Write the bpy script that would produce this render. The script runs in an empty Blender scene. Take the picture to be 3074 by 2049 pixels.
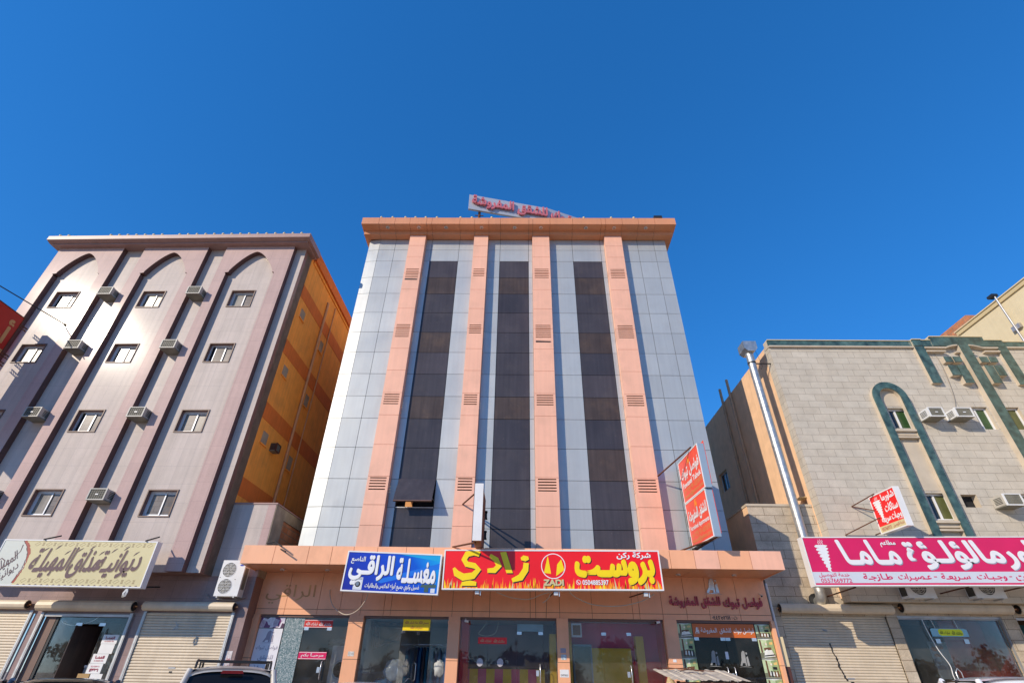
import bpy, math, random
from mathutils import Vector, Matrix

# ------------------------------------------------------------------ camera, sky, sun, exposure
S = bpy.context.scene
COL = S.collection
random.seed(7)
R = math.radians

cam = bpy.data.objects.new('camera', bpy.data.cameras.new('camera'))
COL.objects.link(cam)
pitch, roll, yaw = R(33.886), R(0.892), R(1.026)
cp, sp = math.cos(pitch), math.sin(pitch)
r0, f0, u0 = Vector((1, 0, 0)), Vector((0, cp, sp)), Vector((0, -sp, cp))
r1 = r0 * math.cos(roll) + u0 * math.sin(roll)
u1 = -r0 * math.sin(roll) + u0 * math.cos(roll)
ZR = Matrix.Rotation(yaw, 3, 'Z')
r1, u1, f1 = ZR @ r1, ZR @ u1, ZR @ f0
m = Matrix((r1, u1, -f1)).transposed().to_4x4()
m.translation = Vector((0, -17.5, 1.6))
cam.matrix_world = m
cam.data.sensor_width = 36
cam.data.lens = 1503 / 3074 * 36
cam.data.clip_end = 2000
cam.data.clip_start = 0.05
S.camera = cam

to_sun = Vector((-1.13, -1.0, 0.735)).normalized()
SUN_EL = math.asin(to_sun.z)
world = bpy.data.worlds.new('World')
S.world = world
world.use_nodes = True
wn = world.node_tree
sky = wn.nodes.new('ShaderNodeTexSky')
sky.sky_type = 'NISHITA'
sky.sun_disc = False
sky.sun_elevation = SUN_EL
sky.sun_rotation = math.atan2(to_sun.x, to_sun.y)
sky.altitude = 800
sky.air_density = 1.0
sky.dust_density = 0.0
sky.ozone_density = 10.0
wn.nodes['Background'].inputs[1].default_value = 0.15
gam = wn.nodes.new('ShaderNodeGamma')               # evens out the horizon glow, as the photograph's sky is even
gam.inputs[1].default_value = 0.62
hsv = wn.nodes.new('ShaderNodeHueSaturation')
hsv.inputs['Saturation'].default_value = 1.33
hsv.inputs['Hue'].default_value = 0.510
hsv.inputs['Value'].default_value = 1.2
wn.links.new(sky.outputs[0], gam.inputs[0])
wn.links.new(gam.outputs[0], hsv.inputs['Color'])
wn.links.new(hsv.outputs[0], wn.nodes['Background'].inputs[0])

sun = bpy.data.objects.new('sun', bpy.data.lights.new('sun', 'SUN'))
COL.objects.link(sun)
sun.data.energy = 2.3
sun.data.angle = R(0.5)
sun.data.color = (1.0, 0.87, 0.70)
sun.location = to_sun * 60
sun.rotation_euler = to_sun.to_track_quat('Z', 'Y').to_euler()

S.view_settings.view_transform = 'Standard'
S.view_settings.look = 'None'
S.view_settings.exposure = 0.9
S.view_settings.gamma = 1.0

# ------------------------------------------------------------------ materials
MATS = {}


def srgb(r, g, b):
    f = lambda c: (c / 12.92 if c <= 0.04045 else ((c + 0.055) / 1.055) ** 2.4)
    return (f(r / 255), f(g / 255), f(b / 255))


def newmat(name):
    mt = bpy.data.materials.new(name)
    mt.use_nodes = True
    nt = mt.node_tree
    return mt, nt, nt.nodes['Principled BSDF']


def nd(nt, t, **kw):
    n = nt.nodes.new(t)
    for k, v in kw.items():
        if isinstance(k, str) and hasattr(n, k):
            setattr(n, k, v)
    return n


def pos_uv(nt):
    """(x+y, z, 0) of the world position: runs along any upright axis-aligned wall"""
    g = nd(nt, 'ShaderNodeNewGeometry')
    s = nd(nt, 'ShaderNodeSeparateXYZ')
    nt.links.new(g.outputs['Position'], s.inputs[0])
    a = nd(nt, 'ShaderNodeMath', operation='ADD')
    nt.links.new(s.outputs[0], a.inputs[0])
    nt.links.new(s.outputs[1], a.inputs[1])
    c = nd(nt, 'ShaderNodeCombineXYZ')
    nt.links.new(a.outputs[0], c.inputs[0])
    nt.links.new(s.outputs[2], c.inputs[1])
    return c.outputs[0], g.outputs['Position']


def mat(name, col, rough=0.6, metal=0.0, var=0.12, scale=2.5, streak=0.0, bump=0.0, bscale=60, spec=0.5, coat=0.0,
        dirt=None, dirt_amt=0.0, rvar=0.0, specks=0.0, warp=0.0):
    if name in MATS:
        return MATS[name]
    mt, nt, b = newmat(name)
    L = nt.links
    uv, pos = pos_uv(nt)
    b.inputs['Roughness'].default_value = rough
    b.inputs['Metallic'].default_value = metal
    b.inputs['Specular IOR Level'].default_value = spec
    b.inputs['Coat Weight'].default_value = coat
    b.inputs['Coat Roughness'].default_value = 0.15
    n1 = nd(nt, 'ShaderNodeTexNoise')
    n1.inputs['Scale'].default_value = scale
    n1.inputs['Detail'].default_value = 6
    L.new(pos, n1.inputs['Vector'])
    rm = nd(nt, 'ShaderNodeMapRange')
    rm.inputs[1].default_value = 0.3
    rm.inputs[2].default_value = 0.7
    rm.inputs[3].default_value = 1 - var
    rm.inputs[4].default_value = 1 + var
    L.new(n1.outputs[0], rm.inputs[0])
    fac = rm.outputs[0]
    if streak:
        mp = nd(nt, 'ShaderNodeMapping')
        mp.inputs['Scale'].default_value = (9, 9, 0.35)
        L.new(pos, mp.inputs[0])
        n2 = nd(nt, 'ShaderNodeTexNoise')
        n2.inputs['Scale'].default_value = 1.0
        n2.inputs['Detail'].default_value = 4
        L.new(mp.outputs[0], n2.inputs['Vector'])
        r2 = nd(nt, 'ShaderNodeMapRange')
        r2.inputs[1].default_value = 0.35
        r2.inputs[2].default_value = 0.7
        r2.inputs[3].default_value = 1 - streak
        r2.inputs[4].default_value = 1 + streak * 0.4
        L.new(n2.outputs[0], r2.inputs[0])
        mm = nd(nt, 'ShaderNodeMath', operation='MULTIPLY')
        L.new(fac, mm.inputs[0])
        L.new(r2.outputs[0], mm.inputs[1])
        fac = mm.outputs[0]
    mx = nd(nt, 'ShaderNodeVectorMath', operation='SCALE')
    mx.inputs[0].default_value = col
    L.new(fac, mx.inputs['Scale'])
    out = mx.outputs[0]
    if dirt:
        n3 = nd(nt, 'ShaderNodeTexNoise')
        n3.inputs['Scale'].default_value = 1.3
        n3.inputs['Detail'].default_value = 9
        n3.inputs['Roughness'].default_value = 0.65
        L.new(pos, n3.inputs['Vector'])
        r3 = nd(nt, 'ShaderNodeMapRange')
        r3.inputs[1].default_value = 0.5
        r3.inputs[2].default_value = 0.75
        r3.inputs[3].default_value = 0
        r3.inputs[4].default_value = dirt_amt
        L.new(n3.outputs[0], r3.inputs[0])
        mc = nd(nt, 'ShaderNodeMix', data_type='RGBA')
        L.new(r3.outputs[0], mc.inputs['Factor'])
        L.new(out, mc.inputs['A'])
        mc.inputs['B'].default_value = (*dirt, 1)
        out = mc.outputs['Result']
    if specks:
        n6 = nd(nt, 'ShaderNodeTexNoise')
        n6.inputs['Scale'].default_value = 11
        n6.inputs['Detail'].default_value = 8
        n6.inputs['Roughness'].default_value = 0.75
        L.new(pos, n6.inputs['Vector'])
        r6 = nd(nt, 'ShaderNodeMapRange')
        r6.inputs[1].default_value = 0.63
        r6.inputs[2].default_value = 0.72
        r6.inputs[3].default_value = 0
        r6.inputs[4].default_value = specks
        L.new(n6.outputs[0], r6.inputs[0])
        mk = nd(nt, 'ShaderNodeMix', data_type='RGBA')
        L.new(r6.outputs[0], mk.inputs['Factor'])
        L.new(out, mk.inputs['A'])
        mk.inputs['B'].default_value = (0.32, 0.28, 0.24, 1)
        out = mk.outputs['Result']
    L.new(out, b.inputs['Base Color'])
    if rvar:
        r4 = nd(nt, 'ShaderNodeMapRange')
        r4.inputs[1].default_value = 0.3
        r4.inputs[2].default_value = 0.7
        r4.inputs[3].default_value = max(0.02, rough - rvar)
        r4.inputs[4].default_value = rough + rvar
        L.new(n1.outputs[0], r4.inputs[0])
        L.new(r4.outputs[0], b.inputs['Roughness'])
    if warp:
        n7 = nd(nt, 'ShaderNodeTexNoise')
        n7.inputs['Scale'].default_value = 1.6
        n7.inputs['Detail'].default_value = 1
        L.new(pos, n7.inputs['Vector'])
        b7 = nd(nt, 'ShaderNodeBump')
        b7.inputs['Strength'].default_value = warp
        b7.inputs['Distance'].default_value = 0.12
        L.new(n7.outputs[0], b7.inputs['Height'])
        L.new(b7.outputs[0], b.inputs['Normal'])
    if bump:
        n4 = nd(nt, 'ShaderNodeTexNoise')
        n4.inputs['Scale'].default_value = bscale
        n4.inputs['Detail'].default_value = 5
        L.new(pos, n4.inputs['Vector'])
        bp = nd(nt, 'ShaderNodeBump')
        bp.inputs['Strength'].default_value = bump
        bp.inputs['Distance'].default_value = 0.01
        L.new(n4.outputs[0], bp.inputs['Height'])
        L.new(bp.outputs[0], b.inputs['Normal'])
    MATS[name] = mt
    return mt


def brickmat(name, c1, c2, mortar, bw, rh, ms, rough=0.7, offset=0.5, var=0.1, bump=0.4, spec=0.4, coat=0.0, streak=0.0,
             grain=0.0, zoff=0.0, rvar=0.0):
    if name in MATS:
        return MATS[name]
    mt, nt, b = newmat(name)
    L = nt.links
    uv, pos = pos_uv(nt)
    b.inputs['Roughness'].default_value = rough
    b.inputs['Specular IOR Level'].default_value = spec
    b.inputs['Coat Weight'].default_value = coat
    b.inputs['Coat Roughness'].default_value = 0.13
    mp = nd(nt, 'ShaderNodeMapping')
    mp.inputs['Location'].default_value = (0.13, zoff, 0)
    L.new(uv, mp.inputs[0])
    br = nd(nt, 'ShaderNodeTexBrick')
    br.offset = offset
    br.inputs['Scale'].default_value = 1.0
    br.inputs['Color1'].default_value = (*c1, 1)
    br.inputs['Color2'].default_value = (*c2, 1)
    br.inputs['Mortar'].default_value = (*mortar, 1)
    br.inputs['Mortar Size'].default_value = ms
    br.inputs['Mortar Smooth'].default_value = 0.1
    br.inputs['Bias'].default_value = 0.0
    br.inputs['Brick Width'].default_value = bw
    br.inputs['Row Height'].default_value = rh
    L.new(mp.outputs[0], br.inputs[0])
    n1 = nd(nt, 'ShaderNodeTexNoise')
    n1.inputs['Scale'].default_value = 1.7
    n1.inputs['Detail'].default_value = 9
    n1.inputs['Roughness'].default_value = 0.65
    L.new(pos, n1.inputs['Vector'])
    rm = nd(nt, 'ShaderNodeMapRange')
    rm.inputs[1].default_value = 0.3
    rm.inputs[2].default_value = 0.7
    rm.inputs[3].default_value = 1 - var
    rm.inputs[4].default_value = 1 + var
    L.new(n1.outputs[0], rm.inputs[0])
    fac = rm.outputs[0]
    if grain:
        n5 = nd(nt, 'ShaderNodeTexNoise')
        n5.inputs['Scale'].default_value = 38
        n5.inputs['Detail'].default_value = 3
        L.new(pos, n5.inputs['Vector'])
        r5 = nd(nt, 'ShaderNodeMapRange')
        r5.inputs[1].default_value = 0.3
        r5.inputs[2].default_value = 0.7
        r5.inputs[3].default_value = 1 - grain
        r5.inputs[4].default_value = 1 + grain
        L.new(n5.outputs[0], r5.inputs[0])
        mq = nd(nt, 'ShaderNodeMath', operation='MULTIPLY')
        L.new(fac, mq.inputs[0])
        L.new(r5.outputs[0], mq.inputs[1])
        fac = mq.outputs[0]
    if streak:
        mp2 = nd(nt, 'ShaderNodeMapping')
        mp2.inputs['Scale'].default_value = (7, 7, 0.12)
        L.new(pos, mp2.inputs[0])
        n2 = nd(nt, 'ShaderNodeTexNoise')
        n2.inputs['Scale'].default_value = 1.0
        n2.inputs['Detail'].default_value = 3
        L.new(mp2.outputs[0], n2.inputs['Vector'])
        r2 = nd(nt, 'ShaderNodeMapRange')
        r2.inputs[1].default_value = 0.3
        r2.inputs[2].default_value = 0.7
        r2.inputs[3].default_value = 1 - streak
        r2.inputs[4].default_value = 1 + streak
        L.new(n2.outputs[0], r2.inputs[0])
        mm = nd(nt, 'ShaderNodeMath', operation='MULTIPLY')
        L.new(fac, mm.inputs[0])
        L.new(r2.outputs[0], mm.inputs[1])
        fac = mm.outputs[0]
    mx = nd(nt, 'ShaderNodeVectorMath', operation='SCALE')
    L.new(br.outputs['Color'], mx.inputs[0])
    L.new(fac, mx.inputs['Scale'])
    L.new(mx.outputs[0], b.inputs['Base Color'])
    if rvar:
        r6 = nd(nt, 'ShaderNodeMapRange')
        r6.inputs[1].default_value = 0.3
        r6.inputs[2].default_value = 0.7
        r6.inputs[3].default_value = max(0.05, rough - rvar)
        r6.inputs[4].default_value = rough + rvar
        L.new(n1.outputs[0], r6.inputs[0])
        L.new(r6.outputs[0], b.inputs['Roughness'])
    if bump:
        bp = nd(nt, 'ShaderNodeBump')
        bp.invert = True
        bp.inputs['Strength'].default_value = bump
        bp.inputs['Distance'].default_value = 0.006
        L.new(br.outputs['Fac'], bp.inputs['Height'])
        L.new(bp.outputs[0], b.inputs['Normal'])
    MATS[name] = mt
    return mt


def glassmat(name, tint=(0.75, 0.8, 0.8), rough=0.02, refl=1.0, veil=0.075):
    mt = bpy.data.materials.new(name)
    mt.use_nodes = True
    nt = mt.node_tree
    nt.nodes.clear()
    L = nt.links
    o = nd(nt, 'ShaderNodeOutputMaterial')
    t = nd(nt, 'ShaderNodeBsdfTransparent')
    t.inputs[0].default_value = (*tint, 1)
    g = nd(nt, 'ShaderNodeBsdfGlossy')
    g.inputs['Roughness'].default_value = rough
    fr = nd(nt, 'ShaderNodeFresnel')
    fr.inputs[0].default_value = 1.55
    mu = nd(nt, 'ShaderNodeMath', operation='MULTIPLY')
    mu.inputs[1].default_value = refl
    mu.use_clamp = True
    L.new(fr.outputs[0], mu.inputs[0])
    mx = nd(nt, 'ShaderNodeMixShader')
    L.new(mu.outputs[0], mx.inputs[0])
    L.new(t.outputs[0], mx.inputs[1])
    L.new(g.outputs[0], mx.inputs[2])
    df = nd(nt, 'ShaderNodeBsdfDiffuse')               # dusty grey veil, put in to mute the bluish reflections
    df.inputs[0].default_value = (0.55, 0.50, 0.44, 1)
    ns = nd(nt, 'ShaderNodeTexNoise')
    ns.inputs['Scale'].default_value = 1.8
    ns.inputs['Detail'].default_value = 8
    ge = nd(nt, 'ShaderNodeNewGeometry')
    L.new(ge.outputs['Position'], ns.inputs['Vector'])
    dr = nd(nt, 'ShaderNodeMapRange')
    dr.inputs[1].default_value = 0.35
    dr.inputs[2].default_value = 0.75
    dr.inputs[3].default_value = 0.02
    dr.inputs[4].default_value = veil
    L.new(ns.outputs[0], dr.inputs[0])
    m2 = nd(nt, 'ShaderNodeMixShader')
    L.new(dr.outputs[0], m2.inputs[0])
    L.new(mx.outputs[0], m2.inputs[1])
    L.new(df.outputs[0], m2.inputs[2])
    L.new(m2.outputs[0], o.inputs[0])
    MATS[name] = mt
    return mt


def rampmat(name, stops, axis, lo, hi, rough=0.3, wave=None):
    """printed colour graphic that runs along one axis of the world"""
    mt, nt, b = newmat(name)
    L = nt.links
    g = nd(nt, 'ShaderNodeNewGeometry')
    s = nd(nt, 'ShaderNodeVectorMath', operation='DOT_PRODUCT')
    s.inputs[1].default_value = axis
    L.new(g.outputs['Position'], s.inputs[0])
    r = nd(nt, 'ShaderNodeMapRange')
    r.inputs[1].default_value = lo
    r.inputs[2].default_value = hi
    L.new(s.outputs['Value'], r.inputs[0])
    c = nd(nt, 'ShaderNodeValToRGB')
    while len(c.color_ramp.elements) < len(stops):
        c.color_ramp.elements.new(0.5)
    for e, (p, col) in zip(c.color_ramp.elements, stops):
        e.position = p
        e.color = (*col, 1)
    L.new(r.outputs[0], c.inputs[0])
    L.new(c.outputs[0], b.inputs['Base Color'])
    b.inputs['Roughness'].default_value = rough
    MATS[name] = mt
    return mt


def voromat(name, ca, cb, scale, rough=0.4):
    mt, nt, b = newmat(name)
    L = nt.links
    uv, pos = pos_uv(nt)
    v = nd(nt, 'ShaderNodeTexVoronoi', feature='DISTANCE_TO_EDGE')
    v.inputs['Scale'].default_value = scale
    n = nd(nt, 'ShaderNodeTexNoise')
    n.inputs['Scale'].default_value = scale * 1.4
    n.inputs['Detail'].default_value = 4
    L.new(pos, v.inputs['Vector'])
    L.new(pos, n.inputs['Vector'])
    a = nd(nt, 'ShaderNodeMath', operation='ADD')
    L.new(v.outputs['Distance'], a.inputs[0])
    L.new(n.outputs[0], a.inputs[1])
    c = nd(nt, 'ShaderNodeValToRGB')
    c.color_ramp.elements[0].position = 0.42
    c.color_ramp.elements[0].color = (*cb, 1)
    c.color_ramp.elements[1].position = 0.72
    c.color_ramp.elements[1].color = (*ca, 1)
    L.new(a.outputs[0], c.inputs[0])
    L.new(c.outputs[0], b.inputs['Base Color'])
    b.inputs['Roughness'].default_value = rough
    MATS[name] = mt
    return mt


def photomat(name, cols, scale, seed=0.0):
    """printed collage of room pictures: blocky colour patches"""
    mt, nt, b = newmat(name)
    L = nt.links
    uv, pos = pos_uv(nt)
    mp = nd(nt, 'ShaderNodeMapping')
    mp.inputs['Location'].default_value = (seed, seed * 1.7, 0)
    mp.inputs['Rotation'].default_value = (0, 0, 0.25)
    L.new(uv, mp.inputs[0])
    v = nd(nt, 'ShaderNodeTexVoronoi', distance='CHEBYCHEV')
    v.inputs['Scale'].default_value = scale
    v.inputs['Randomness'].default_value = 0.85
    L.new(mp.outputs[0], v.inputs['Vector'])
    s = nd(nt, 'ShaderNodeSeparateColor')
    L.new(v.outputs['Color'], s.inputs[0])
    c = nd(nt, 'ShaderNodeValToRGB')
    c.color_ramp.interpolation = 'CONSTANT'
    while len(c.color_ramp.elements) < len(cols):
        c.color_ramp.elements.new(0.5)
    for k, (e, col) in enumerate(zip(c.color_ramp.elements, cols)):
        e.position = k / len(cols)
        e.color = (*col, 1)
    L.new(s.outputs[0], c.inputs[0])
    n = nd(nt, 'ShaderNodeTexNoise')
    n.inputs['Scale'].default_value = scale * 3
    n.inputs['Detail'].default_value = 5
    L.new(uv, n.inputs['Vector'])
    r = nd(nt, 'ShaderNodeMapRange')
    r.inputs[3].default_value = 0.5
    r.inputs[4].default_value = 1.5
    L.new(n.outputs[0], r.inputs[0])
    mx = nd(nt, 'ShaderNodeVectorMath', operation='SCALE')
    L.new(c.outputs[0], mx.inputs[0])
    L.new(r.outputs[0], mx.inputs['Scale'])
    L.new(mx.outputs[0], b.inputs['Base Color'])
    b.inputs['Roughness'].default_value = 0.3
    MATS[name] = mt
    return mt


# cladding of the central building
GREYS = [mat('aluminium_panel' + n, (0.50 * k, 0.52 * k, 0.51 * k), 0.44, 0.34, var=0.04, scale=0.5, streak=0.045, rvar=0.06, warp=0.045, dirt=(0.36, 0.34, 0.31), dirt_amt=0.22)
         for n, k in (('', 1.0), ('_light', 1.045), ('_dull', 0.955))]
M_GREY = GREYS[0]
M_SIDE = mat('pale_side_panel', (0.80, 0.76, 0.70), 0.6, var=0.03)  # unseen flank, coloured pale to bounce light onto the orange wall
M_PEACH = mat('peach_panel', (0.89, 0.485, 0.335), 0.42, 0.0, var=0.05, scale=0.7, streak=0.045, warp=0.05, dirt=(0.62, 0.36, 0.25), dirt_amt=0.45)
M_PEACH2 = mat('orange_peach_panel', (0.90, 0.45, 0.25), 0.38, 0.0, var=0.06, scale=0.6, streak=0.03, warp=0.05, dirt=(0.60, 0.30, 0.17), dirt_amt=0.5)
M_CORN = mat('orange_cornice_panel', (0.68, 0.295, 0.145), 0.38, 0.0, var=0.06, scale=0.6, streak=0.04, warp=0.05, dirt=(0.50, 0.25, 0.14), dirt_amt=0.45)
M_JOINT = mat('dark_joint', (0.03, 0.028, 0.026), 0.8, var=0.0)
DGL = [mat('dusty_dark_glass' + n, c, 0.30, 0.0, var=0.14, scale=0.8, streak=0.16, dirt=(0.13, 0.11, 0.10), dirt_amt=0.25, spec=0.34, specks=0.6, warp=0.05)
       for n, c in (('', (0.062, 0.056, 0.064)), ('_purple', (0.070, 0.061, 0.069)), ('_deep', (0.052, 0.048, 0.057)))]
M_DGLASS = DGL[0]
M_DGLASS2 = mat('dusty_brown_glass', (0.074, 0.056, 0.050), 0.33, 0.0, var=0.2, scale=1.0, streak=0.22, dirt=(0.17, 0.11, 0.07),
                dirt_amt=0.4, spec=0.3, specks=0.6, warp=0.05)
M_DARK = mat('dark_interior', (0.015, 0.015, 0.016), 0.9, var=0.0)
# pink stone building
M_PINK = brickmat('pink_granite', (0.475, 0.325, 0.295), (0.50, 0.345, 0.31), (0.30, 0.21, 0.205), 0.42, 0.62, 0.003, rough=0.6,
                  offset=0.0, var=0.06, bump=0.1, spec=0.3, coat=0.15, streak=0.05, grain=0.05)
M_BEIGE = brickmat('pale_granite', (0.51, 0.435, 0.385), (0.535, 0.455, 0.405), (0.33, 0.28, 0.27), 0.42, 0.62, 0.003, rough=0.6,
                   offset=0.0, var=0.06, bump=0.1, spec=0.3, coat=0.18, streak=0.07, grain=0.05)
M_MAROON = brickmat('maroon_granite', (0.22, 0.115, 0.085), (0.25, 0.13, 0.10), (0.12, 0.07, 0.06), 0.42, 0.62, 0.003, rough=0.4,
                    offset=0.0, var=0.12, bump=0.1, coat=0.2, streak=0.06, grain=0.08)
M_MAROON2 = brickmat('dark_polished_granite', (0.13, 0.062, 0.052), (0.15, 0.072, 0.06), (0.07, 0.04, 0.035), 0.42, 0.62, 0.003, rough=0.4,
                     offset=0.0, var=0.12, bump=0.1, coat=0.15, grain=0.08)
M_GRSTONE = brickmat('ground_granite', (0.27, 0.18, 0.165), (0.31, 0.21, 0.195), (0.14, 0.09, 0.09), 0.5, 0.5, 0.003, rough=0.4,
                     offset=0.0, var=0.15, bump=0.1, coat=0.2, grain=0.08)
M_LCORN = mat('pink_cornice', (0.36, 0.22, 0.19), 0.45, var=0.08, streak=0.06)
M_ORANGE = mat('orange_plaster', (0.98, 0.365, 0.05), 0.85, var=0.07, streak=0.1, bump=0.15, dirt=(0.45, 0.2, 0.06), dirt_amt=0.3)
M_ORBAND = mat('red_orange_plaster', (0.72, 0.17, 0.02), 0.85, var=0.08, streak=0.08, bump=0.15)
M_CONC = mat('raw_concrete', (0.34, 0.27, 0.19), 0.9, var=0.25, bump=0.4, bscale=30)
M_RBRICK = brickmat('red_clay_block', (0.46, 0.15, 0.06), (0.56, 0.23, 0.11), (0.30, 0.21, 0.14), 0.4, 0.21, 0.014, rough=0.9, var=0.25,
                    bump=0.6)
# tan stone building
M_STONE = brickmat('tan_stone', (0.515, 0.46, 0.375), (0.55, 0.50, 0.415), (0.27, 0.23, 0.18), 0.63, 0.2822, 0.006, rough=0.75,
                   var=0.13, bump=0.5, grain=0.09, zoff=0.055)
M_STONE2 = brickmat('rust_stained_stone', (0.48, 0.39, 0.28), (0.55, 0.47, 0.36), (0.17, 0.12, 0.08), 0.66, 0.2822, 0.007, rough=0.78,
                    var=0.26, bump=0.5, grain=0.16, zoff=0.055)
M_TANPL = mat('tan_plaster', (0.90, 0.58, 0.345), 0.88, var=0.07, streak=0.06, bump=0.2, dirt=(0.4, 0.26, 0.16), dirt_amt=0.25)
M_SMOOTH = mat('smooth_tan_stone', (0.56, 0.475, 0.36), 0.7, var=0.08, bump=0.1)
M_GREEN = mat('green_marble', (0.052, 0.098, 0.085), 0.28, var=0.55, scale=4, dirt=(0.16, 0.26, 0.23), dirt_amt=0.7, coat=0.3)
M_CREAM = mat('cream_plaster', (0.72, 0.60, 0.37), 0.85, var=0.04, streak=0.03)
M_CREAMTRIM = mat('cream_trim', (0.60, 0.47, 0.25), 0.8, var=0.05)
# generic
M_WHITE = mat('white_paint', (0.78, 0.78, 0.77), 0.4, var=0.04)
M_WFRAME = mat('white_aluminium', (0.66, 0.67, 0.68), 0.35, 0.2, var=0.04)
M_BRFRAME = mat('brown_trim', (0.17, 0.10, 0.075), 0.5, var=0.1)
M_CURTAIN = brickmat('patterned_pane', (0.20, 0.165, 0.13), (0.23, 0.19, 0.15), (0.12, 0.085, 0.05), 0.26, 0.17, 0.006, rough=0.2,
                     offset=0.5, var=0.15, bump=0.0, spec=0.6)
M_CURTAIN2 = brickmat('patterned_pane_dark', (0.13, 0.105, 0.08), (0.16, 0.13, 0.10), (0.20, 0.13, 0.06), 0.26, 0.17, 0.006, rough=0.18,
                      offset=0.5, var=0.25, bump=0.0, spec=0.6)
M_CURTAIN3 = mat('plain_curtain_pane', (0.27, 0.235, 0.19), 0.25, var=0.2, streak=0.25)
PANES = [M_CURTAIN, M_CURTAIN2, M_CURTAIN3, M_CURTAIN]
M_BLACKPANE = mat('dark_pane', (0.02, 0.022, 0.025), 0.08, var=0.2, spec=0.6)
M_GRPANE = mat('green_pane', (0.035, 0.085, 0.03), 0.15, var=0.2, spec=0.6)
M_OLPANE = mat('olive_pane', (0.11, 0.12, 0.045), 0.15, var=0.2, spec=0.6)
M_ACCASE = mat('beige_casing', (0.50, 0.47, 0.40), 0.5, var=0.1, dirt=(0.25, 0.2, 0.14), dirt_amt=0.4)
M_ACFRAME = mat('grey_ac_frame', (0.42, 0.41, 0.37), 0.5, var=0.1, dirt=(0.25, 0.2, 0.14), dirt_amt=0.3)
M_ACWHITE = mat('white_casing', (0.74, 0.75, 0.74), 0.4, var=0.05, dirt=(0.45, 0.42, 0.36), dirt_amt=0.25)
M_ACGRILLE = mat('dark_grille', (0.055, 0.052, 0.042), 0.6, var=0.2)
M_ACFIN = mat('fin_metal', (0.20, 0.19, 0.15), 0.5, var=0.2)
M_SHUT = mat('cream_shutter', (0.68, 0.57, 0.42), 0.5, 0.0, var=0.06, streak=0.05, dirt=(0.33, 0.25, 0.17), dirt_amt=0.3)
M_GALV = mat('galvanised_steel', (0.50, 0.51, 0.50), 0.46, 0.8, var=0.12, scale=7, rvar=0.08)
M_RAIL = mat('grey_rail', (0.46, 0.46, 0.46), 0.45, 0.5, var=0.15, dirt=(0.25, 0.16, 0.09), dirt_amt=0.4)
M_RUST = mat('rusty_steel', (0.13, 0.05, 0.024), 0.8, 0.2, var=0.3, scale=9)
M_BLACK = mat('black_metal', (0.02, 0.02, 0.02), 0.5, var=0.1)
M_PIPE = mat('tan_pipe', (0.50, 0.33, 0.20), 0.6, var=0.1)
M_OPIPE = mat('orange_pipe', (0.62, 0.30, 0.12), 0.6, var=0.1)
M_CABLE = mat('pale_cable', (0.55, 0.47, 0.38), 0.6, var=0.1)
M_BCABLE = mat('black_cable', (0.015, 0.015, 0.015), 0.6, var=0.0)
M_BALL = mat('cream_globe', (0.78, 0.62, 0.32), 0.3, var=0.05)
M_LAMP = mat('lamp_glass', (0.35, 0.30, 0.24), 0.2, 0.3, var=0.1)
M_BASEDARK = mat('dark_red_tile', (0.09, 0.035, 0.025), 0.3, var=0.2)
# sign prints
M_SRED = mat('print_red', srgb(236, 22, 26), 0.35, var=0.07, scale=1.2, warp=0.05)
M_SRED2 = mat('print_coral_red', srgb(238, 78, 52), 0.35, var=0.07, scale=1.2, warp=0.05)
M_SRED3 = mat('print_dark_red', srgb(196, 34, 20), 0.5, var=0.07, scale=1.2, warp=0.05)
M_SMAG = mat('print_magenta', srgb(214, 30, 92), 0.32, var=0.07, scale=1.2, warp=0.05)
M_YEL = mat('print_yellow', srgb(245, 214, 0), 0.4, var=0.02)
M_YEL2 = mat('print_orange', srgb(250, 150, 10), 0.4, var=0.03)
M_PWHITE = mat('print_white', (0.80, 0.81, 0.82), 0.4, var=0.02)
M_PGREY = mat('print_pale_grey', (0.62, 0.66, 0.72), 0.4, var=0.02)
M_PBLACK = mat('print_black', (0.02, 0.018, 0.016), 0.4, var=0.0)
M_PBROWN = mat('print_brown', srgb(92, 62, 66), 0.4, var=0.04)
M_PCREAM = mat('print_cream', srgb(208, 196, 148), 0.35, var=0.05, scale=1.2, warp=0.05)
M_PCREAM2 = mat('print_pale_cream', srgb(205, 208, 196), 0.35, var=0.02)
M_PLINE = mat('print_line_brown', srgb(150, 128, 88), 0.4, var=0.0)
M_PARC = mat('print_rust_arc', srgb(160, 62, 40), 0.4, var=0.2)
M_PTAN = mat('print_tan', srgb(220, 160, 100), 0.5, var=0.05)
M_LETRED = mat('red_letter', (0.42, 0.045, 0.06), 0.35, var=0.05)
M_LETPINK = mat('faded_red_letter', (0.62, 0.17, 0.19), 0.4, var=0.1)
M_SILVER = mat('brushed_silver', (0.68, 0.70, 0.73), 0.25, 0.6, var=0.05)
M_GOLDSTAIN = mat('old_glue', (0.58, 0.30, 0.12), 0.6, var=0.3)
M_SIDEBLUE = mat('pale_blue_aluminium', (0.36, 0.45, 0.52), 0.4, 0.3, var=0.04)
M_BLUEPRINT = rampmat('print_blue', [(0.0, srgb(20, 24, 140)), (0.45, srgb(12, 60, 190)), (0.72, srgb(0, 84, 200)),
                                     (0.8, srgb(10, 120, 215)), (1.0, srgb(20, 170, 225))], (1.0, 0, 0.75), -4.95 + 3.55 * 0.75,
                      -2.23 + 4.6 * 0.75)
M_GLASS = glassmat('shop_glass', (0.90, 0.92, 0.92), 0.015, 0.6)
M_FILM = glassmat('dark_film_glass', (0.10, 0.12, 0.14), 0.02, 0.6, 0.06)


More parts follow.
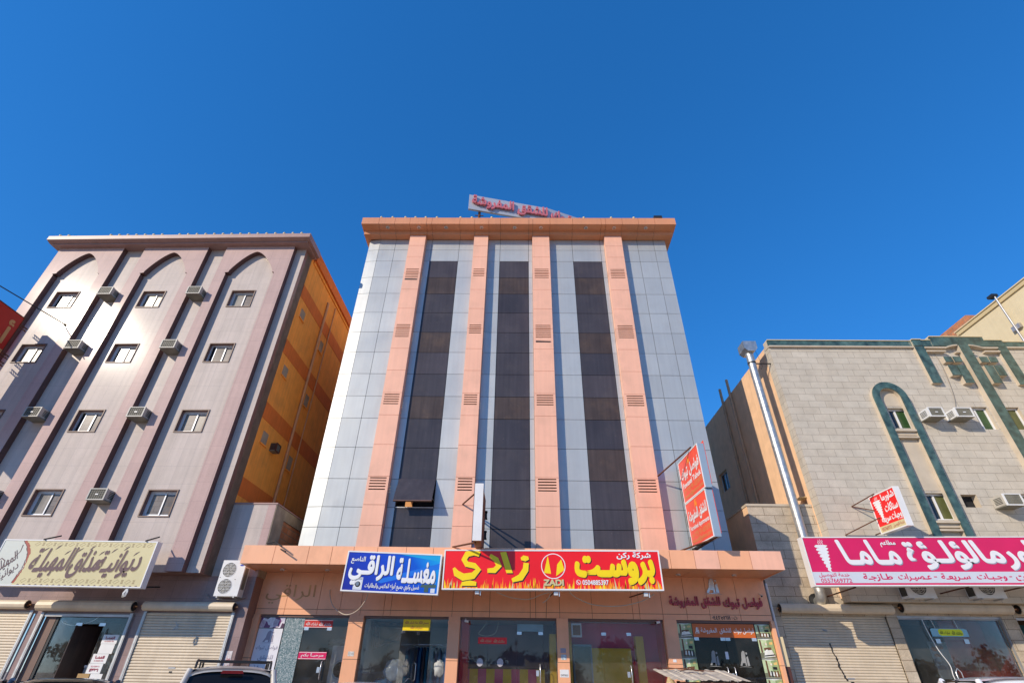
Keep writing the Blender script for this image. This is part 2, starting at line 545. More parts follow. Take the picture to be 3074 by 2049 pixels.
# ------------------------------------------------------------------ mesh builder
class MB:
    def __init__(self):
        self.v, self.f, self.mi, self.sm, self.mats = [], [], [], [], []

    def m(self, mt):
        if mt not in self.mats:
            self.mats.append(mt)
        return self.mats.index(mt)

    def add(self, verts, faces, mt, smooth=False):
        o = len(self.v)
        self.v += [tuple(p) for p in verts]
        k = self.m(mt)
        for f in faces:
            self.f.append([o + i for i in f])
            self.mi.append(k)
            self.sm.append(smooth)
        return self

    def box(self, x0, x1, y0, y1, z0, z1, mt):
        x0, x1 = min(x0, x1), max(x0, x1)
        y0, y1 = min(y0, y1), max(y0, y1)
        z0, z1 = min(z0, z1), max(z0, z1)
        v = [(x0, y0, z0), (x1, y0, z0), (x1, y1, z0), (x0, y1, z0), (x0, y0, z1), (x1, y0, z1), (x1, y1, z1), (x0, y1, z1)]
        return self.add(v, [(0, 3, 2, 1), (4, 5, 6, 7), (0, 1, 5, 4), (1, 2, 6, 5), (2, 3, 7, 6), (3, 0, 4, 7)], mt)

    def quad(self, a, b, c, d, mt):
        return self.add([a, b, c, d], [(0, 1, 2, 3)], mt)

    def prism(self, poly, fn, d0, d1, mt, smooth_side=False, side=None):
        """poly: 2D points; fn(a, b, d) -> xyz; extruded from d0 to d1"""
        n = len(poly)
        v = [fn(a, b, d0) for a, b in poly] + [fn(a, b, d1) for a, b in poly]
        self.add(v, [tuple(range(n)), tuple(range(2 * n - 1, n - 1, -1))], mt)
        self.add(v, [(i, i + n, (i + 1) % n + n, (i + 1) % n) for i in range(n)], side or mt, smooth_side)
        return self

    def prism_xz(self, poly, y0, y1, mt, smooth_side=False, side=None):
        return self.prism(poly, lambda a, b, d: (a, d, b), y0, y1, mt, smooth_side, side)

    def prism_yz(self, poly, x0, x1, mt):
        return self.prism(poly, lambda a, b, d: (d, a, b), x0, x1, mt)

    def tube(self, pts, r, mt, n=8, cap=True):
        pts = [Vector(p) for p in pts]
        rs = r if isinstance(r, (list, tuple)) else [r] * len(pts)
        rings, prev = [], None
        for i, p in enumerate(pts):
            d = (pts[min(i + 1, len(pts) - 1)] - pts[max(i - 1, 0)]).normalized()
            if prev is None:
                a = Vector((0, 0, 1)) if abs(d.z) < 0.9 else Vector((1, 0, 0))
            else:
                a = prev
            s = d.cross(a).normalized()
            t = s.cross(d).normalized()
            prev = t
            rings.append([p + (s * math.cos(2 * math.pi * k / n) + t * math.sin(2 * math.pi * k / n)) * rs[i] for k in range(n)])
        v = [q for rg in rings for q in rg]
        f = []
        for i in range(len(pts) - 1):
            for k in range(n):
                f.append((i * n + k, i * n + (k + 1) % n, (i + 1) * n + (k + 1) % n, (i + 1) * n + k))
        self.add(v, f, mt, True)
        if cap:
            e = (len(pts) - 1) * n
            self.add(v, [tuple(range(n))[::-1], tuple(range(e, e + n))], mt)
        return self

    def sphere(self, c, r, mt, nu=12, nv=8):
        c = Vector(c)
        rr = r if isinstance(r, (list, tuple)) else (r, r, r)
        v, f = [], []
        for j in range(nv + 1):
            th = math.pi * j / nv
            for i in range(nu):
                ph = 2 * math.pi * i / nu
                v.append((c.x + rr[0] * math.sin(th) * math.cos(ph), c.y + rr[1] * math.sin(th) * math.sin(ph), c.z + rr[2] * math.cos(th)))
        for j in range(nv):
            for i in range(nu):
                f.append((j * nu + i, (j + 1) * nu + i, (j + 1) * nu + (i + 1) % nu, j * nu + (i + 1) % nu))
        return self.add(v, f, mt, True)

    def build(self, name, parent=None, local=False):
        me = bpy.data.meshes.new(name)
        off = Vector((0, 0, 0))
        if parent is not None and not local:
            q = parent
            while q is not None:
                off += q.location
                q = q.parent
        me.from_pydata([(x - off.x, y - off.y, z - off.z) for x, y, z in self.v], [], self.f)
        for mt in self.mats:
            me.materials.append(mt)
        me.polygons.foreach_set('material_index', self.mi)
        me.polygons.foreach_set('use_smooth', self.sm)
        me.update()
        o = bpy.data.objects.new(name, me)
        COL.objects.link(o)
        if parent is not None:
            o.parent = parent
        return o


def tag(o, label, cat, group=None):
    o['label'] = label
    o['category'] = cat
    if group:
        o['group'] = group
    return o


def thing(name, label, cat, loc=(0, 0, 0), rot=(0, 0, 0), group=None):
    o = bpy.data.objects.new(name, None)
    COL.objects.link(o)
    o.location = loc
    o.rotation_euler = rot
    o.empty_display_size = 0.2
    return tag(o, label, cat, group)


def copy_tree(o, parent=None):
    c = o.copy()
    COL.objects.link(c)
    c.parent = parent
    for ch in [k for k in bpy.data.objects if k.parent == o]:
        copy_tree(ch, c)
    return c


def structure(o):
    o['kind'] = 'structure'
    return o


def holes_wall(mb, x0, x1, z0, z1, y, holes, mt, depth=0.0, rmt=None, fn=None):
    """upright wall facing -y with rectangular openings (x0, x1, z0, z1); reveals go back by depth"""
    fn = fn or (lambda a, b, d: (a, y + d, b))
    xs = sorted({x0, x1, *[h[0] for h in holes], *[h[1] for h in holes]})
    zs = sorted({z0, z1, *[h[2] for h in holes], *[h[3] for h in holes]})
    xs = [x for x in xs if x0 <= x <= x1]
    zs = [z for z in zs if z0 <= z <= z1]
    for i in range(len(xs) - 1):
        for j in range(len(zs) - 1):
            cx, cz = (xs[i] + xs[i + 1]) / 2, (zs[j] + zs[j + 1]) / 2
            if any(h[0] < cx < h[1] and h[2] < cz < h[3] for h in holes):
                continue
            mb.quad(fn(xs[i], zs[j], 0), fn(xs[i + 1], zs[j], 0), fn(xs[i + 1], zs[j + 1], 0), fn(xs[i], zs[j + 1], 0), mt)
    for a, b, c, d in holes if depth else ():
        r = rmt or mt
        mb.quad(fn(a, c, 0), fn(a, c, depth), fn(a, d, depth), fn(a, d, 0), r)
        mb.quad(fn(b, c, depth), fn(b, c, 0), fn(b, d, 0), fn(b, d, depth), r)
        mb.quad(fn(a, d, 0), fn(a, d, depth), fn(b, d, depth), fn(b, d, 0), r)
        mb.quad(fn(a, c, depth), fn(a, c, 0), fn(b, c, 0), fn(b, c, depth), r)


# ------------------------------------------------------------------ lettering
AR = {}
for ch, base, dual in (('ء', 0xFE80, None), ('آ', 0xFE81, 0), ('أ', 0xFE83, 0), ('ؤ', 0xFE85, 0), ('إ', 0xFE87, 0), ('ئ', 0xFE89, 1),
                       ('ا', 0xFE8D, 0), ('ب', 0xFE8F, 1), ('ة', 0xFE93, 0), ('ت', 0xFE95, 1), ('ث', 0xFE99, 1), ('ج', 0xFE9D, 1),
                       ('ح', 0xFEA1, 1), ('خ', 0xFEA5, 1), ('د', 0xFEA9, 0), ('ذ', 0xFEAB, 0), ('ر', 0xFEAD, 0), ('ز', 0xFEAF, 0),
                       ('س', 0xFEB1, 1), ('ش', 0xFEB5, 1), ('ص', 0xFEB9, 1), ('ض', 0xFEBD, 1), ('ط', 0xFEC1, 1), ('ظ', 0xFEC5, 1),
                       ('ع', 0xFEC9, 1), ('غ', 0xFECD, 1), ('ف', 0xFED1, 1), ('ق', 0xFED5, 1), ('ك', 0xFED9, 1), ('ل', 0xFEDD, 1),
                       ('م', 0xFEE1, 1), ('ن', 0xFEE5, 1), ('ه', 0xFEE9, 1), ('و', 0xFEED, 0), ('ى', 0xFEEF, 0), ('ي', 0xFEF1, 1),
                       ('ـ', 0x0640, 2)):
    AR[ch] = (base, dual)


def arabic(s):
    """joined letter forms in visual (left to right) order"""
    words = []
    for w in s.split(' '):
        if w == 'الله':
            words.append('\ufdf2')
            continue
        if not any(c in AR for c in w):
            words.append(w)
            continue
        out, i, prev = [], 0, False
        while i < len(w):
            c = w[i]
            if c not in AR:
                out.append(c)
                prev = False
                i += 1
                continue
            base, dual = AR[c]
            nx = w[i + 1] if i + 1 < len(w) else ''
            if c == 'ل' and nx in ('ا', 'أ', 'إ', 'آ'):
                lig = {'آ': 0xFEF5, 'أ': 0xFEF7, 'إ': 0xFEF9, 'ا': 0xFEFB}[nx]
                out.append(chr(lig + (1 if prev else 0)))
                prev = False
                i += 2
                continue
            joins_next = dual in (1, 2) and nx in AR and AR[nx][1] is not None
            if dual == 2:
                out.append(chr(base))
            elif dual is None:
                out.append(chr(base))
            elif dual == 0:
                out.append(chr(base + (1 if prev else 0)))
            else:
                out.append(chr(base + (3 if prev and joins_next else 1 if prev else 2 if joins_next else 0)))
            prev = joins_next
            i += 1
        words.append(''.join(reversed(out)))
    return ' '.join(reversed(words))


_TX = {}


def glyphs(s, bold=0.0, shear=0.0, depth=0.0, res=4):
    key = (s, bold, shear, depth, res)
    if key in _TX:
        return _TX[key]
    cu = bpy.data.curves.new('lettering', 'FONT')
    cu.body = s
    cu.size = 1
    cu.offset = bold
    cu.shear = shear
    cu.extrude = depth
    cu.resolution_u = res
    ob = bpy.data.objects.new('lettering', cu)
    COL.objects.link(ob)
    dg = bpy.context.evaluated_depsgraph_get()
    dg.update()
    me = bpy.data.meshes.new_from_object(ob.evaluated_get(dg))
    v = [tuple(p.co) for p in me.vertices]
    f = [tuple(p.vertices) for p in me.polygons]
    bpy.data.objects.remove(ob)
    bpy.data.curves.remove(cu)
    bpy.data.meshes.remove(me)
    par = list(range(len(v)))

    def find(a):
        while par[a] != a:
            par[a] = par[par[a]]
            a = par[a]
        return a
    for fc in f:
        for a in fc[1:]:
            par[find(a)] = find(fc[0])
    # pieces whose outlines touch are pulled apart in depth by a fraction of a millimetre
    mn = {}
    for i, p in enumerate(v):
        q = find(i)
        mn[q] = min(mn.get(q, 1e9), p[0])
    order = {q: k for k, q in enumerate(sorted(mn, key=mn.get))}
    lay = [order[find(i)] % 4 for i in range(len(v))]
    _TX[key] = (v, f, lay)
    return _TX[key]


class Plane:
    """a drawing plane: origin, u to the right, v up, n towards the viewer"""

    def __init__(self, o, u=(1, 0, 0), v=(0, 0, 1), n=(0, -1, 0)):
        self.o, self.u, self.v, self.n = Vector(o), Vector(u), Vector(v), Vector(n)

    def __call__(self, a, b, d=0.0):
        return self.o + self.u * a + self.v * b + self.n * d


def write(mb, P, s, a0, a1, b0, b1, mt, ar=True, bold=0.012, shear=0.0, depth=0.0, lift=0.004, rot=0.0, keep=False):
    """set a line of text in the box a0..a1, b0..b1 of plane P; the weight is built from shifted copies, each a hair in front"""
    v, f, lay = glyphs(arabic(s) if ar else s, 0.0, shear, 0.5 if depth else 0.0)
    if not v:
        return
    x0, x1 = min(p[0] for p in v) - bold, max(p[0] for p in v) + bold
    y0, y1 = min(p[1] for p in v) - bold, max(p[1] for p in v) + bold
    sx, sy = (a1 - a0) / (x1 - x0), (b1 - b0) / max(1e-6, y1 - y0)
    if keep:
        sx = sy = min(sx, sy)
    ca, cb = (a0 + a1) / 2, (b0 + b1) / 2
    cr, sr = math.cos(rot), math.sin(rot)
    if bold <= 0:
        sh = [(0, 0)]
    else:
        n = 10 if (b1 - b0) > .3 else (6 if (b1 - b0) > .15 else 4)
        sh = [(bold * math.cos(2 * math.pi * k / n + .4), bold * math.sin(2 * math.pi * k / n + .4)) for k in range(n)]
        if bold > .035:
            sh += [(q * .5, r * .5) for q, r in sh[::2]]
        sh.append((0, 0))
    for k, (ox, oy) in enumerate(sh):
        out = []
        for p, l in zip(v, lay):
            a = (p[0] + ox - (x0 + x1) / 2) * sx
            b = (p[1] + oy - (y0 + y1) / 2) * sy
            a, b = a * cr - b * sr, a * sr + b * cr
            d = lift + (l + 4 * k) * 0.00009 + ((p[2] + 0.5) * depth if depth else 0)
            out.append(P(ca + a, cb + b, d))
        mb.add(out, f, mt)


def letter(t, P, s, *box, name='lettering', under=None, **kw):
    """one line of lettering as a part of its own; under = (da, db, material) sets a shadow print below it"""
    b = MB()
    a0, a1, b0, b1, mt = box
    if under:
        da, db, m2 = under
        k2 = dict(kw)
        k2['lift'] = .0022
        write(b, P, s, a0 + da, a1 + da, b0 + db, b1 + db, m2, **k2)
    write(b, P, s, a0, a1, b0, b1, mt, **kw)
    return b.build(name, t)


def flat(mb, P, poly, mt, lift=0.003):
    mb.add([P(a, b, lift) for a, b in poly], [tuple(range(len(poly)))], mt)


def rect(mb, P, a0, a1, b0, b1, mt, lift=0.003):
    flat(mb, P, [(a0, b0), (a1, b0), (a1, b1), (a0, b1)], mt, lift)


def stroke(mb, P, pts, w, mt, lift=0.003, closed=False):
    pts = [Vector(p) for p in pts]
    n = len(pts)
    L_, R_ = [], []
    for i in range(n):
        a = pts[i - 1] if (i > 0 or closed) else pts[i]
        b = pts[(i + 1) % n] if (i < n - 1 or closed) else pts[i]
        t = (b - a).normalized()
        k = w[i] if isinstance(w, (list, tuple)) else w
        L_.append(pts[i] + Vector((-t.y, t.x)) * k / 2)
        R_.append(pts[i] - Vector((-t.y, t.x)) * k / 2)
    v = [P(q.x, q.y, lift) for q in R_] + [P(q.x, q.y, lift) for q in L_]
    f = [(i, (i + 1) % n, (i + 1) % n + n, i + n) for i in range(n if closed else n - 1)]
    mb.add(v, f, mt)


def ring_pts(ca, cb, ra, rb, n=28, a0=0.0, a1=2 * math.pi):
    return [(ca + ra * math.cos(a0 + (a1 - a0) * k / n), cb + rb * math.sin(a0 + (a1 - a0) * k / n)) for k in range(n + (a1 - a0 < 6.2))]


def disc(mb, P, ca, cb, ra, rb, mt, lift=0.003, n=24):
    flat(mb, P, ring_pts(ca, cb, ra, rb, n), mt, lift)


def tower_logo(mb, P, a0, b0, w, h, mt, lift=0.004, depth=0.0):
    """emblem: a leaning arched tower beside a slim bar with a round head, on a curved foot"""
    q = lambda x, y: (a0 + x * w, b0 + y * h)
    shapes = [
        [q(0.13, 0.1), q(0.27, 0.1), q(0.34, 0.26), q(0.52, 0.26), q(0.52, 0.1), q(0.62, 0.1), q(0.62, 0.95), q(0.5, 1.0), q(0.38, 0.9), q(0.33, 0.7),
         q(0.30, 0.45)],
        [q(0.67, 0.1), q(0.84, 0.1), q(0.80, 0.68), q(0.67, 0.6)],
        ring_pts(*q(0.73, 0.84), 0.07 * w, 0.07 * h, 14),
        [q(0.0, 0.0), q(0.25, 0.05), q(0.5, 0.065), q(0.75, 0.05), q(1.0, 0.0), q(0.75, 0.025), q(0.5, 0.032), q(0.25, 0.025)],
    ]
    for s in shapes:
        if depth:
            mb.prism(s, lambda a, b, d: P(a, b, d), lift, lift + depth, mt)
        else:
            flat(mb, P, s, mt, lift)

# ------------------------------------------------------------------ ground, pavement, street behind the camera
M_ASPH = mat('dusty_bounce_asphalt', (0.44, 0.34, 0.25), 0.9, var=0.25, scale=0.6, bump=0.5, bscale=120)  # unseen ground, colour lightened and warmed to bounce fill light upward
M_PAVE = brickmat('paving', (0.30, 0.27, 0.24), (0.34, 0.31, 0.27), (0.14, 0.12, 0.11), 0.3, 0.3, 0.006, rough=0.85, var=0.15, bump=0.3)
M_DESERT = mat('dry_earth', (0.52, 0.39, 0.27), 0.95, var=0.2, scale=0.2)  # out of view, kept pale and warm so it bounces light onto walls
mb = MB()
mb.quad((-700, -700, -0.02), (700, -700, -0.02), (700, 700, -0.02), (-700, 700, -0.02), M_DESERT)
structure(mb.build('ground'))
mb = MB()
mb.quad((-120, -46, -0.012), (120, -46, -0.012), (120, -1.4, -0.012), (-120, -1.4, -0.012), M_ASPH)
structure(mb.build('road'))
mb = MB()
mb.box(-60, 60, -1.55, -1.4, -0.015, 0.14, M_CONC)
mb.box(-60, 60, -1.396, -0.02, -0.015, 0.136, M_PAVE)
structure(mb.build('pavement'))

# ------------------------------------------------------------------ central clad building
hotel = thing('clad_building', 'tall central building clad in grey and peach aluminium panels with three dark glazed strips', 'building')
ZJ = [4.5, 5.76, 6.44, 7.43, 8.61, 9.79, 10.74, 11.75, 12.79, 13.81, 14.86, 15.93, 16.89, 17.9, 18.62, 19.29]
XL = [-6.8, -6.04, -5.3]
PIL = [(-5.3, -4.545), (-2.206, -1.531), (0.588, 1.40), (4.045, 4.855)]
WIN = [(-4.27, -2.93), (-0.953, 0.407), (2.512, 3.86)]
GREY = [(-6.8, -6.04), (-6.04, -5.3), (-4.545, -4.27), (-2.93, -2.206), (-1.531, -0.953), (0.407, 0.588), (1.40, 2.512), (3.86, 4.045),
        (4.855, 5.66), (5.66, 6.45), (6.45, 7.02)]
g = 0.008
SECT = [GREY[:2], GREY[2:3], GREY[3:4], GREY[4:5], GREY[5:6], GREY[6:7], GREY[7:8], GREY[8:]]
for si, sec in enumerate(SECT):
    mb = MB()
    for a, b in sec:
        for z0, z1 in zip(ZJ[:-1], ZJ[1:]):
            t = random.uniform(-0.0025, 0.0025)
            mb.box(a + g, b - g, t, 0.035, z0 + g, z1 - g, random.choice(GREYS))
    for z0, z1 in zip(ZJ[:-1], ZJ[1:]):
        if si == 0:                                       # folded corner panels and side cladding
            A, B = (-6.8 - g, 0.0), (-7.33, 0.055)
            mb.prism([A, B, (B[0] + 0.03, B[1] + 0.03), (A[0] + 0.012, 0.034)], lambda a, b, d: (a, b, d), z0 + g, z1 - g, M_GREY)
        for k in range(9):
            y0 = 0.09 + k * 1.4
            if si == 0:
                mb.box(-7.33, -7.30, y0 + g, y0 + 1.4 - g, z0 + g, z1 - g, M_SIDE)
            if si == len(SECT) - 1:
                mb.box(6.99, 7.02, y0 - 0.05 + g, y0 + 1.35 - g, z0 + g, z1 - g, M_GREY)
    mb.build('wall_panels', hotel)
for a, b in WIN:
    mb = MB()
    for z0, z1 in zip(ZJ[13:-1], ZJ[14:]):
        mb.box(a + g, b - g, 0.0, 0.035, z0 + g, z1 - g, M_GREY)
    mb.build('wall_panels', hotel)
mb = MB()                                                 # dark backing that shows in the joints, and the core
for a, b in [(-6.81, -5.3), (-4.56, -4.262), (-2.938, -1.5), (-1.56, -0.945), (0.40, 2.52), (3.85, 4.1), (4.8, 7.0)]:
    mb.box(a, b, 0.037, 0.33, 4.5, 19.28, M_JOINT)
for a, b in WIN:
    mb.box(a - 0.02, b + 0.02, 0.037, 0.33, 17.89, 19.28, M_JOINT)
mb.prism([(-6.812, 0.037), (-7.29, 0.09), (-7.29, 0.33), (-6.812, 0.33)], lambda a, b, d: (a, b, d), 4.5, 19.28, M_JOINT)
mb.box(-7.295, 6.985, 0.332, 13, 3.2, 19.9, M_JOINT)
mb.box(-7.295, 6.985, 0.332, 13, 19.902, 20.0, M_CONC)
mb.build('core', hotel)
for ci, (a, b) in enumerate(WIN):
    col = MB()
    col.box(a - 0.004, a + 0.012, 0.02, 0.2, 4.5, 17.9, M_BLACK)
    col.box(b - 0.012, b + 0.004, 0.02, 0.2, 4.5, 17.9, M_BLACK)
    co = col.build('window_strip', hotel)
    for k, (z0, z1) in enumerate(zip(ZJ[:13], ZJ[1:14])):
        if ci == 0 and k == 2:
            continue
        p = MB()
        brown = (k in ((5, 8, 11) if ci != 1 else (11, 5))) or (ci == 2 and k == 3)
        p.box(a + 0.014, b - 0.014, 0.012 + random.uniform(-.002, .002), 0.03, z0 + 0.009, z1 - 0.009, M_DGLASS2 if brown else random.choice(DGL))
        p.build('pane', co)
    if ci == 0:                                           # the one sash that hangs open
        z1, ang, h = ZJ[3] - 0.01, R(27), 0.98
        p = MB()
        fn = lambda u, w, d: (u, 0.0 - math.sin(ang) * w - math.cos(ang) * d, z1 - math.cos(ang) * w + math.sin(ang) * d)
        p.prism([(a + 0.015, 0), (b - 0.015, 0), (b - 0.015, h), (a + 0.015, h)], fn, 0.0, 0.03, M_DGLASS)
        p.prism([(a + 0.015, h + .002), (b - 0.015, h + .002), (b - 0.015, h + 0.035), (a + 0.015, h + 0.035)], fn, -0.02, 0.035, M_BRFRAME)
        s = p.build('open_sash', co)
        for xx in (a + 0.03, b - 0.03):
            q = MB()
            q.tube([(xx, 0.02, ZJ[2] + 0.25), (xx, -0.36, ZJ[2] + 0.22)], 0.01, M_GALV, 6)
            q.build('stay', s)
        q = MB()
        q.box(a + 0.02, b - 0.02, 0.325, 0.331, ZJ[2], ZJ[3], M_DARK)
        q.box(a + 0.02, b - 0.02, 0.0, 0.2, ZJ[2] - 0.01, ZJ[2] + 0.02, M_WFRAME)
        q.box(a + 0.3, a + 0.55, 0.2, 0.3, ZJ[2] + 0.02, ZJ[2] + 0.5, M_PTAN)
        q.build('opening', co)

VENTS = [(13.0, 0)]
SLOTS = {0: [16.62 + i * 0.1 for i in range(6)], 1: [13.36 + i * 0.1 for i in range(7)], 2: [10.24 + i * 0.1 for i in range(5)],
         3: [6.95 + i * 0.1 for i in range(5)]}
for pi, (a, b) in enumerate(PIL):
    p = MB()
    p.box(a - 0.01, b + 0.01, 0.037, 0.33, 4.5, 19.28, M_JOINT)
    allslots = []
    for r_ in range(4):
        s_ = list(SLOTS[r_])
        if r_ == 1 and pi in (1,):
            s_ = s_[2:]
        if r_ == 0 and pi == 1:
            s_ = s_[1:]
        allslots += [(z, z + 0.042) for z in s_]
    joints = sorted(set(ZJ))
    mx_ = 0.085
    zprev = 4.5
    for r_ in (3, 2, 1, 0):                               # dark core everywhere but behind the louvres, which are open
        lo, hi = SLOTS[r_][0] - 0.04, SLOTS[r_][-1] + 0.08
        p.box(a + 0.012, b - 0.012, -0.265, 0.036, zprev, lo, M_JOINT)
        zprev = hi
    p.box(a + 0.012, b - 0.012, -0.265, 0.036, zprev, 19.28, M_JOINT)
    for z0, z1 in zip(joints[:-1], joints[1:]):
        cuts = [(max(s0, z0 + 0.006), min(s1, z1 - 0.006)) for s0, s1 in allslots if s1 > z0 + .01 and s0 < z1 - .01]
        edges = [z0 + 0.006] + [e for c in cuts for e in c] + [z1 - 0.006]
        if cuts:
            p.box(a, a + mx_, -0.30, -0.268, z0 + 0.006, z1 - 0.006, M_PEACH)
            p.box(b - mx_, b, -0.30, -0.268, z0 + 0.006, z1 - 0.006, M_PEACH)
            for e0, e1 in zip(edges[0::2], edges[1::2]):
                if e1 - e0 > 0.002:
                    p.box(a + mx_, b - mx_, -0.30, -0.268, e0, e1, M_PEACH)
        else:
            p.box(a, b, -0.30 + random.uniform(-.002, .002), -0.268, z0 + 0.006, z1 - 0.006, M_PEACH)
        for xa, xb in ((a, a + 0.01), (b - 0.01, b)):
            if cuts:
                ys = [-0.266, -0.235, -0.175, -0.145, -0.085, -0.055, 0.0, 0.03]
                for y0, y1 in ((ys[0], ys[1]), (ys[2], ys[3]), (ys[4], ys[5]), (ys[6], ys[7])):
                    p.box(xa, xb, y0, y1, z0 + 0.006, z1 - 0.006, M_PEACH)
                for y0, y1 in ((ys[1], ys[2]), (ys[3], ys[4]), (ys[5], ys[6])):
                    for e0, e1 in zip(edges[0::2], edges[1::2]):
                        if e1 - e0 > 0.002:
                            p.box(xa, xb, y0, y1, e0, e1, M_PEACH)
            else:
                p.box(xa, xb, -0.266, 0.03, z0 + 0.006, z1 - 0.006, M_PEACH)
    po = p.build('pilaster', hotel)
    if pi in (0, 2):                                      # loose louvre strips
        q = MB()
        zz = 16.58 if pi == 0 else 13.22
        q.box(a + 0.09, b - 0.11, -0.306, -0.301, zz - 0.10, zz - 0.02, M_BLACK)
        q.quad((a + 0.1, -0.308, zz - 0.02), (b - 0.1, -0.33, zz - 0.055), (b - 0.1, -0.33, zz - 0.03), (a + 0.1, -0.308, zz), M_PEACH)
        q.build('broken_louvre', po)

# cornice
XJ = [-7.61, -6.78, -6.01, -5.29, -4.49, -4.23, -2.89, -2.18, -1.5, -0.94, 0.42, 0.61, 1.43, 2.51, 3.87, 4.08, 4.87, 5.64, 6.42, 7.41]
mb = MB()
gg = 0.006
prof_u = [(-0.8, 19.98), (-0.8, 19.56), (-0.37, 19.505), (0.0, 19.505), (0.0, 19.98)]
prof_l = [(-0.37, 19.50), (-0.37, 19.30), (0.0, 19.30), (0.0, 19.50)]
for x0, x1 in zip(XJ[:-1], XJ[1:]):
    mb.prism_yz(prof_u, x0 + gg, x1 - gg, M_CORN)
    xa, xb = max(x0, -7.55), min(x1, 7.33)
    mb.prism_yz(prof_l, xa + gg, xb - gg, M_CORN)
mb.box(-7.54, 7.32, -0.36, -0.01, 19.31, 19.49, M_JOINT)
mb.box(-7.59, 7.39, -0.7, -0.01, 19.6, 19.97, M_JOINT)
for x0, x1, xa in ((-7.61, -7.3, -7.55), (6.99, 7.41, 7.33)):
    for k in range(9):
        y0, y1 = 0.006 + k * 1.45, 0.0 + (k + 1) * 1.45
        mb.box(x0, x1, y0, y1, 19.505, 19.98, M_CORN)
        mb.box(max(x0, -7.55), min(x1, 7.33), y0, y1, 19.30, 19.50, M_CORN)
mb.box(-7.61, 7.41, 0.006, 13.05, 19.985, 20.03, M_CONC)
cor = mb.build('cornice', hotel)
for x in (-6.37, -4.87, -3.56, -1.85, -0.26, 1.0, 3.15, 4.5, 6.0):
    q = MB()
    z = 19.535
    q.tube([(x, -0.6, z + 0.02), (x, -0.6, z - 0.03)], 0.085, M_SILVER, 14)
    q.tube([(x, -0.6, z - 0.0301), (x, -0.6, z - 0.034)], 0.06, M_LAMP, 12)
    q.build('downlight', cor)

# canopy over the shops
CJ = [-8.13, -7.19, -6.18, -5.49, -4.85, -4.15, -3.3, -2.5, -1.8, -1.0, -0.2, 0.5, 1.3, 2.1, 2.9, 3.7, 4.42, 5.13, 5.83, 6.75, 7.67]
mb = MB()
for k, (x0, x1) in enumerate(zip(CJ[:-1], CJ[1:])):
    mt = M_PEACH2 if (k < 17 or k == 18) else M_PEACH
    mb.box(x0 + gg, x1 - gg, -1.85, -1.82, 4.28, 4.78, mt)
    w0 = x0 - (0.19 if k == 0 else 0)
    w1 = x1 + (0.11 if k == 19 else 0)
    v = [(x0 + gg, -1.82, 4.285), (x1 - gg, -1.82, 4.285), (w1 - gg, 0.0, 4.335), (w0 + gg, 0.0, 4.335)]
    mb.add(v + [(a, b, c + 0.02) for a, b, c in v], [(0, 3, 2, 1), (4, 5, 6, 7), (0, 1, 5, 4), (1, 2, 6, 5), (2, 3, 7, 6), (3, 0, 4, 7)], M_CORN)
for xa, xb in ((-8.13, -8.32), (7.67, 7.78)):
    sg = -1 if xa < 0 else 1
    mb.prism([(xa, -1.818), (xb, 0.0), (xb - sg * .03, 0.0), (xa - sg * .03, -1.818)], lambda a, b, d: (a, b, d), 4.285, 4.78, M_PEACH2)
mb.prism([(-8.11, -1.815), (7.64, -1.815), (7.74, -0.001), (-8.29, -0.001)], lambda a, b, d: (a, b, d), 4.40, 4.76, M_JOINT)
can = mb.build('canopy', hotel)
for x in (-7.3, -5.9, -4.4, 4.9, 6.6):
    q = MB()
    z = 4.31
    q.tube([(x, -0.75, z + 0.01), (x, -0.75, z - 0.035)], 0.075, M_SILVER, 14)
    q.tube([(x, -0.75, z - 0.0351), (x, -0.75, z - 0.04)], 0.052, M_LAMP, 12)
    q.build('downlight', can)

# fascia above the shop windows
FJ = [-8.25, -7.26, -6.24, -5.54, -4.89, -4.17, -3.95, -2.69, -2.04, -1.41, -0.88, 0.38, 0.55, 1.29, 2.29, 3.54, 3.75, 4.46, 5.2, 5.9, 6.83, 7.78]
mb = MB()
for x0, x1 in zip(FJ[:-1], FJ[1:]):
    mb.box(x0 + gg, x1 - gg, 0.0, 0.03, 3.305, 4.34, M_PEACH2)
    mb.box(x0 + gg, x1 - gg, 0.0, 0.03, 3.145, 3.293, M_PEACH2)
mb.box(-8.25, 7.78, 0.032, 0.33, 3.15, 4.6, M_JOINT)
fas = mb.build('shop_fascia', hotel)
q = MB()
P0 = Plane((0, -0.002, 0))
write(q, P0, 'الراقي', -7.95, -6.4, 3.44, 3.98, M_GOLDSTAIN, bold=0.0)
q.build('letter_stain', fas)

PIERS = [(-8.28, -7.97), (-5.18, -4.74), (-2.12, -1.77), (1.18, 1.53), (4.44, 4.83), (7.69, 7.79)]
for a, b in PIERS:
    p = MB()
    p.box(a, b, -0.045, 0.3, 2.01, 3.14, M_PEACH2)
    p.box(a, b, -0.045, 0.3, 0.12, 1.998, M_PEACH2)
    p.box(a + .006, b - .006, -0.035, 0.29, 1.9, 2.1, M_JOINT)
    if b - a > 0.25 and a < -2:
        p.box(a - 0.015, b + 0.015, -0.065, -0.046, 2.98, 3.03, M_PEACH2)
        p.box(a - 0.008, b + 0.008, -0.057, -0.046, 2.93, 2.975, M_PEACH2)
    p.build('pier', hotel)

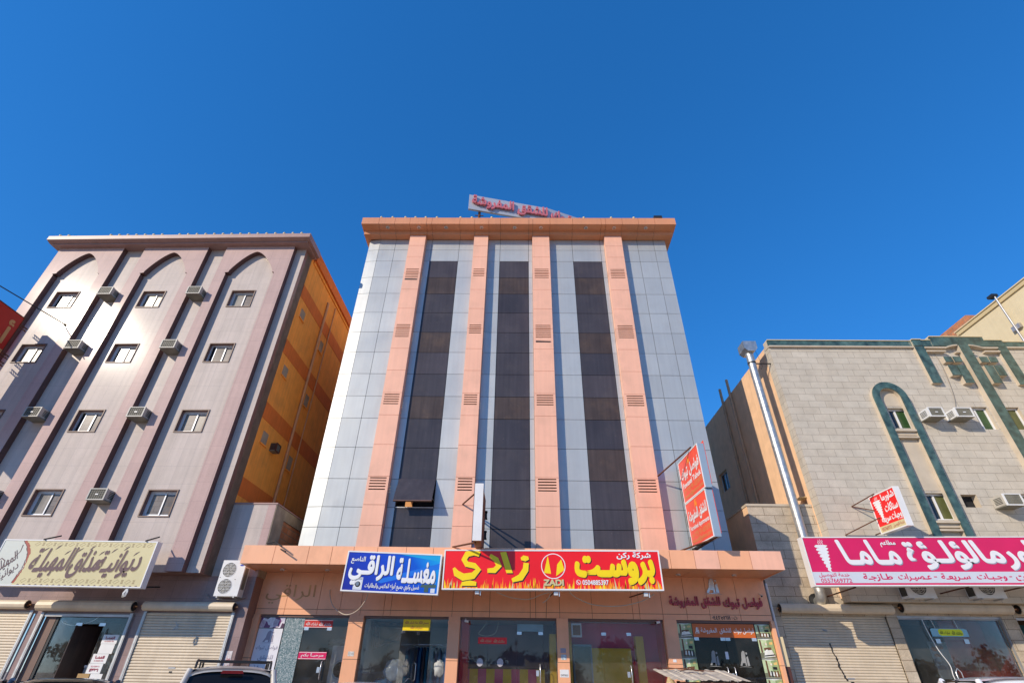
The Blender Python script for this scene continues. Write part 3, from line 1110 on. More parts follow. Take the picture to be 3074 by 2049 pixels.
# shop rooms
BAYS = {'A': (-7.97, -5.18), 'B': (-4.74, -2.12), 'C': (-1.77, 1.18), 'D': (1.53, 4.44), 'E': (4.83, 7.69)}
M_WA = mat('wall_blue_grey', (0.40, 0.43, 0.45), 0.8, var=0.05)
M_WB = mat('wall_pale_grey', (0.72, 0.74, 0.75), 0.8, var=0.05)
M_WC = mat('wall_plum', (0.26, 0.15, 0.21), 0.8, var=0.05)
M_WD = mat('wall_maroon', (0.72, 0.09, 0.22), 0.7, var=0.05)
M_WY = mat('wall_yellow', (0.85, 0.56, 0.03), 0.6, var=0.05)
M_WR = mat('wall_red', (0.80, 0.02, 0.03), 0.6, var=0.05)
M_FLOOR = mat('shop_floor', (0.30, 0.27, 0.24), 0.4, var=0.1)
M_CEIL = mat('shop_ceiling', (0.5, 0.5, 0.5), 0.8, var=0.03)
for k, wm in (('A', M_WA), ('B', M_WB), ('C', M_WC), ('D', M_WD), ('E', M_WC)):
    a, b = BAYS[k]
    p = MB()
    y0, y1, zt = 0.31, {'C': 2.2, 'D': 1.15}.get(k, 3.9), 3.12
    p.quad((a, y1, 0.14), (b, y1, 0.14), (b, y1, zt), (a, y1, zt), wm)
    left = M_WR if k == 'C' else wm
    right = M_WR if k == 'D' else wm
    p.quad((a, y0, 0.14), (a, y1, 0.14), (a, y1, zt), (a, y0, zt), left)
    p.quad((b, y1, 0.14), (b, y0, 0.14), (b, y0, zt), (b, y1, zt), right)
    p.quad((a, y0, 0.14), (b, y0, 0.14), (b, y1, 0.14), (a, y1, 0.14), M_FLOOR)
    p.quad((a, y1, zt), (b, y1, zt), (b, y0, zt), (a, y0, zt), M_CEIL)
    if k == 'D':
        p.box(1.56, 1.66, 0.5, 0.9, 0.14, 3.1, M_WY)
        p.box(2.3, 3.55, .95, 1.13, 0.2, 2.42, M_WY)
        p.box(3.70, 3.95, .85, 1.13, 0.2, 2.75, M_WY)
        p.box(3.56, 4.43, .90, 1.13, 0.2, 2.08, M_WR)
    if k == 'C':
        p.box(0.98, 1.17, 0.40, 0.9, 0.14, 2.75, M_WY)
        p.box(-1.75, -1.52, 0.45, 0.9, 0.14, 3.1, M_WR)
    p.build('shop_interior', hotel)


def shopfront(key, panes, door=None, film=None):
    a, b = BAYS[key]
    p = MB()
    p.box(a, b, 0.05, 0.15, 3.08, 3.14, M_BRFRAME)
    fr = p.build('shop_window', hotel)
    p = MB()
    p.box(a, b, 0.06, 0.14, 0.14, 0.22, M_GALV)
    p.build('sill_rail', fr)
    xs = [a] + panes + [b]
    for x0, x1 in zip(xs[:-1], xs[1:]):
        if door and abs(x0 - door[0]) < 1e-6:
            continue
        q = MB()
        q.box(x0 + 0.004, x1 - 0.004, 0.098, 0.106, 0.22, 3.08, film or M_GLASS)
        q.build('glass_pane', fr)
    if door:
        x0, x1, zt, ang, leaves = door
        q = MB()
        q.box(x0 + .004, x1 - .004, 0.098, 0.106, zt + 0.004, 3.08, film or M_GLASS)
        q.build('glass_pane', fr)
        w = (x1 - x0) / leaves
        for i in range(leaves):
            d = MB()
            h0 = x0 + w * i + 0.005
            h1 = x0 + w * (i + 1) - 0.005
            c, s = math.cos(ang), math.sin(ang)
            T = lambda u, dd, zz: (h0 + u * c - dd * s, 0.102 - u * s + dd * c, zz) if ang >= 0 else (h0 + u, 0.102 + dd, zz)
            if ang:
                T = lambda u, dd, zz: (h0 + u * c + dd * s, 0.102 - u * s + dd * c, zz)
            W = h1 - h0
            vv = [T(0, -.004, .2), T(W, -.004, .2), T(W, .004, .2), T(0, .004, .2), T(0, -.004, zt), T(W, -.004, zt), T(W, .004, zt), T(0, .004, zt)]
            d.add(vv, [(0, 3, 2, 1), (4, 5, 6, 7), (0, 1, 5, 4), (1, 2, 6, 5), (2, 3, 7, 6), (3, 0, 4, 7)], film or M_GLASS)
            do = d.build('door', fr)
            hd = MB()
            uh = W - 0.1 if (leaves == 1 or i == 0) else 0.1
            hd.tube([T(uh, -.005, 1.5), T(uh, -.06, 1.53), T(uh, -.06, 1.92), T(uh, -.005, 1.95)], 0.014, M_SILVER, 8)
            hd.box(h0 + uh - .12 if not ang else h0, h0 + uh - .04 if not ang else h0 + .01, 0.085, 0.097, 1.66, 1.8, M_SILVER)
            hd.build('handle', do)
            for uu in (0.0, W - 0.14):
                cl = MB()
                p_ = [T(uu, -.012, zt - .05), T(uu + .14, -.012, zt - .05), T(uu + .14, -.012, zt + .03), T(uu, -.012, zt + .03)]
                q_ = [T(uu, -.005, zt - .05), T(uu + .14, -.005, zt - .05), T(uu + .14, -.005, zt + .03), T(uu, -.005, zt + .03)]
                cl.add(p_ + q_, [(0, 1, 2, 3), (7, 6, 5, 4), (0, 4, 5, 1), (1, 5, 6, 2), (2, 6, 7, 3), (3, 7, 4, 0)], M_SILVER)
                cl.build('clamp', do)
    return fr


shopfront('A', [-7.18, -6.56, -5.7], (-6.56, -5.7, 2.79, 0, 1))
shopfront('B', [-3.55, -2.66], (-3.55, -2.66, 2.75, R(-62), 1))
shopfront('C', [-0.9, -0.03, 0.77], (-0.03, 0.77, 2.75, 0, 1))
shopfront('D', [2.53, 3.44], (2.53, 3.44, 2.76, 0, 1))
shopfront('E', [5.32, 7.2], (5.32, 7.2, 2.67, 0, 2), M_FILM)

# ------------------------------------------------------------------ pink stone building on the left
pink = thing('pink_stone_building', 'pink and pale granite building with three pointed arch bays and an orange side wall', 'building',
             (-8.9, 0, 0), (0, 0, R(-1.0)))
FRONT, BACK = -1.385, -1.15
UL, UR = -11.93, -0.70
WROWS = [(14.30, 15.12), (11.60, 12.42), (8.70, 9.52), (5.78, 6.60)]
WCOLS = [(-10.97, -10.0), (-7.16, -6.22), (-3.30, -2.34)]
wins = [(c[0], c[1], r_[0], r_[1]) for c in WCOLS for r_ in WROWS]
mb = MB()
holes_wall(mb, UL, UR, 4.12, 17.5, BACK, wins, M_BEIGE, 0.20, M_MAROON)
mb.build('recessed_wall', pink, True)
mb = MB()
mb.box(UL, UR, BACK + 0.21, 14, 4.13, 17.48, M_CONC)
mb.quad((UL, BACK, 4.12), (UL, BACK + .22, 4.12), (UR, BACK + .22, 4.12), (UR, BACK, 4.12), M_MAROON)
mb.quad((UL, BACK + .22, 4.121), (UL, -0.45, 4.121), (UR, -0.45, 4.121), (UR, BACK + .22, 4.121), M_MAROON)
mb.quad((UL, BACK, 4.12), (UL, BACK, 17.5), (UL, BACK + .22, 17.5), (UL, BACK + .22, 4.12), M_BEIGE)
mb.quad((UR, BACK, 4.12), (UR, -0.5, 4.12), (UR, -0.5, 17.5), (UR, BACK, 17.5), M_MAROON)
mb.build('core', pink, True)
mb = MB()                                                  # orange side wall with its bands
X = UR + 0.004
SIDEW = [(-0.1, 0.34, 14.55, 15.02), (-0.1, 0.34, 11.65, 12.12), (-0.1, 0.34, 8.75, 9.22), (-0.1, 0.34, 5.9, 6.36),
         (2.35, 2.75, 14.4, 14.98), (2.35, 2.75, 11.5, 12.08), (2.35, 2.75, 8.6, 9.18)]
fs = lambda a, b, d: (X - d, a, b)
holes_wall(mb, -0.5, 14, 4.1, 18.1, 0, SIDEW, M_ORANGE, 0.2, M_ORANGE, fs)
mb.quad((X, 14, 4.1), (UL, 14, 4.1), (UL, 14, 18.1), (X, 14, 18.1), M_ORANGE)
mb.quad((UL, 14, 4.1), (UL, BACK + .22, 4.1), (UL, BACK + .22, 18.1), (UL, 14, 18.1), M_ORANGE)
mb.quad((X, -0.5, 17.9), (X, -.5, 18.1), (UL, -.5, 18.1), (UL, -.5, 17.9), M_ORANGE)
mb.quad((UL, -.5, 18.1), (X, -.5, 18.1), (X, 14, 18.1), (UL, 14, 18.1), M_CONC)
mb.build('side_wall', pink, True)
mb = MB()
for z0, z1 in ((15.37, 16.02), (12.47, 13.10), (9.58, 10.22), (6.68, 7.30)):
    mb.box(X + 0.002, X + 0.012, -0.498, 13.9, z0, z1, M_ORBAND)
mb.build('colour_band', pink, True)
mb = MB()
mb.box(X, X + 0.14, -0.30, 14, 17.6, 18.15, M_ORBAND)
mb.box(X, X + 0.05, -0.30, 14, 17.45, 17.595, M_ORANGE)
mb.build('side_cornice', pink, True)
for a, b, c, d in SIDEW:
    q = MB()
    xx = X - 0.16
    q.box(xx - .03, xx, a, b, c, d, M_BLACKPANE)
    for e0, e1, e2, e3 in ((a, b, c, c + .04), (a, b, d - .04, d), (a, a + .04, c + .041, d - .041), (b - .04, b, c + .041, d - .041), ((a + b) / 2 - .02, (a + b) / 2 + .02, c + .041, d - .041)):
        q.box(xx + .001, xx + .03, e0, e1, e2, e3, M_WFRAME)
    q.box(X + .001, X + .05, a - .04, b + .04, c - .05, c - .005, M_ORANGE)
    q.build('window', pink, True)

BAYL = [(-11.93, -11.43, -9.40, -8.94), (-7.97, -7.53, -5.51, -5.05), (-4.22, -3.78, -1.68, -1.13)]
for a, o0, o1, b in BAYL:
    p = MB()
    c = (o0 + o1) / 2 - 0.02
    e0, e1 = o0 - 0.07, o1 + 0.01
    zs = 15.98
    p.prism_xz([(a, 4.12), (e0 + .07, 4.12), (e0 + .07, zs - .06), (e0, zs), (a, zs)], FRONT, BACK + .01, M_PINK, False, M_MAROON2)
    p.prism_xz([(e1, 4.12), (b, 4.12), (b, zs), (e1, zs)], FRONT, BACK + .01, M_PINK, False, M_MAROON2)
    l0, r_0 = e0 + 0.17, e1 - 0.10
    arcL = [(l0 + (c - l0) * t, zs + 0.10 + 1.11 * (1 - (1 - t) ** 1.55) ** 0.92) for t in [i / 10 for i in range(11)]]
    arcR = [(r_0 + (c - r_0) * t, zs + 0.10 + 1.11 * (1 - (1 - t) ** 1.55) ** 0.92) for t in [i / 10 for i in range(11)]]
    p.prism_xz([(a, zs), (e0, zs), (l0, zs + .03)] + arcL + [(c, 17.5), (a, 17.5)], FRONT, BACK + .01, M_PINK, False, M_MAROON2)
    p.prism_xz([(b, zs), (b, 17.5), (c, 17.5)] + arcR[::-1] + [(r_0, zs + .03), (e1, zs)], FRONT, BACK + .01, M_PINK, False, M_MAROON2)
    p.build('arched_frame', pink, True)
for ci, cc in enumerate(WCOLS):
    for ri, rr in enumerate(WROWS):
        a, b, c, d = cc[0], cc[1], rr[0], rr[1]
        q = MB()
        y = BACK
        t = 0.035
        for e in ((a - t, b + t, c - t, c), (a - t, b + t, d, d + t), (a - t, a, c, d), (b, b + t, c, d)):
            q.box(e[0], e[1], y - .03, y - .002, e[2], e[3], M_BRFRAME)
        yy = y + 0.17
        for e in ((a, b, c, c + .05), (a, b, d - .05, d), (a, a + .05, c + .05, d - .05), (b - .05, b, c + .05, d - .05)):
            q.box(e[0], e[1], yy - .05, yy, e[2], e[3], M_WFRAME)
        w = q.build('window', pink, True)
        mid = (a + b) / 2 + 0.02
        for si, (s0, s1, ys) in enumerate(((a + .05, mid + .03, yy - .015), (mid - .03, b - .05, yy + .012))):
            op = 0.12 if (si == 0 and (ci + ri) % 3 == 0) else 0.0
            s = MB()
            s0, s1 = s0 + op, s1 + (op * 0.5 if op else 0)
            for e in ((s0, s1, c + .05, c + .085), (s0, s1, d - .085, d - .05), (s0, s0 + .04, c + .085, d - .085), (s1 - .04, s1, c + .085, d - .085)):
                s.box(e[0], e[1], ys - .012, ys + .012, e[2], e[3], M_WFRAME)
            so = s.build('sash', w, True)
            s = MB()
            s.box(s0 + .04, s1 - .04, ys - .003, ys + .003, c + .085, d - .085, PANES[(ci * 5 + ri * 3 + si * 2) % 4])
            s.build('pane', w, True)
        s = MB()
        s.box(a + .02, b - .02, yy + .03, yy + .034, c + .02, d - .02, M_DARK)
        s.build('dark_opening', w, True)
# cornice
mb = MB()
mb.prism_yz([(-1.83, 17.84), (-1.83, 17.63), (-1.64, 17.57), (-1.15, 17.57), (-1.15, 17.84)], -12.28, -0.36, M_LCORN)
mb.prism_yz([(-1.62, 17.565), (-1.62, 17.50), (-1.15, 17.50), (-1.15, 17.565)], -12.13, -0.50, M_LCORN)
mb.box(-12.28, -0.36, -1.8, -0.55, 17.845, 17.87, M_LCORN)
for x0, x1, xl0, xl1 in ((UR, -0.36, UR, -0.50), (-12.28, UL, -12.13, UL)):
    mb.box(x0, x1, -1.148, -0.5, 17.57, 17.84, M_LCORN)
    mb.box(xl0, xl1, -1.148, -0.5, 17.50, 17.565, M_LCORN)
mb.build('cornice', pink, True)

# ground floor of the pink building and the low annex beside it
mb = MB()
YG = -0.5
holes_wall(mb, -13.2, 0.75, 0.12, 4.125, YG, [(-9.4, -5.75, 0.12, 3.05), (-5.5, -2.68, 0.12, 3.05), (-2.36, 0.42, 0.12, 3.1)], M_GRSTONE, 0.12)
mb.quad((0.75, YG, 0.12), (0.75, 0.3, 0.12), (0.75, 0.3, 4.125), (0.75, YG, 4.125), M_MAROON)
mb.build('ground_floor_wall', pink, True)
mb = MB()
xr = 0.76
mb.quad((UR + .01, YG - .003, 4.127), (xr, YG - .003, 4.127), (xr, YG - .003, 6.35), (UR + .01, YG - .003, 6.35), M_BEIGE)
mb.box(xr - 0.26, xr + 0.002, YG - .008, YG - .004, 4.13, 6.34, M_PINK)
mb.box(UR + .01, xr + .05, YG - .03, 3.2, 6.352, 6.40, M_LCORN)
mb.quad((xr, YG - .003, 4.127), (xr, 3.2, 4.127), (xr, 3.2, 6.35), (xr, YG - .003, 6.35), M_RBRICK)
mb.box(xr + .001, xr + .03, YG, 0.25, 4.13, 6.35, M_CONC)
mb.box(xr + .001, xr + .03, 0.251, 3.2, 6.0, 6.35, M_CONC)
mb.box(xr + .001, xr + .028, 2.9, 3.2, 4.13, 5.999, M_CONC)
mb.build('annex', pink, True)


# ---- roller shutters
def shutter(parent, x0, x1, zt, yc, yb, bx0, bx1, bz0, bz1, closed=True, local=False, guides=True):
    m_ = MB()
    rr = (bz1 - bz0) / 2
    cy, cz = yb + rr, (bz0 + bz1) / 2
    n = 22
    poly = []
    for k in range(n):
        a = 2 * math.pi * k / n
        r_ = rr * (1.0 if k % 2 else 0.965)
        poly.append((cy + r_ * math.cos(a), cz + r_ * math.sin(a)))
    m_.prism_yz(poly, bx0, bx1, M_SHUT)
    b_ = m_.build('roller_shutter', parent, local)
    for xx, s in ((bx0, -1), (bx1, 1)):
        q = MB()
        q.prism_yz(ring_pts(cy, cz, rr * .85, rr * .85, 14), xx + s * .002, xx + s * .012, M_BLACK)
        q.prism_yz(ring_pts(cy, cz, rr * .35, rr * .35, 10), xx + s * .013, xx + s * .05, M_RUST)
        q.box(xx + s * .02, xx + s * .10, cy - .02, cy + .02, cz - .015, cz + .015, M_PTAN)
        q.build('drum_end', b_, local)
    if closed:
        q = MB()
        h = 0.072
        z = zt
        k = 0
        while z > 0.16:
            yc_ = yc
            yc = yc_ + random.uniform(-.004, .004)
            q.prism_yz([(yc, z), (yc - .012, z - .012), (yc - .016, z - h * .5), (yc - .012, z - h + .014), (yc, z - h + .004), (yc + .008, z - h * .5)], x0, x1, M_SHUT)
            yc = yc_
            z -= h
            k += 1
        q.box(x0, x1, yc + .012, yc + .018, 0.14, zt, M_JOINT)
        q.box((x0 + x1) / 2 - .1, (x0 + x1) / 2 + .1, yc - .02, yc - .012, 1.70, 1.735, M_RAIL)
        q.box((x0 + x1) / 2 - .04, (x0 + x1) / 2 + .05, yc - .022, yc - .012, 1.60, 1.64, M_BLACK)
        q.build('curtain', b_, local)
    else:
        q = MB()
        q.box(x0, x1, yc - .02, yc + .02, zt - .07, zt, M_RAIL)
        q.build('bottom_bar', b_, local)
    if guides:
        for a, b in ((x0 - .09, x0), (x1, x1 + .09)):
            q = MB()
            q.box(a, b, yc - .05, yc + .03, 0.13, zt + .03, M_RAIL)
            q.box(a + .03, b - .03, yc - .056, yc - .051, 0.2, zt - .02, M_GALV)
            q.build('guide_rail', b_, local)
    return b_


shutter(pink, -7.9 - 1.3, -5.88, 3.09, YG - 0.03, YG - 0.28, -9.25, -5.99, 3.14, 3.39, True, True)
shutter(pink, -5.42, -2.76, 3.04, YG - 0.03, YG - 0.30, -5.63, -2.68, 3.10, 3.40, False, True)
shutter(pink, -2.27, 0.33, 3.10, YG - 0.03, YG - 0.28, -2.36, 0.40, 3.14, 3.39, True, True)

def scrawl(parent, pts, y, w, mt, local=False):
    rn = random.Random(len(pts))
    b_ = MB()
    P_ = Plane((0, y, 0))
    for (x0, z0), (x1, z1) in zip(pts[:-1], pts[1:]):
        n_ = 7
        q_ = [(x0 + (x1 - x0) * k / n_ + rn.uniform(-.03, .03), z0 + (z1 - z0) * k / n_) for k in range(n_ + 1)]
        stroke(b_, P_, q_, [w * rn.uniform(.5, 1.6) for _ in q_], mt, 0)
    return b_.build('paint_scrawl', parent, local)


scrawl(pink, [(-1.30, 2.86), (-1.22, 2.70), (-1.30, 2.66), (-1.20, 2.80), (-1.18, 2.66)], YG - .052, .018, M_RAIL, True)

# shop behind the raised shutter: glass, door, stock
q = MB()
a, b = -5.48, -2.70
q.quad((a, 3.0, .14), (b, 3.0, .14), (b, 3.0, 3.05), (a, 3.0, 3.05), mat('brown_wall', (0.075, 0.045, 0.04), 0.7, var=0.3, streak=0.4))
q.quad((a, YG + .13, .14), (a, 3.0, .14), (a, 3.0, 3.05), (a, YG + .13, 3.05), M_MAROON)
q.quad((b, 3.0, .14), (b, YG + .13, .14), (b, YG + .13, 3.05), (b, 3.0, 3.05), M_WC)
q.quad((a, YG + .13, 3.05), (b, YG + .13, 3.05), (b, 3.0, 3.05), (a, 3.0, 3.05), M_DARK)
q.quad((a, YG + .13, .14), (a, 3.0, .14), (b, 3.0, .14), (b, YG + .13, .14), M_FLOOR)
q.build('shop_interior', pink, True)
q = MB()
q.box(-5.40, -5.08, YG + .05, YG + .16, 0.14, 3.02, M_BRFRAME)
q.box(-5.06, -4.99, YG + .05, YG + .16, 0.14, 3.02, M_BLACK)
fr = q.build('shop_window', pink, True)
for x0, x1, z0, z1 in ((-4.98, -4.33, 0.14, 3.0), (-4.32, -3.55, 2.79, 3.0), (-3.54, -2.78, 0.14, 3.0)):
    q = MB()
    q.box(x0, x1, YG + .08, YG + .088, z0, z1, M_GLASS)
    q.build('glass_pane', fr, True)
for xx in (-4.40, -3.68):
    q = MB()
    q.box(xx, xx + .19, YG + .065, YG + .078, 2.74, 2.82, M_SILVER)
    q.build('clamp', fr, True)

# ------------------------------------------------------------------ tan stone building on the right (x = 9 + u measured on its front)
tan = thing('stone_building', 'tan stone block building with green marble trim and a green arched window surround', 'building', (10.35, 0, 0))
XE = 24.0
RW = [(14.12, 14.86, 9.55, 10.37), (17.33, 17.92, 9.53, 10.45), (18.55, 19.12, 9.53, 10.45), (14.12, 14.86, 6.22, 7.12), (17.30, 17.92, 6.22, 7.12)]
HOLE = (15.3, 15.84, 6.64, 7.08)
ARI = (13.91, 14.73)
mb = MB()
holes_wall(mb, 10.35, XE, 3.72, 13.12, 0.0, RW + [HOLE], M_STONE, 0.24, M_SMOOTH)
mb.quad((10.348, 0.0, 3.72), (10.348, 0.0, 13.3), (10.348, 0.44, 13.3), (10.348, 0.44, 3.72), M_STONE)
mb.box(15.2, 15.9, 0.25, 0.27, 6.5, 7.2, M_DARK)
mb.build('front_wall', tan)
mb = MB()
SW = [(4.30, 4.65, 9.86, 10.5), (6.9, 8.03, 9.48, 10.42), (0.72, 1.0, 6.55, 7.1)]
fs = lambda a, b, d: (10.35 + d, a, b)
holes_wall(mb, 0.44, 14, 3.85, 13.3, 0, SW, M_TANPL, 0.2, M_TANPL, fs)
mb.quad((10.35, 14, 0), (10.35, 14, 13.3), (XE, 14, 13.3), (XE, 14, 0), M_TANPL)
mb.quad((XE, 0, 0), (XE, 14, 0), (XE, 14, 13.3), (XE, 0, 13.3), M_TANPL)
mb.quad((10.35, .1, 13.3), (XE, .1, 13.3), (XE, 14, 13.3), (10.35, 14, 13.3), M_CONC)
mb.quad((10.35, 0.0, 3.72), (10.35, 0.5, 3.72), (XE, 0.5, 3.72), (XE, 0.0, 3.72), M_SMOOTH)
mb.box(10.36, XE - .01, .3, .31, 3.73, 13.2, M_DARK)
mb.build('side_wall', tan)
for a, b, c, d in SW:
    q = MB()
    q.box(10.50, 10.53, a, b, c, d, M_BLACKPANE)
    for e in ((a, b, c, c + .05), (a, b, d - .05, d), (a, a + .05, c + .051, d - .051), (b - .05, b, c + .051, d - .051), ((a + b) / 2 - .03, (a + b) / 2 + .03, c + .051, d - .051)):
        q.box(10.47, 10.499, e[0], e[1], e[2], e[3], M_WFRAME)
    q.build('window', tan)
q = MB()                                                   # yellowed window hood and bracket on the side wall
q.prism([(0.62, 7.15), (1.05, 7.15), (1.05, 7.12), (0.62, 7.12)], lambda a, b, d: (d, a, b), 10.12, 10.349, M_CREAMTRIM)
q.build('window_hood', tan)
for k, (a, b, c, d) in enumerate(RW):
    q = MB()
    y = 0.15
    t = 0.055
    for e in ((a, b, c, c + t), (a, b, d - t, d), (a, a + t, c + t, d - t), (b - t, b, c + t, d - t)):
        q.box(e[0], e[1], y - .03, y + .05, e[2], e[3], M_WHITE)
    mid = a + (b - a) * (0.42 if k in (0, 3) else 0.3)
    q.box(mid - .03, mid + .03, y - .025, y + .045, c + t, d - t, M_WHITE)
    w = q.build('window', tan)
    q = MB()
    q.box(a + t, mid - .03, y + .02, y + .026, c + t, d - t, M_BLACKPANE)
    q.build('pane', w)
    q = MB()
    q.box(mid + .03, b - t, y + .0, y + .006, c + t, d - t, M_GRPANE if k in (0, 1) else M_OLPANE)
    q.build('pane', w)
    if k == 0:
        q = MB()
        q.box(mid - .05, b + .03, y - .1, y - .031, c - .02, c + .02, mat('red_ledge', (0.28, 0.07, 0.04), 0.6))
        q.build('ledge', w)

# green marble trim
TW = {}


def slab(x0, x1, y0, z0, z1, n=None, name='marble_trim'):
    """marble slab on the wall with tan stone edges"""
    q = MB()
    n = n or max(1, round((z1 - z0) / 0.95))
    h = (z1 - z0) / n
    for i in range(n):
        q.box(x0, x1, y0, y0 + 0.03, z0 + i * h + 0.002, z0 + (i + 1) * h - 0.002, M_GREEN)
    q.box(x0 + .001, x1 - .001, y0 + 0.031, 0.0, z0, z1, M_SMOOTH)
    return q.build(name, tan)


slab(16.25, 16.62, -0.15, 11.42, 13.14)
slab(17.99, 18.37, -0.24, 4.7, 13.16)
slab(19.60, 19.97, -0.15, 11.38, 13.14)
for x0, x1, z0, z1 in ((17.13, 17.43, 12.35, 12.60), (17.49, 17.79, 12.35, 12.60), (17.12, 17.44, 11.74, 12.20), (17.47, 17.80, 11.40, 12.20),
                       (18.55, 18.85, 12.35, 12.60), (18.91, 19.21, 12.35, 12.60), (18.56, 18.88, 11.40, 12.20), (18.93, 19.24, 11.74, 12.20)):
    slab(x0, x1, -0.22, z0, z1, 1, 'marble_tile')
q = MB()                                                   # parapet band
for x0, x1, y0, zt in ((10.33, 16.25, -0.06, 13.44), (16.25, 16.62, -0.15, 13.46), (16.62, 17.05, -0.10, 13.46), (17.05, 19.25, -0.12, 13.62), (19.25, 19.97, -0.12, 13.46),
                       (19.97, XE, -0.06, 13.42)):
    n = max(1, round((x1 - x0) / 0.9))
    w = (x1 - x0) / n
    for i in range(n):
        q.box(x0 + i * w + .002, x0 + (i + 1) * w - .002, y0, y0 + .05, 13.18, zt, M_GREEN)
    q.box(x0, x1, y0 + .051, 0.3, 13.125, zt - .002, M_SMOOTH)
    q.box(x0, x1, y0 - .03, 0.3, zt, zt + .03, M_CREAM)
q.build('parapet', tan)
q = MB()
for x0, x1 in ((10.33, 16.24), (19.98, XE)):
    q.box(x0, x1, -0.10, -0.002, 13.11, 13.17, M_SMOOTH)
for x0, x1, zz in ((16.63, 17.45, 13.10), (16.63, 17.40, 12.93), (18.93, 19.59, 13.10), (18.98, 19.59, 12.93)):
    q.box(x0, x1, -0.17, -0.002, zz - .06, zz, M_SMOOTH)
for sg, cx in ((1, 17.72), (-1, 18.66)):
    pts = [(cx + sg * (-0.28 + 0.52 * t), 13.08 + 0.12 * math.sin(t * 1.57) - (0.0 if t < .9 else .0)) for t in [i / 8 for i in range(9)]]
    poly = pts + [(x, z - 0.05) for x, z in pts[::-1]]
    q.prism_xz(poly, -0.2, -0.002, M_SMOOTH)
    q.box(*sorted((cx + sg * 0.1, cx + sg * 0.24)), -0.16, -0.002, 12.84, 12.90, M_SMOOTH)
q.build('cornice', tan)
q = MB()                                                   # green arch
cx, ro, ri = 14.30, 0.66, 0.40
zs = 10.75
n = 10
for side in (-1, 1):
    zz = [4.7 + i * (zs - 4.7) / 8 for i in range(9)]
    for z0, z1 in zip(zz[:-1], zz[1:]):
        q.box(*sorted((cx + side * ro, cx + side * ri)), -0.2, -0.15, z0 + .002, z1 - .002, M_GREEN)
    q.box(*sorted((cx + side * (ro - .002), cx + side * (ri + .002))), -0.149, 0.0, 4.7, zs, M_SMOOTH)
for i in range(n):
    a0, a1 = math.pi * i / n, math.pi * (i + 1) / n
    am = (a0 + a1) / 2
    e = 0.003
    seg = [(cx + r_ * math.cos(t), zs + r_ * math.sin(t)) for r_, t in ((ri, a0 + e), (ro, a0 + e), (ro, am), (ro, a1 - e), (ri, a1 - e), (ri, am))]
    q.prism_xz(seg, -0.2, -0.15, M_GREEN)
    seg = [(cx + r_ * math.cos(t), zs + r_ * math.sin(t)) for r_, t in ((ri + .002, a0), (ro - .002, a0), (ro - .002, am), (ro - .002, a1), (ri + .002, a1), (ri + .002, am))]
    q.prism_xz(seg, -0.149, 0.0, M_SMOOTH)
q.build('arch_surround', tan)
for z in (9.42, 6.14):
    q = MB()
    q.box(cx - ri + .003, cx + ri - .003, -0.19, -0.002, z - .07, z, M_SMOOTH)
    q.box(cx - ri + .003, cx + ri - .003, -0.10, -0.002, z - .20, z - .071, M_SMOOTH)
    q.box(cx - ri + .003, cx + ri - .003, -0.17, -0.002, z - .32, z - .26, M_SMOOTH)
    q.build('sill', tan)
for lo, hi in ((7.2, 9.08), (10.45, 11.14)):
    q = MB()
    if hi < 10:
        q.box(cx - ri + .004, cx + ri - .004, -0.012, -0.002, lo, hi, M_SMOOTH)
    else:
        q.prism_xz([(cx - ri + .01, lo)] + [(cx + (ri - .01) * math.cos(t), zs + (ri - .01) * math.sin(t)) for t in [math.pi - math.pi * k / 12 for k in range(13)]] + [(cx + ri - .01, lo)], -0.012, -0.002, M_SMOOTH)
    q.build('panel', tan)

# ground floor and low block
mb = MB()
YR = 0.5
holes_wall(mb, 7.83, XE, 0.12, 3.80, YR, [(8.30, 11.58, .12, 3.36), (11.92, 15.16, .12, 3.40), (15.6, 19.0, .12, 3.4)], M_STONE2, 0.2)
mb.quad((8.06, YR, 3.801), (10.35, YR, 3.801), (10.35, YR, 6.75), (8.06, YR, 6.75), M_STONE2)
mb.quad((7.83, YR, .12), (7.83, YR, 3.8), (7.83, 6, 3.8), (7.83, 6, .12), M_TANPL)
mb.quad((8.06, YR, 3.8), (8.06, YR, 6.75), (8.06, 9, 6.75), (8.06, 9, 3.8), M_TANPL)
mb.quad((7.83, YR, 3.80), (8.06, YR, 3.80), (8.06, 6, 3.8), (7.83, 6, 3.8), M_TANPL)
mb.box(8.04, 10.34, YR - .02, 9, 6.752, 6.83, M_SMOOTH)
mb.build('low_block', tan)
q = MB()
q.box(7.80, 7.98, 0.05, 0.49, 0.12, 1.98, M_BASEDARK)
q.box(7.80, 7.98, 0.05, 0.49, 1.985, 2.74, M_CREAM)
q.build('tiled_pier', tan)
shutter(tan, 8.30, 11.58, 3.36, YR + 0.08, YR - 0.30, 8.24, 11.74, 3.40, 3.68)
scrawl(tan, [(9.62, 2.62), (9.66, 2.20), (9.74, 1.80), (9.80, 1.66)], YR + .058, .045, M_PBLACK)
scrawl(tan, [(9.5, 2.98), (9.62, 2.94)], YR + .058, .05, M_RAIL)
shutter(tan, 11.92, 15.14, 3.40, YR + 0.08, YR - 0.32, 12.04, 15.42, 3.44, 3.75, False)
shutter(tan, 15.6, 19.0, 3.38, YR + 0.08, YR - 0.30, 15.66, 19.0, 3.44, 3.74, False)
q = MB()
a, b = 11.94, 15.14
M_REDWALL = mat('glossy_red_wall', (0.33, 0.025, 0.012), 0.12, var=0.5, scale=1.6, coat=0.4)
q.quad((a, 4.0, .14), (b, 4.0, .14), (b, 4.0, 3.4), (a, 4.0, 3.4), mat('shop_back_wall', (0.16, 0.12, 0.10), 0.7, var=0.2))
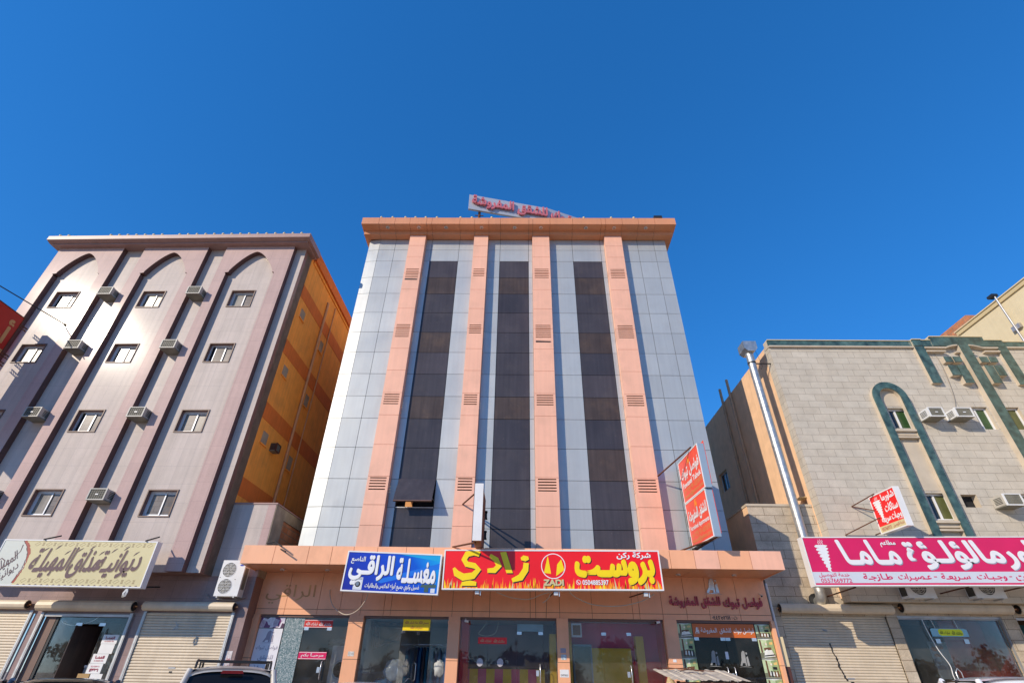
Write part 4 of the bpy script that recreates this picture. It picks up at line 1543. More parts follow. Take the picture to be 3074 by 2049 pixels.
q.quad((a, YR + .21, .14), (a, 4.0, .14), (a, 4.0, 3.4), (a, YR + .21, 3.4), mat('bluish_wall', (0.05, 0.07, 0.11), 0.6, var=0.2))
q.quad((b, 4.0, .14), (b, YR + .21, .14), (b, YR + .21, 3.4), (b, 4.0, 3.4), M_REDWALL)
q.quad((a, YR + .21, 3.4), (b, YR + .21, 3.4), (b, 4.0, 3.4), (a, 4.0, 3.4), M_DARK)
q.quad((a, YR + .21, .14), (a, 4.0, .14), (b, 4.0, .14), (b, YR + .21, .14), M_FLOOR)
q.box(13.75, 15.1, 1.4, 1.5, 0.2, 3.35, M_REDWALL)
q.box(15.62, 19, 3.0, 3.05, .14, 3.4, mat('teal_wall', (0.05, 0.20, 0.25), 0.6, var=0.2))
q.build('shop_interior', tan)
q = MB()
q.box(11.93, 15.14, YR + .12, YR + .18, 3.30, 3.38, M_RAIL)
fr = q.build('shop_window', tan)
for x0, x1, z0, z1 in ((11.95, 12.90, .14, 3.29), (12.91, 13.95, 2.74, 3.29), (13.96, 15.12, .14, 3.29)):
    p = MB()
    p.box(x0, x1, YR + .14, YR + .148, z0, z1, M_GLASS)
    p.build('glass_pane', fr)
p = MB()
p.box(12.915, 13.945, YR + .14, YR + .148, .16, 2.73, M_GLASS)
do = p.build('door', fr)
p = MB()
p.tube([(13.12, YR + .135, 1.35), (13.12, YR + .08, 1.38), (13.12, YR + .08, 1.92), (13.2, YR + .08, 2.02), (13.28, YR + .08, 1.92), (13.28, YR + .08, 1.38), (13.28, YR + .135, 1.35)], .014, M_SILVER, 8)
p.build('handle', do)
for xx in (12.93, 13.80):
    p = MB()
    p.box(xx, xx + .14, YR + .12, YR + .135, 2.66, 2.78, M_SILVER)
    p.build('clamp', do)

# ------------------------------------------------------------------ cream building far right with brick stair room
far = thing('cream_building', 'tall plain cream rendered building rising behind the tan stone roof', 'building', (23, 0, 0))
mb = MB()
mb.box(23.0, 34, -6, 4.25, 0, 16.75, M_CREAM)
mb.build('wall', far)
mb = MB()
mb.box(22.93, 34, -6.05, 4.32, 16.752, 16.95, M_CREAMTRIM)
mb.box(22.88, 34, -6.1, 4.36, 16.952, 17.0, M_CREAM)
mb.build('parapet', far)
mb = MB()
mb.box(23.12, 27, 3.52, 9, 17.002, 17.52, M_RBRICK)
mb.box(23.12, 27, 4.38, 9, 10, 17.0, M_RBRICK)
for k in range(6):
    mb.box(23.12, 23.3, 3.10 + k * .07, 3.10 + (k + 1) * .07, 17.001, 17.08 + k * .07, M_RBRICK)
mb.build('brick_room', far)
mast = thing('metal_mast', 'thin white metal mast with a floodlight fixed to the cream wall', 'mast', (22.85, 1.5, 13))
mb = MB()
mb.tube([(22.84, 1.5, 12.6), (22.84, 1.5, 17.15)], 0.04, M_RAIL, 8)
mb.build('pole', mast)
mb = MB()
mb.box(22.70, 22.98, 1.44, 1.75, 17.12, 17.25, M_BLACK)
mb.tube([(22.84, 1.5, 17.1), (22.84, 1.6, 17.2)], 0.03, M_BLACK, 6)
mb.build('floodlight', mast)
mb = MB()
mb.box(22.86, 22.995, 1.30, 1.72, 15.2, 15.42, M_RAIL)
mb.build('bracket', mast)


# ------------------------------------------------------------------ window air conditioners
def window_ac(loc, label, rot=0.0, dark=M_ACGRILLE, case=M_ACCASE, group=None, w=0.56, h=0.36, d=0.52, frame=None, badge=False):
    t = thing('window_air_conditioner', label, 'air conditioner', loc, (0, 0, rot), group)
    b = MB()
    y0 = -d
    b.box(-w / 2, w / 2, y0 + .03, 0.2, 0.03, h, case)
    for e in ((-w / 2 - .012, w / 2 + .012, 0.0, .035), (-w / 2 - .012, w / 2 + .012, h - .02, h + .012), (-w / 2 - .012, -w / 2 + .03, .035, h - .02), (w / 2 - .03, w / 2 + .012, .035, h - .02)):
        b.box(e[0], e[1], y0 - .02, y0 + .029, e[2], e[3], frame or M_ACFRAME)
    b.build('casing', t, True)
    b = MB()
    b.box(-w / 2 + .03, w / 2 - .03, y0 + .002, y0 + .02, .04, h - .025, dark)
    nx = 7
    for i in range(1, nx):
        x = -w / 2 + .03 + (w - .06) * i / nx
        b.box(x - .004, x + .004, y0 - .012, y0 + .001, .04, h - .025, M_ACFIN)
    for i in range(1, 5):
        z = .04 + (h - .065) * i / 5
        b.box(-w / 2 + .03, w / 2 - .03, y0 - .008, y0 + .0015, z - .004, z + .004, M_ACFIN)
    if badge:
        b.box(-.05, .05, y0 - .02, y0 - .013, h / 2 - .018, h / 2 + .018, M_ACWHITE)
    b.build('grille', t, True)
    b = MB()
    for s in (-1, 1):
        for k in range(5):
            z = .10 + k * .045
            b.box(*sorted((s * w / 2, s * (w / 2 + .006))), -d * .75, -d * .15, z, z + .02, M_ACGRILLE)
    b.build('side_louvre', t, True)
    b = MB()
    b.box(-w / 2 - .02, w / 2 + .02, y0 + .04, 0.19, -0.005, .028, M_ACFIN)
    b.build('tray', t, True)
    return t


G = 'window air conditioners on the pink stone building'
acz = [14.58, 11.91, 9.03, 6.13]
names = ['top', 'second', 'third', 'lowest']
cosr, sinr = math.cos(R(-1)), math.sin(R(-1))
for ui, (u, side) in enumerate(((-8.34, 'left'), (-4.57, 'right'))):
    for k, z in enumerate(acz):
        if ui == 0 and k == 3:
            lab = 'beige window air conditioner cut by the picture edge, lowest in the left groove'
        else:
            lab = 'beige window air conditioner in the %s groove of the pink facade, %s from the roof' % (side, ['first', 'second', 'third', 'fourth'][k])
        window_ac((-8.9 + u * cosr - BACK * sinr, u * sinr + BACK * cosr, z), lab, R(-1), group=G, badge=k >= 2)
window_ac((15.46, 0.0, 9.80), 'pale window air conditioner just right of the green arch', 0, M_ACFIN, M_ACWHITE, 'window air conditioners on the tan stone building', 0.54, 0.36, 0.5, M_ACWHITE, True)
window_ac((16.48, 0.0, 9.80), 'pale window air conditioner covering the edge of a green window', 0, M_ACFIN, M_ACWHITE, 'window air conditioners on the tan stone building', 0.6, 0.36, 0.5, M_ACWHITE, True)
window_ac((16.56, 0.0, 6.58), 'yellowish window air conditioner above the magenta sign, right of a square hole', 0, M_ACFIN, M_ACCASE, 'window air conditioners on the tan stone building', 0.58, 0.38, 0.5, M_ACWHITE)
t = window_ac((0, 0, 0), 'small rusty brown air conditioner on the orange side wall', R(90), M_BRFRAME, M_RUST, None, 0.34, 0.30, 0.26, M_RUST)
t.location = (-9.6, 0.85, 8.72)


def split_ac(loc, label, fans, w, h, d=0.34, rot=0.0, group=None, logo=False):
    t = thing('outdoor_air_conditioner', label, 'air conditioner', loc, (0, 0, rot), group)
    b = MB()
    b.box(-w / 2, w / 2, -d, 0, 0, h, M_ACWHITE)
    b.build('casing', t, True)
    P = Plane((0, -d, 0))
    for (fx, fz, fr_) in fans:
        b = MB()
        disc(b, P, fx, fz, fr_, fr_, M_ACGRILLE, .003, 28)
        for k in range(6):
            a = k * math.pi / 3 + .2
            flat(b, P, [(fx, fz), (fx + fr_ * .85 * math.cos(a), fz + fr_ * .85 * math.sin(a)), (fx + fr_ * .8 * math.cos(a + .5), fz + fr_ * .8 * math.sin(a + .5))], M_ACFIN, .005)
        for rr in (.25, .45, .65, .83, 1.0):
            stroke(b, P, ring_pts(fx, fz, fr_ * rr, fr_ * rr, 28), .008, M_ACWHITE, .012, True)
        for k in range(5):
            o = fr_ * (-.8 + .4 * k)
            hh = math.sqrt(max(0, fr_ ** 2 - o ** 2))
            rect(b, P, fx - hh, fx + hh, fz + o - .004, fz + o + .004, M_ACWHITE, .013)
        b.build('fan_grille', t, True)
    b = MB()
    b.box(w / 2 + .001, w / 2 + .006, -d * .8, -d * .2, h * .2, h * .8, M_ACFIN)
    b.box(-w / 2 - .006, -w / 2 - .001, -d * .9, -d * .1, h * .1, h * .9, M_ACGRILLE)
    b.build('side_coil', t, True)
    b = MB()
    for s in (-1, 1):
        b.box(s * w * .35 - .02, s * w * .35 + .02, -d, .02, -.04, -.002, M_RAIL)
    b.build('bracket', t, True)
    if logo:
        b = MB()
        disc(b, P, w * .36, h * .86, .07, .024, mat('logo_blue', srgb(40, 60, 170), .4), .003, 18)
        b.build('badge', t, True)
        b = MB()
        rect(b, P, w * .20, w * .24, h * .45, h * .47, M_BLACK, .003)
        rect(b, P, -w * .46, -w * .42, h * .5, h * .52, M_BLACK, .003)
        b.build('vent_hole', t, True)
    return t


split_ac((-8.79, -0.52, 3.53), 'tall white outdoor air conditioner with two stacked fans beside the peach canopy', [(-.10, .73, .2), (-.10, .27, .2)], 0.72, 1.0, logo=True)
split_ac((12.36, -0.01, 3.79), 'white outdoor air conditioner with black side and spoked fan under the magenta sign', [(-.05, .33, .25)], 0.85, 0.62, .36, group='outdoor units under the magenta sign')
split_ac((14.45, -0.01, 3.81), 'dusty outdoor air conditioner under the magenta sign, further right', [(-.05, .33, .25)], 0.9, 0.62, .36, group='outdoor units under the magenta sign')

# ------------------------------------------------------------------ pipes, flue
t = thing('exhaust_flue', 'tall shiny galvanised exhaust flue with a square cap on the stone building', 'flue', (9.58, 0.22, 3.7))
b = MB()
zz = [4.0, 5.9, 7.05, 7.45, 8.9, 10.5, 11.9, 12.55, 12.95]
for z0, z1 in zip(zz[:-1], zz[1:]):
    b.tube([(9.58, .22, z0 + .004), (9.58, .22, z1 - .004)], 0.152, M_GALV, 20, False)
    b.tube([(9.58, .22, z1 - .03), (9.58, .22, z1 + .03)], 0.158, M_GALV, 20, False)
b.build('pipe', t)
b = MB()
b.prism([(-.14, 12.93), (.14, 12.93), (.27, 13.06), (.27, 13.40), (-.27, 13.40), (-.27, 13.06)], lambda a, c, d: (9.58 + a, d, c), -.07, .5, M_GALV)
b.build('cap', t)
b = MB()
b.tube([(9.58, .22, 4.02), (9.58, .23, 3.88), (9.585, .32, 3.78), (9.59, .5, 3.74)], 0.152, M_GALV, 16)
b.prism_xz(ring_pts(9.56, 3.80, .26, .20, 12), .485, .498, M_BLACK)
b.build('elbow', t)
b = MB()
b.tube([(9.58, .22, 12.44), (9.58, .22, 12.50)], 0.165, M_BLACK, 20)
b.box(9.70, 10.36, .20, .24, 12.45, 12.49, M_BLACK)
b.build('clamp', t)
b = MB()
b.tube([(9.86, .2, 13.1), (9.95, .25, 12.8), (10.02, .3, 12.4), (9.9, .22, 12.2), (9.8, .2, 12.45)], .006, M_BCABLE, 5)
b.build('wire', t)
for y, z1, z0, lab in ((5.22, 13.98, 6.9, 'tan vent pipe on the shaded side wall, the one nearer the grey clad building'), (4.24, 13.98, 6.9, 'tan vent pipe on the shaded side wall, the one nearer the shiny flue')):
    t = thing('vent_pipe', lab, 'pipe', (10.25, y, z0), group='vent pipes on the tan side wall')
    b = MB()
    b.tube([(10.25, y, z0), (10.25, y, z1)], .065, M_PIPE, 10)
    b.build('pipe', t)
    for z in (8.2, 10.3, 12.6):
        b = MB()
        b.tube([(10.25, y, z), (10.25, y, z + .09)], .08, M_PIPE, 10)
        b.build('collar', t)
t = thing('drain_pipe', 'white plastic drain pipe running down beside the cream shutter and peach pier', 'pipe', (8.02, .42, .2))
b = MB()
b.tube([(8.02, .42, .2), (8.02, .42, 4.25)], .045, M_WHITE, 10)
b.build('pipe', t)
b = MB()
b.box(7.97, 8.12, .38, .48, 1.98, 2.05, M_RUST)
b.build('clip', t)
b = MB()
b.tube([(7.92, .40, 3.55), (7.86, .40, 4.3)], .02, M_RUST, 6)
b.tube([(7.92, .40, 3.55), (8.0, .46, 3.55)], .03, M_RUST, 6)
b.build('stay', t)
for y, z1, z0, r_, lab in ((2.02, 16.9, 6.5, .06, 'thicker orange drain pipe on the orange side wall'), (2.95, 17.3, 6.6, .03, 'thin orange conduit on the orange side wall')):
    t = thing('drain_pipe', lab, 'pipe', (-9.5, y, z0))
    b = MB()
    b.tube([(-9.62, y, z1 + .05), (-9.50, y, z1), (-9.50, y, z1 - .1), (-9.50, y, z0)], r_, M_OPIPE, 8)
    b.build('pipe', t)
    for z in (14.6, 11.9, 9.0):
        b = MB()
        b.tube([(-9.50, y, z), (-9.50, y, z + .1)], r_ * 1.25, M_OPIPE, 8)
        b.box(-9.6, -9.5, y - .03, y + .03, z + .03, z + .06, M_OPIPE)
        b.build('collar', t)

# ------------------------------------------------------------------ roof lamps, floodlight
def globe(x, y, z, lab, grp):
    t = thing('globe_lamp', lab, 'lamp', (x, y, z), group=grp)
    b = MB()
    b.sphere((0, 0, .09), .06, M_BALL, 12, 8)
    b.build('globe', t, True)
    b = MB()
    b.tube([(0, 0, 0), (0, 0, .045)], .03, M_BRFRAME, 8)
    b.build('socket', t, True)


for x in (-6.75, -6.2, -5.57, -5.08, -4.58, -4.04, -2.89, -2.34, -1.38, 3.08, 4.4, 5.49):
    globe(x, -0.68, 20.03, 'small cream globe lamp on top of the orange cornice of the grey clad building', 'globe lamps along the orange cornice')
for u in [-11.9, -11.5] + [-9.55 + .395 * i for i in range(7)] + [-6.38 + .397 * i for i in range(15)]:
    globe(-8.9 + u * cosr + 1.72 * sinr, u * sinr - 1.72 * cosr, 17.87, 'small cream globe lamp on the roof edge of the pink stone building', 'globe lamps along the pink roof edge')
t = thing('floodlight', 'black floodlight at the right end of the orange cornice', 'lamp', (6.65, -.6, 20.03))
b = MB()
b.prism_yz([(-.72, 20.10), (-.68, 20.30), (-.52, 20.27), (-.55, 20.10)], 6.48, 6.86, M_BLACK)
b.build('housing', t)
b = MB()
b.tube([(6.45, -.6, 20.03), (6.45, -.6, 20.2)], .015, M_BLACK, 6)
b.tube([(6.89, -.6, 20.03), (6.89, -.6, 20.2)], .015, M_BLACK, 6)
b.build('yoke', t)


# ------------------------------------------------------------------ signs
def panel_body(t, P, w, h, d, side, face, frame=M_WHITE, fw=.035, name='cabinet'):
    """shallow light box: face towards n at depth 0, body behind it"""
    b = MB()
    fn = lambda a, c, e: P(a, c, e)
    b.prism([(0, 0), (w, 0), (w, h), (0, h)], fn, -d, -.012, side)
    b.prism([(fw, fw), (w - fw, fw), (w - fw, h - fw), (fw, h - fw)], fn, -.0118, 0.0, face)
    bo = b.build(name, t)
    b = MB()
    for a0, a1, c0, c1 in ((0, w, 0, fw), (0, w, h - fw, h), (0, fw, fw, h - fw), (w - fw, w, fw, h - fw)):
        b.prism([(a0, c0), (a1, c0), (a1, c1), (a0, c1)], fn, -.0115, .012, frame)
    b.build('frame', t)
    return bo


def rods(t, segs, r=.018, mt=None, name='bracket'):
    b = MB()
    for s in segs:
        b.tube(s, r, mt or M_RUST, 6)
        if name != 'wire_frame':
            b.build(name, t)
            b = MB()
    return b.build(name, t) if b.v else None


# blue laundry sign (hangs slightly crooked)
t = thing('shop_sign', 'blue laundry sign box with white Arabic lettering and a washing machine picture', 'sign', (-4.97, -2.05, 3.55))
ro_ = R(-1.6)
P = Plane((-4.97, -2.05, 3.56), (math.cos(ro_), 0, math.sin(ro_)), (-math.sin(ro_), 0, math.cos(ro_)))
panel_body(t, P, 2.74, 1.06, .18, M_WHITE, M_BLUEPRINT)
b = MB()
flat(b, P, [(.9, .30), (2.70, .82), (2.70, .66), (1.1, .24)], mat('print_sky_blue', srgb(20, 110, 215), .35, var=.02), .0015)
flat(b, P, [(1.5, 1.02), (2.70, 1.02), (2.70, .86)], mat('print_cyan', srgb(20, 160, 215), .35, var=.02), .0016)
b.build('streak', t)
letter(t, P, 'الناصع', .14, .55, .72, .92, M_PWHITE, bold=.022, lift=.006)
letter(t, P, 'مغسـلـة', 1.505, 2.62, .27, .93, M_PWHITE, bold=.042, lift=.006, under=(.015, -.014, M_PBLACK))
letter(t, P, 'الراقـي', .13, 1.40, .17, .97, M_PWHITE, bold=.042, lift=.006, under=(.015, -.014, M_PBLACK))
letter(t, P, 'غسيل وكوي جميع أنواع الملابس والبطانيات', .66, 2.20, .06, .27, M_PWHITE, bold=.022, lift=.006)
b = MB()
rect(b, P, .33, .58, .05, .37, M_PGREY, .004)
rect(b, P, .35, .56, .31, .35, mat('panel_grey', (.35, .37, .4), .4), .006)
disc(b, P, .455, .19, .10, .10, M_PWHITE, .006)
disc(b, P, .455, .19, .075, .075, M_PBLACK, .008)
disc(b, P, .445, .20, .045, .05, mat('drum_grey', (.2, .24, .3), .2), .010)
b.build('washer_picture', t)
b = MB()
flat(b, P, [(2.27, .30), (2.30, .35), (2.60, .35), (2.64, .30)], M_PGREY, .004)
flat(b, P, [(2.22, .18), (2.25, .25), (2.66, .26), (2.66, .18)], mat('press_green', (.04, .09, .08), .5), .004)
rect(b, P, 2.34, 2.46, .06, .18, mat('press_green', (.04, .09, .08), .5), .004)
rect(b, P, 2.52, 2.64, .05, .16, M_PGREY, .004)
b.build('press_picture', t)
rods(t, [[(-4.0, -1.9, 3.55), (-3.9, -1.2, 3.9), (-3.9, 0, 3.9)], [(-2.7, -1.9, 3.5), (-2.7, 0, 3.9)]])

# red fried chicken sign; the cartoon mascot inside the ring is left out
t = thing('shop_sign', 'long red sign box with big yellow Arabic lettering and flames', 'sign', (0.97, -2.1, 3.64))
P = Plane((-2.13, -2.1, 3.62), (1, 0, .007), (-.002, 0, 1))
SWd, SH = 6.18, 1.05
panel_body(t, P, SWd, SH, .22, M_WHITE, M_SRED)
b = MB()
rnd = random.Random(3)
for k in range(230):
    x = rnd.uniform(.06, SWd - .06)
    h = rnd.uniform(.06, .30) * (1.0 if rnd.random() > .35 else .55)
    w_ = rnd.uniform(.012, .03)
    lean = rnd.uniform(-.03, .04)
    flat(b, P, [(x - w_, .037), (x + w_, .037), (min(x + w_ * .6 + lean * .4, SWd - .04), .037 + h * .5), (max(.04, min(x + lean, SWd - .04)), .037 + h)], M_YEL2 if rnd.random() < .6 else (M_YEL if rnd.random() < .6 else M_PCREAM), .0012 + (k % 9) * .0002)
b.build('flame_print', t)
b = MB()
# bold word, set by pen strokes like the original's heavy brush letters
dk = [(.025, -.03, M_PBLACK, .0035), (.0, .0, M_YEL, .008)]
for dx, dz, mt_, lf in dk:
    o = lambda pts: [(x + dx, z + dz) for x, z in pts]
    stroke(b, P, o([(1.02, .92), (.86, .98), (.66, .93), (.58, .78), (.66, .66), (.88, .62), (1.00, .52), (.86, .36), (.58, .32), (.38, .42), (.30, .56)]), [.13, .17, .17, .16, .15, .15, .16, .18, .19, .17, .07], mt_, lf)
    flat(b, P, o([(.54, .10), (.56, .20), (.78, .24), (.96, .20), (.96, .10)]), mt_, lf)
    stroke(b, P, o([(1.32, .90), (1.50, .78), (1.58, .62), (1.46, .50), (1.26, .49)]), [.09, .15, .17, .15, .11], mt_, lf)
    flat(b, P, o([(1.61, 1.00 - .02), (1.78, 1.0), (1.98, .43), (1.80, .43)]), mt_, lf)
    stroke(b, P, o([(2.36, .70), (2.34, .52), (2.20, .32), (1.96, .24)]), [.15, .17, .18, .10], mt_, lf)
    flat(b, P, o([(2.20, .84), (2.28, .90), (2.42, .87), (2.44, .79), (2.34, .74), (2.22, .77)]), mt_, lf)
b.build('brush_lettering', t)
letter(t, P, 'بروسـت', 3.73, 6.0, .13, .90, M_YEL, bold=.062, lift=.008, under=(.022, -.022, M_PBLACK))
letter(t, P, 'شركة ركن', 4.95, 5.93, .80, 1.0, M_PWHITE, bold=.035, lift=.014)
letter(t, P, '0504885397', 3.93, 4.66, .135, .262, M_PWHITE, ar=False, bold=.03, lift=.014)
letter(t, P, 'ZADI', 2.84, 3.41, .11, .275, M_PCREAM, ar=False, bold=.055, lift=.014, under=(.02, -.014, M_PBLACK))
b = MB()
stroke(b, P, ring_pts(3.82, .20, .06, .06, 20), .012, M_PWHITE, .012, True)
stroke(b, P, [(3.79, .235), (3.80, .20), (3.83, .175), (3.855, .17)], .02, M_PWHITE, .0125)
b.build('phone_symbol', t)
b = MB()
disc(b, P, 3.13, .62, .33, .32, M_SRED, .0042, 36)
flat(b, P, [(2.86, .44), (2.98, .90), (3.06, .42)], M_YEL, .0046)
flat(b, P, [(3.20, .36), (3.44, .52), (3.36, .80), (3.24, .66)], M_YEL, .0046)
stroke(b, P, ring_pts(3.13, .62, .335, .325, 36), .022, M_PWHITE, .0054, True)
b.build('emblem', t)
rods(t, [[(-1.2, -2.0, 3.6), (-1.2, 0, 3.75)], [(1.0, -2.0, 3.6), (1.0, 0, 3.75)], [(3.5, -2.0, 3.62), (3.5, 0, 3.75)]])
b = MB()
for x in (-1.15, 1.05, 3.55):
    b.box(x - .05, x + .06, -2.02, -1.9, 3.53, 3.62, M_WFRAME)
    b.tube([(x + .1, -2.0, 3.62), (x + .1, -2.0, 3.5)], .015, M_SILVER, 6)
b.build('fixing', t)

# cream restaurant sign
t = thing('shop_sign', 'cream sign box with brown calligraphy and a diamond border below the pink facade', 'sign', (-12.95, -2.0, 3.6))
P = Plane((-15.25, -2.0, 3.59), (1, 0, -.004))
panel_body(t, P, 4.60, 1.245, .22, M_WHITE, M_PCREAM, M_WHITE, .03)
b = MB()
arc = [(.62, 1.21), (.80, 1.05), (.92, .85), (.97, .62), (.97, .45), (.93, .25), (.86, .034)]
flat(b, P, [(.034, .034)] + [(.86, .034), (.93, .25), (.97, .45), (.97, .62), (.92, .85), (.80, 1.05), (.62, 1.21)] + [(.034, 1.21)], M_PCREAM2, .001)
jit = random.Random(5)
stroke(b, P, [(x + jit.uniform(-.012, .012), z) for x, z in [(arc[i][0] + (arc[i + 1][0] - arc[i][0]) * k / 5, arc[i][1] + (arc[i + 1][1] - arc[i][1]) * k / 5) for i in range(6) for k in range(5)]], [.05 + .03 * math.sin(i * .25) + jit.uniform(-.012, .02) for i in range(30)], M_PARC, .002)
stroke(b, P, [(x - .04 + jit.uniform(-.01, .01), z) for x, z in [(arc[i][0] + (arc[i + 1][0] - arc[i][0]) * k / 5, arc[i][1] + (arc[i + 1][1] - arc[i][1]) * k / 5) for i in range(6) for k in range(5)]], [.022 + jit.uniform(-.01, .012) for i in range(30)], M_PBROWN, .003)
for zc, xs in ((1.125, 1.05), (.15, 1.15)):
    x = xs
    k = 0
    while x < 4.45:
        stroke(b, P, [(x - .085, zc - .015), (x + .015, zc + .055), (x + .085, zc + .015), (x - .015, zc - .055)], .012, M_PLINE, .002, True)
        xx = x + .17
        if xx < 4.45:
            rect(b, P, xx - .035, xx + .035, zc + .032, zc + .047, M_PLINE, .002)
            rect(b, P, xx - .035, xx + .035, zc - .047, zc - .032, M_PLINE, .002)
            rect(b, P, xx - .022, xx - .008, zc - .032, zc + .032, M_PLINE, .002)
            rect(b, P, xx + .008, xx + .022, zc - .032, zc + .032, M_PLINE, .002)
        x += .335
    b.build('border_print', t)
    b = MB()
x = 1.0
while x < 4.5:
    flat(b, P, [(x, .034), (x + .05, .062), (x + .10, .034)], M_PBROWN, .002)
    x += .17
b.build('edge_print', t)
M_SHT = mat('print_shadow_tan', srgb(170, 150, 110), .4)
for txt, a0, a1, c0, c1 in (('ديوانيـة', 3.04, 4.32, .24, 1.0), ('مذاق', 2.26, 3.14, .24, 1.0), ('المهيلـة', 1.10, 2.36, .22, 1.04)):
    letter(t, P, txt, a0, a1, c0, c1, M_PBROWN, bold=.026, shear=.42, lift=.006, rot=.05, under=(.015, -.018, M_SHT))
b = MB()
for k in range(9):
    x = 1.3 + k * .34
    z = .90 + .08 * math.sin(k * 2.1)
    flat(b, P, [(x, z), (x + .06, z + .09), (x + .16, z + .14), (x + .08, z + .06)], M_PBROWN, .007)
b.build('accent_strokes', t)
letter(t, P, 'المهيلة', .12, .72, .45, .80, M_PBROWN, bold=.012, shear=.4, rot=.75)
letter(t, P, 'ديوانية', .30, .86, .22, .48, M_PBROWN, bold=.012, shear=.4, rot=.75)
b = MB()
stroke(b, P, [(.08, .62), (.20, .72), (.32, .66), (.36, .50), (.30, .34), (.16, .24), (.06, .26)], [.012, .03, .03, .03, .025, .02, .01], M_PBROWN, .004)
stroke(b, P, [(.62, 1.10), (.64, .92), (.56, .76), (.44, .66)], [.03, .022, .018, .008], M_PBROWN, .004)
b.build('emblem', t)
rods(t, [[(-14.05, -1.52, 5.05), (-14.05, -2.05, 4.83)], [(-11.0, -1.52, 5.05), (-11.0, -2.05, 4.82)], [(-14.0, -1.9, 3.6), (-14.0, -.5, 3.8)], [(-11.1, -1.9, 3.6), (-11.1, -.5, 3.8)]], .022, M_BLACK)
t2 = thing('cable_coil', 'small coil of white cable hanging under the cream sign', 'cable', (-11.06, -1.97, 3.56))
b = MB()
for k in range(3):
    b.tube([(-11.06 + .02 * k, -1.97, 3.56), (-11.12 + .02 * k, -1.97, 3.45), (-11.09 + .02 * k, -1.98, 3.34), (-11.04 + .02 * k, -1.98, 3.36), (-11.03 + .02 * k, -1.97, 3.48), (-11.06 + .02 * k, -1.97, 3.56)], .009, M_WHITE, 6)
b.build('coil', t2)

# magenta restaurant sign
t = thing('shop_sign', 'long magenta sign box with white Arabic lettering over the tan stone building', 'sign', (12.9, -1.3, 3.95))
P = Plane((8.68, -1.3, 3.94), (1, 0, .013))
W_ = 8.8
panel_body(t, P, W_, 1.375, .26, M_WHITE, M_SMAG, M_WHITE, .03)
b = MB()
rect(b, P, .031, W_ - .031, .085, .385, M_PGREY, .0012)
rect(b, P, .031, W_ - .031, .036, .075, M_SMAG, .0018)
rect(b, P, .031, W_ - .031, .031, .036, M_PWHITE, .0018)
b.build('print_band', t)


def shawarma(b, P, x, z, w, h, mt, lift=.004):
    """stacked meat on a spit with steam lines"""
    rnd = random.Random(11)
    n = 8
    for k in range(n):
        f = k / (n - 1)
        hw = w * .5 * (1 - .74 * f ** 1.2)
        zc = z + h * (.74 - .72 * f)
        hh = h * .062
        cx = x + w * .5 + w * .10 * (f - .3)
        flat(b, P, [(cx - hw, zc + hh * .2), (cx - hw * .72, zc + hh), (cx + hw * .3, zc + hh * 1.1), (cx + hw * .95, zc + hh * .7), (cx + hw * .6, zc - hh * .2), (cx + hw, zc - hh * .9), (cx, zc - hh * .8), (cx - hw * .85, zc - hh * .3)], mt, lift + .0002 * k)
    for k in range(3):
        xx = x + w * (.36 + .14 * k)
        stroke(b, P, [(xx, z + h * .82), (xx - w * .05, z + h * .87), (xx + w * .03, z + h * .93), (xx - w * .02, z + h * (1.0 if k == 1 else .97))], [w * .03, w * .05, w * .04, w * .01], mt, lift)
    rect(b, P, x + w * .56, x + w * .59, z - h * .03, z + h * .06, mt, lift)


b = MB()
shawarma(b, P, .33, .42, .42, .90, M_PWHITE)
b.build('meat_picture', t)
for txt, a0, a1, c0, c1, sh_ in (('مـامـا', .98, 2.80, .58, 1.29, -.28), ('لؤلـؤة', 2.98, 5.10, .44, 1.27, -.2), ('شاورما', 5.02, 7.75, .42, 1.27, -.25)):
    letter(t, P, txt, a0, a1, c0, c1, M_PWHITE, bold=.034, shear=sh_, lift=.008, under=(.02, -.022, M_SIDEBLUE))
letter(t, P, 'مطاعم', 2.33, 2.80, 1.07, 1.27, M_PWHITE, bold=.04, lift=.014)
for txt, a0, a1 in (('طـازجـة', 1.48, 2.34), ('عـصيـرات', 2.50, 3.47), ('سـريعـة', 3.76, 4.61), ('وجـبـات', 4.80, 5.67), ('سنـاكـات', 5.93, 6.95), ('شاورمـا', 7.2, 8.2)):
    letter(t, P, txt, a0, a1, .13, .345, M_SMAG, bold=.026, lift=.004)
for a0, a1 in ((3.55, 3.64), (5.75, 5.83), (7.02, 7.1)):
    b = MB()
    rect(b, P, a0, a1, .235, .26, M_SMAG, .005)
    b.build('dash', t)
letter(t, P, 'خدمة التوصيل', .20, 1.10, .23, .37, M_SMAG, bold=.014, lift=.004)
letter(t, P, '0557669772', .22, 1.12, .095, .21, M_SMAG, ar=False, bold=.012, lift=.004)
rods(t, [[(9.9, -1.2, 3.94), (9.9, .45, 3.9)], [(13.2, -1.2, 4.0), (13.2, .45, 3.95)], [(14.9, -1.2, 4.03), (14.9, .45, 3.98)], [(11.2, -1.2, 5.33), (11.0, -.02, 5.5)]], .02)

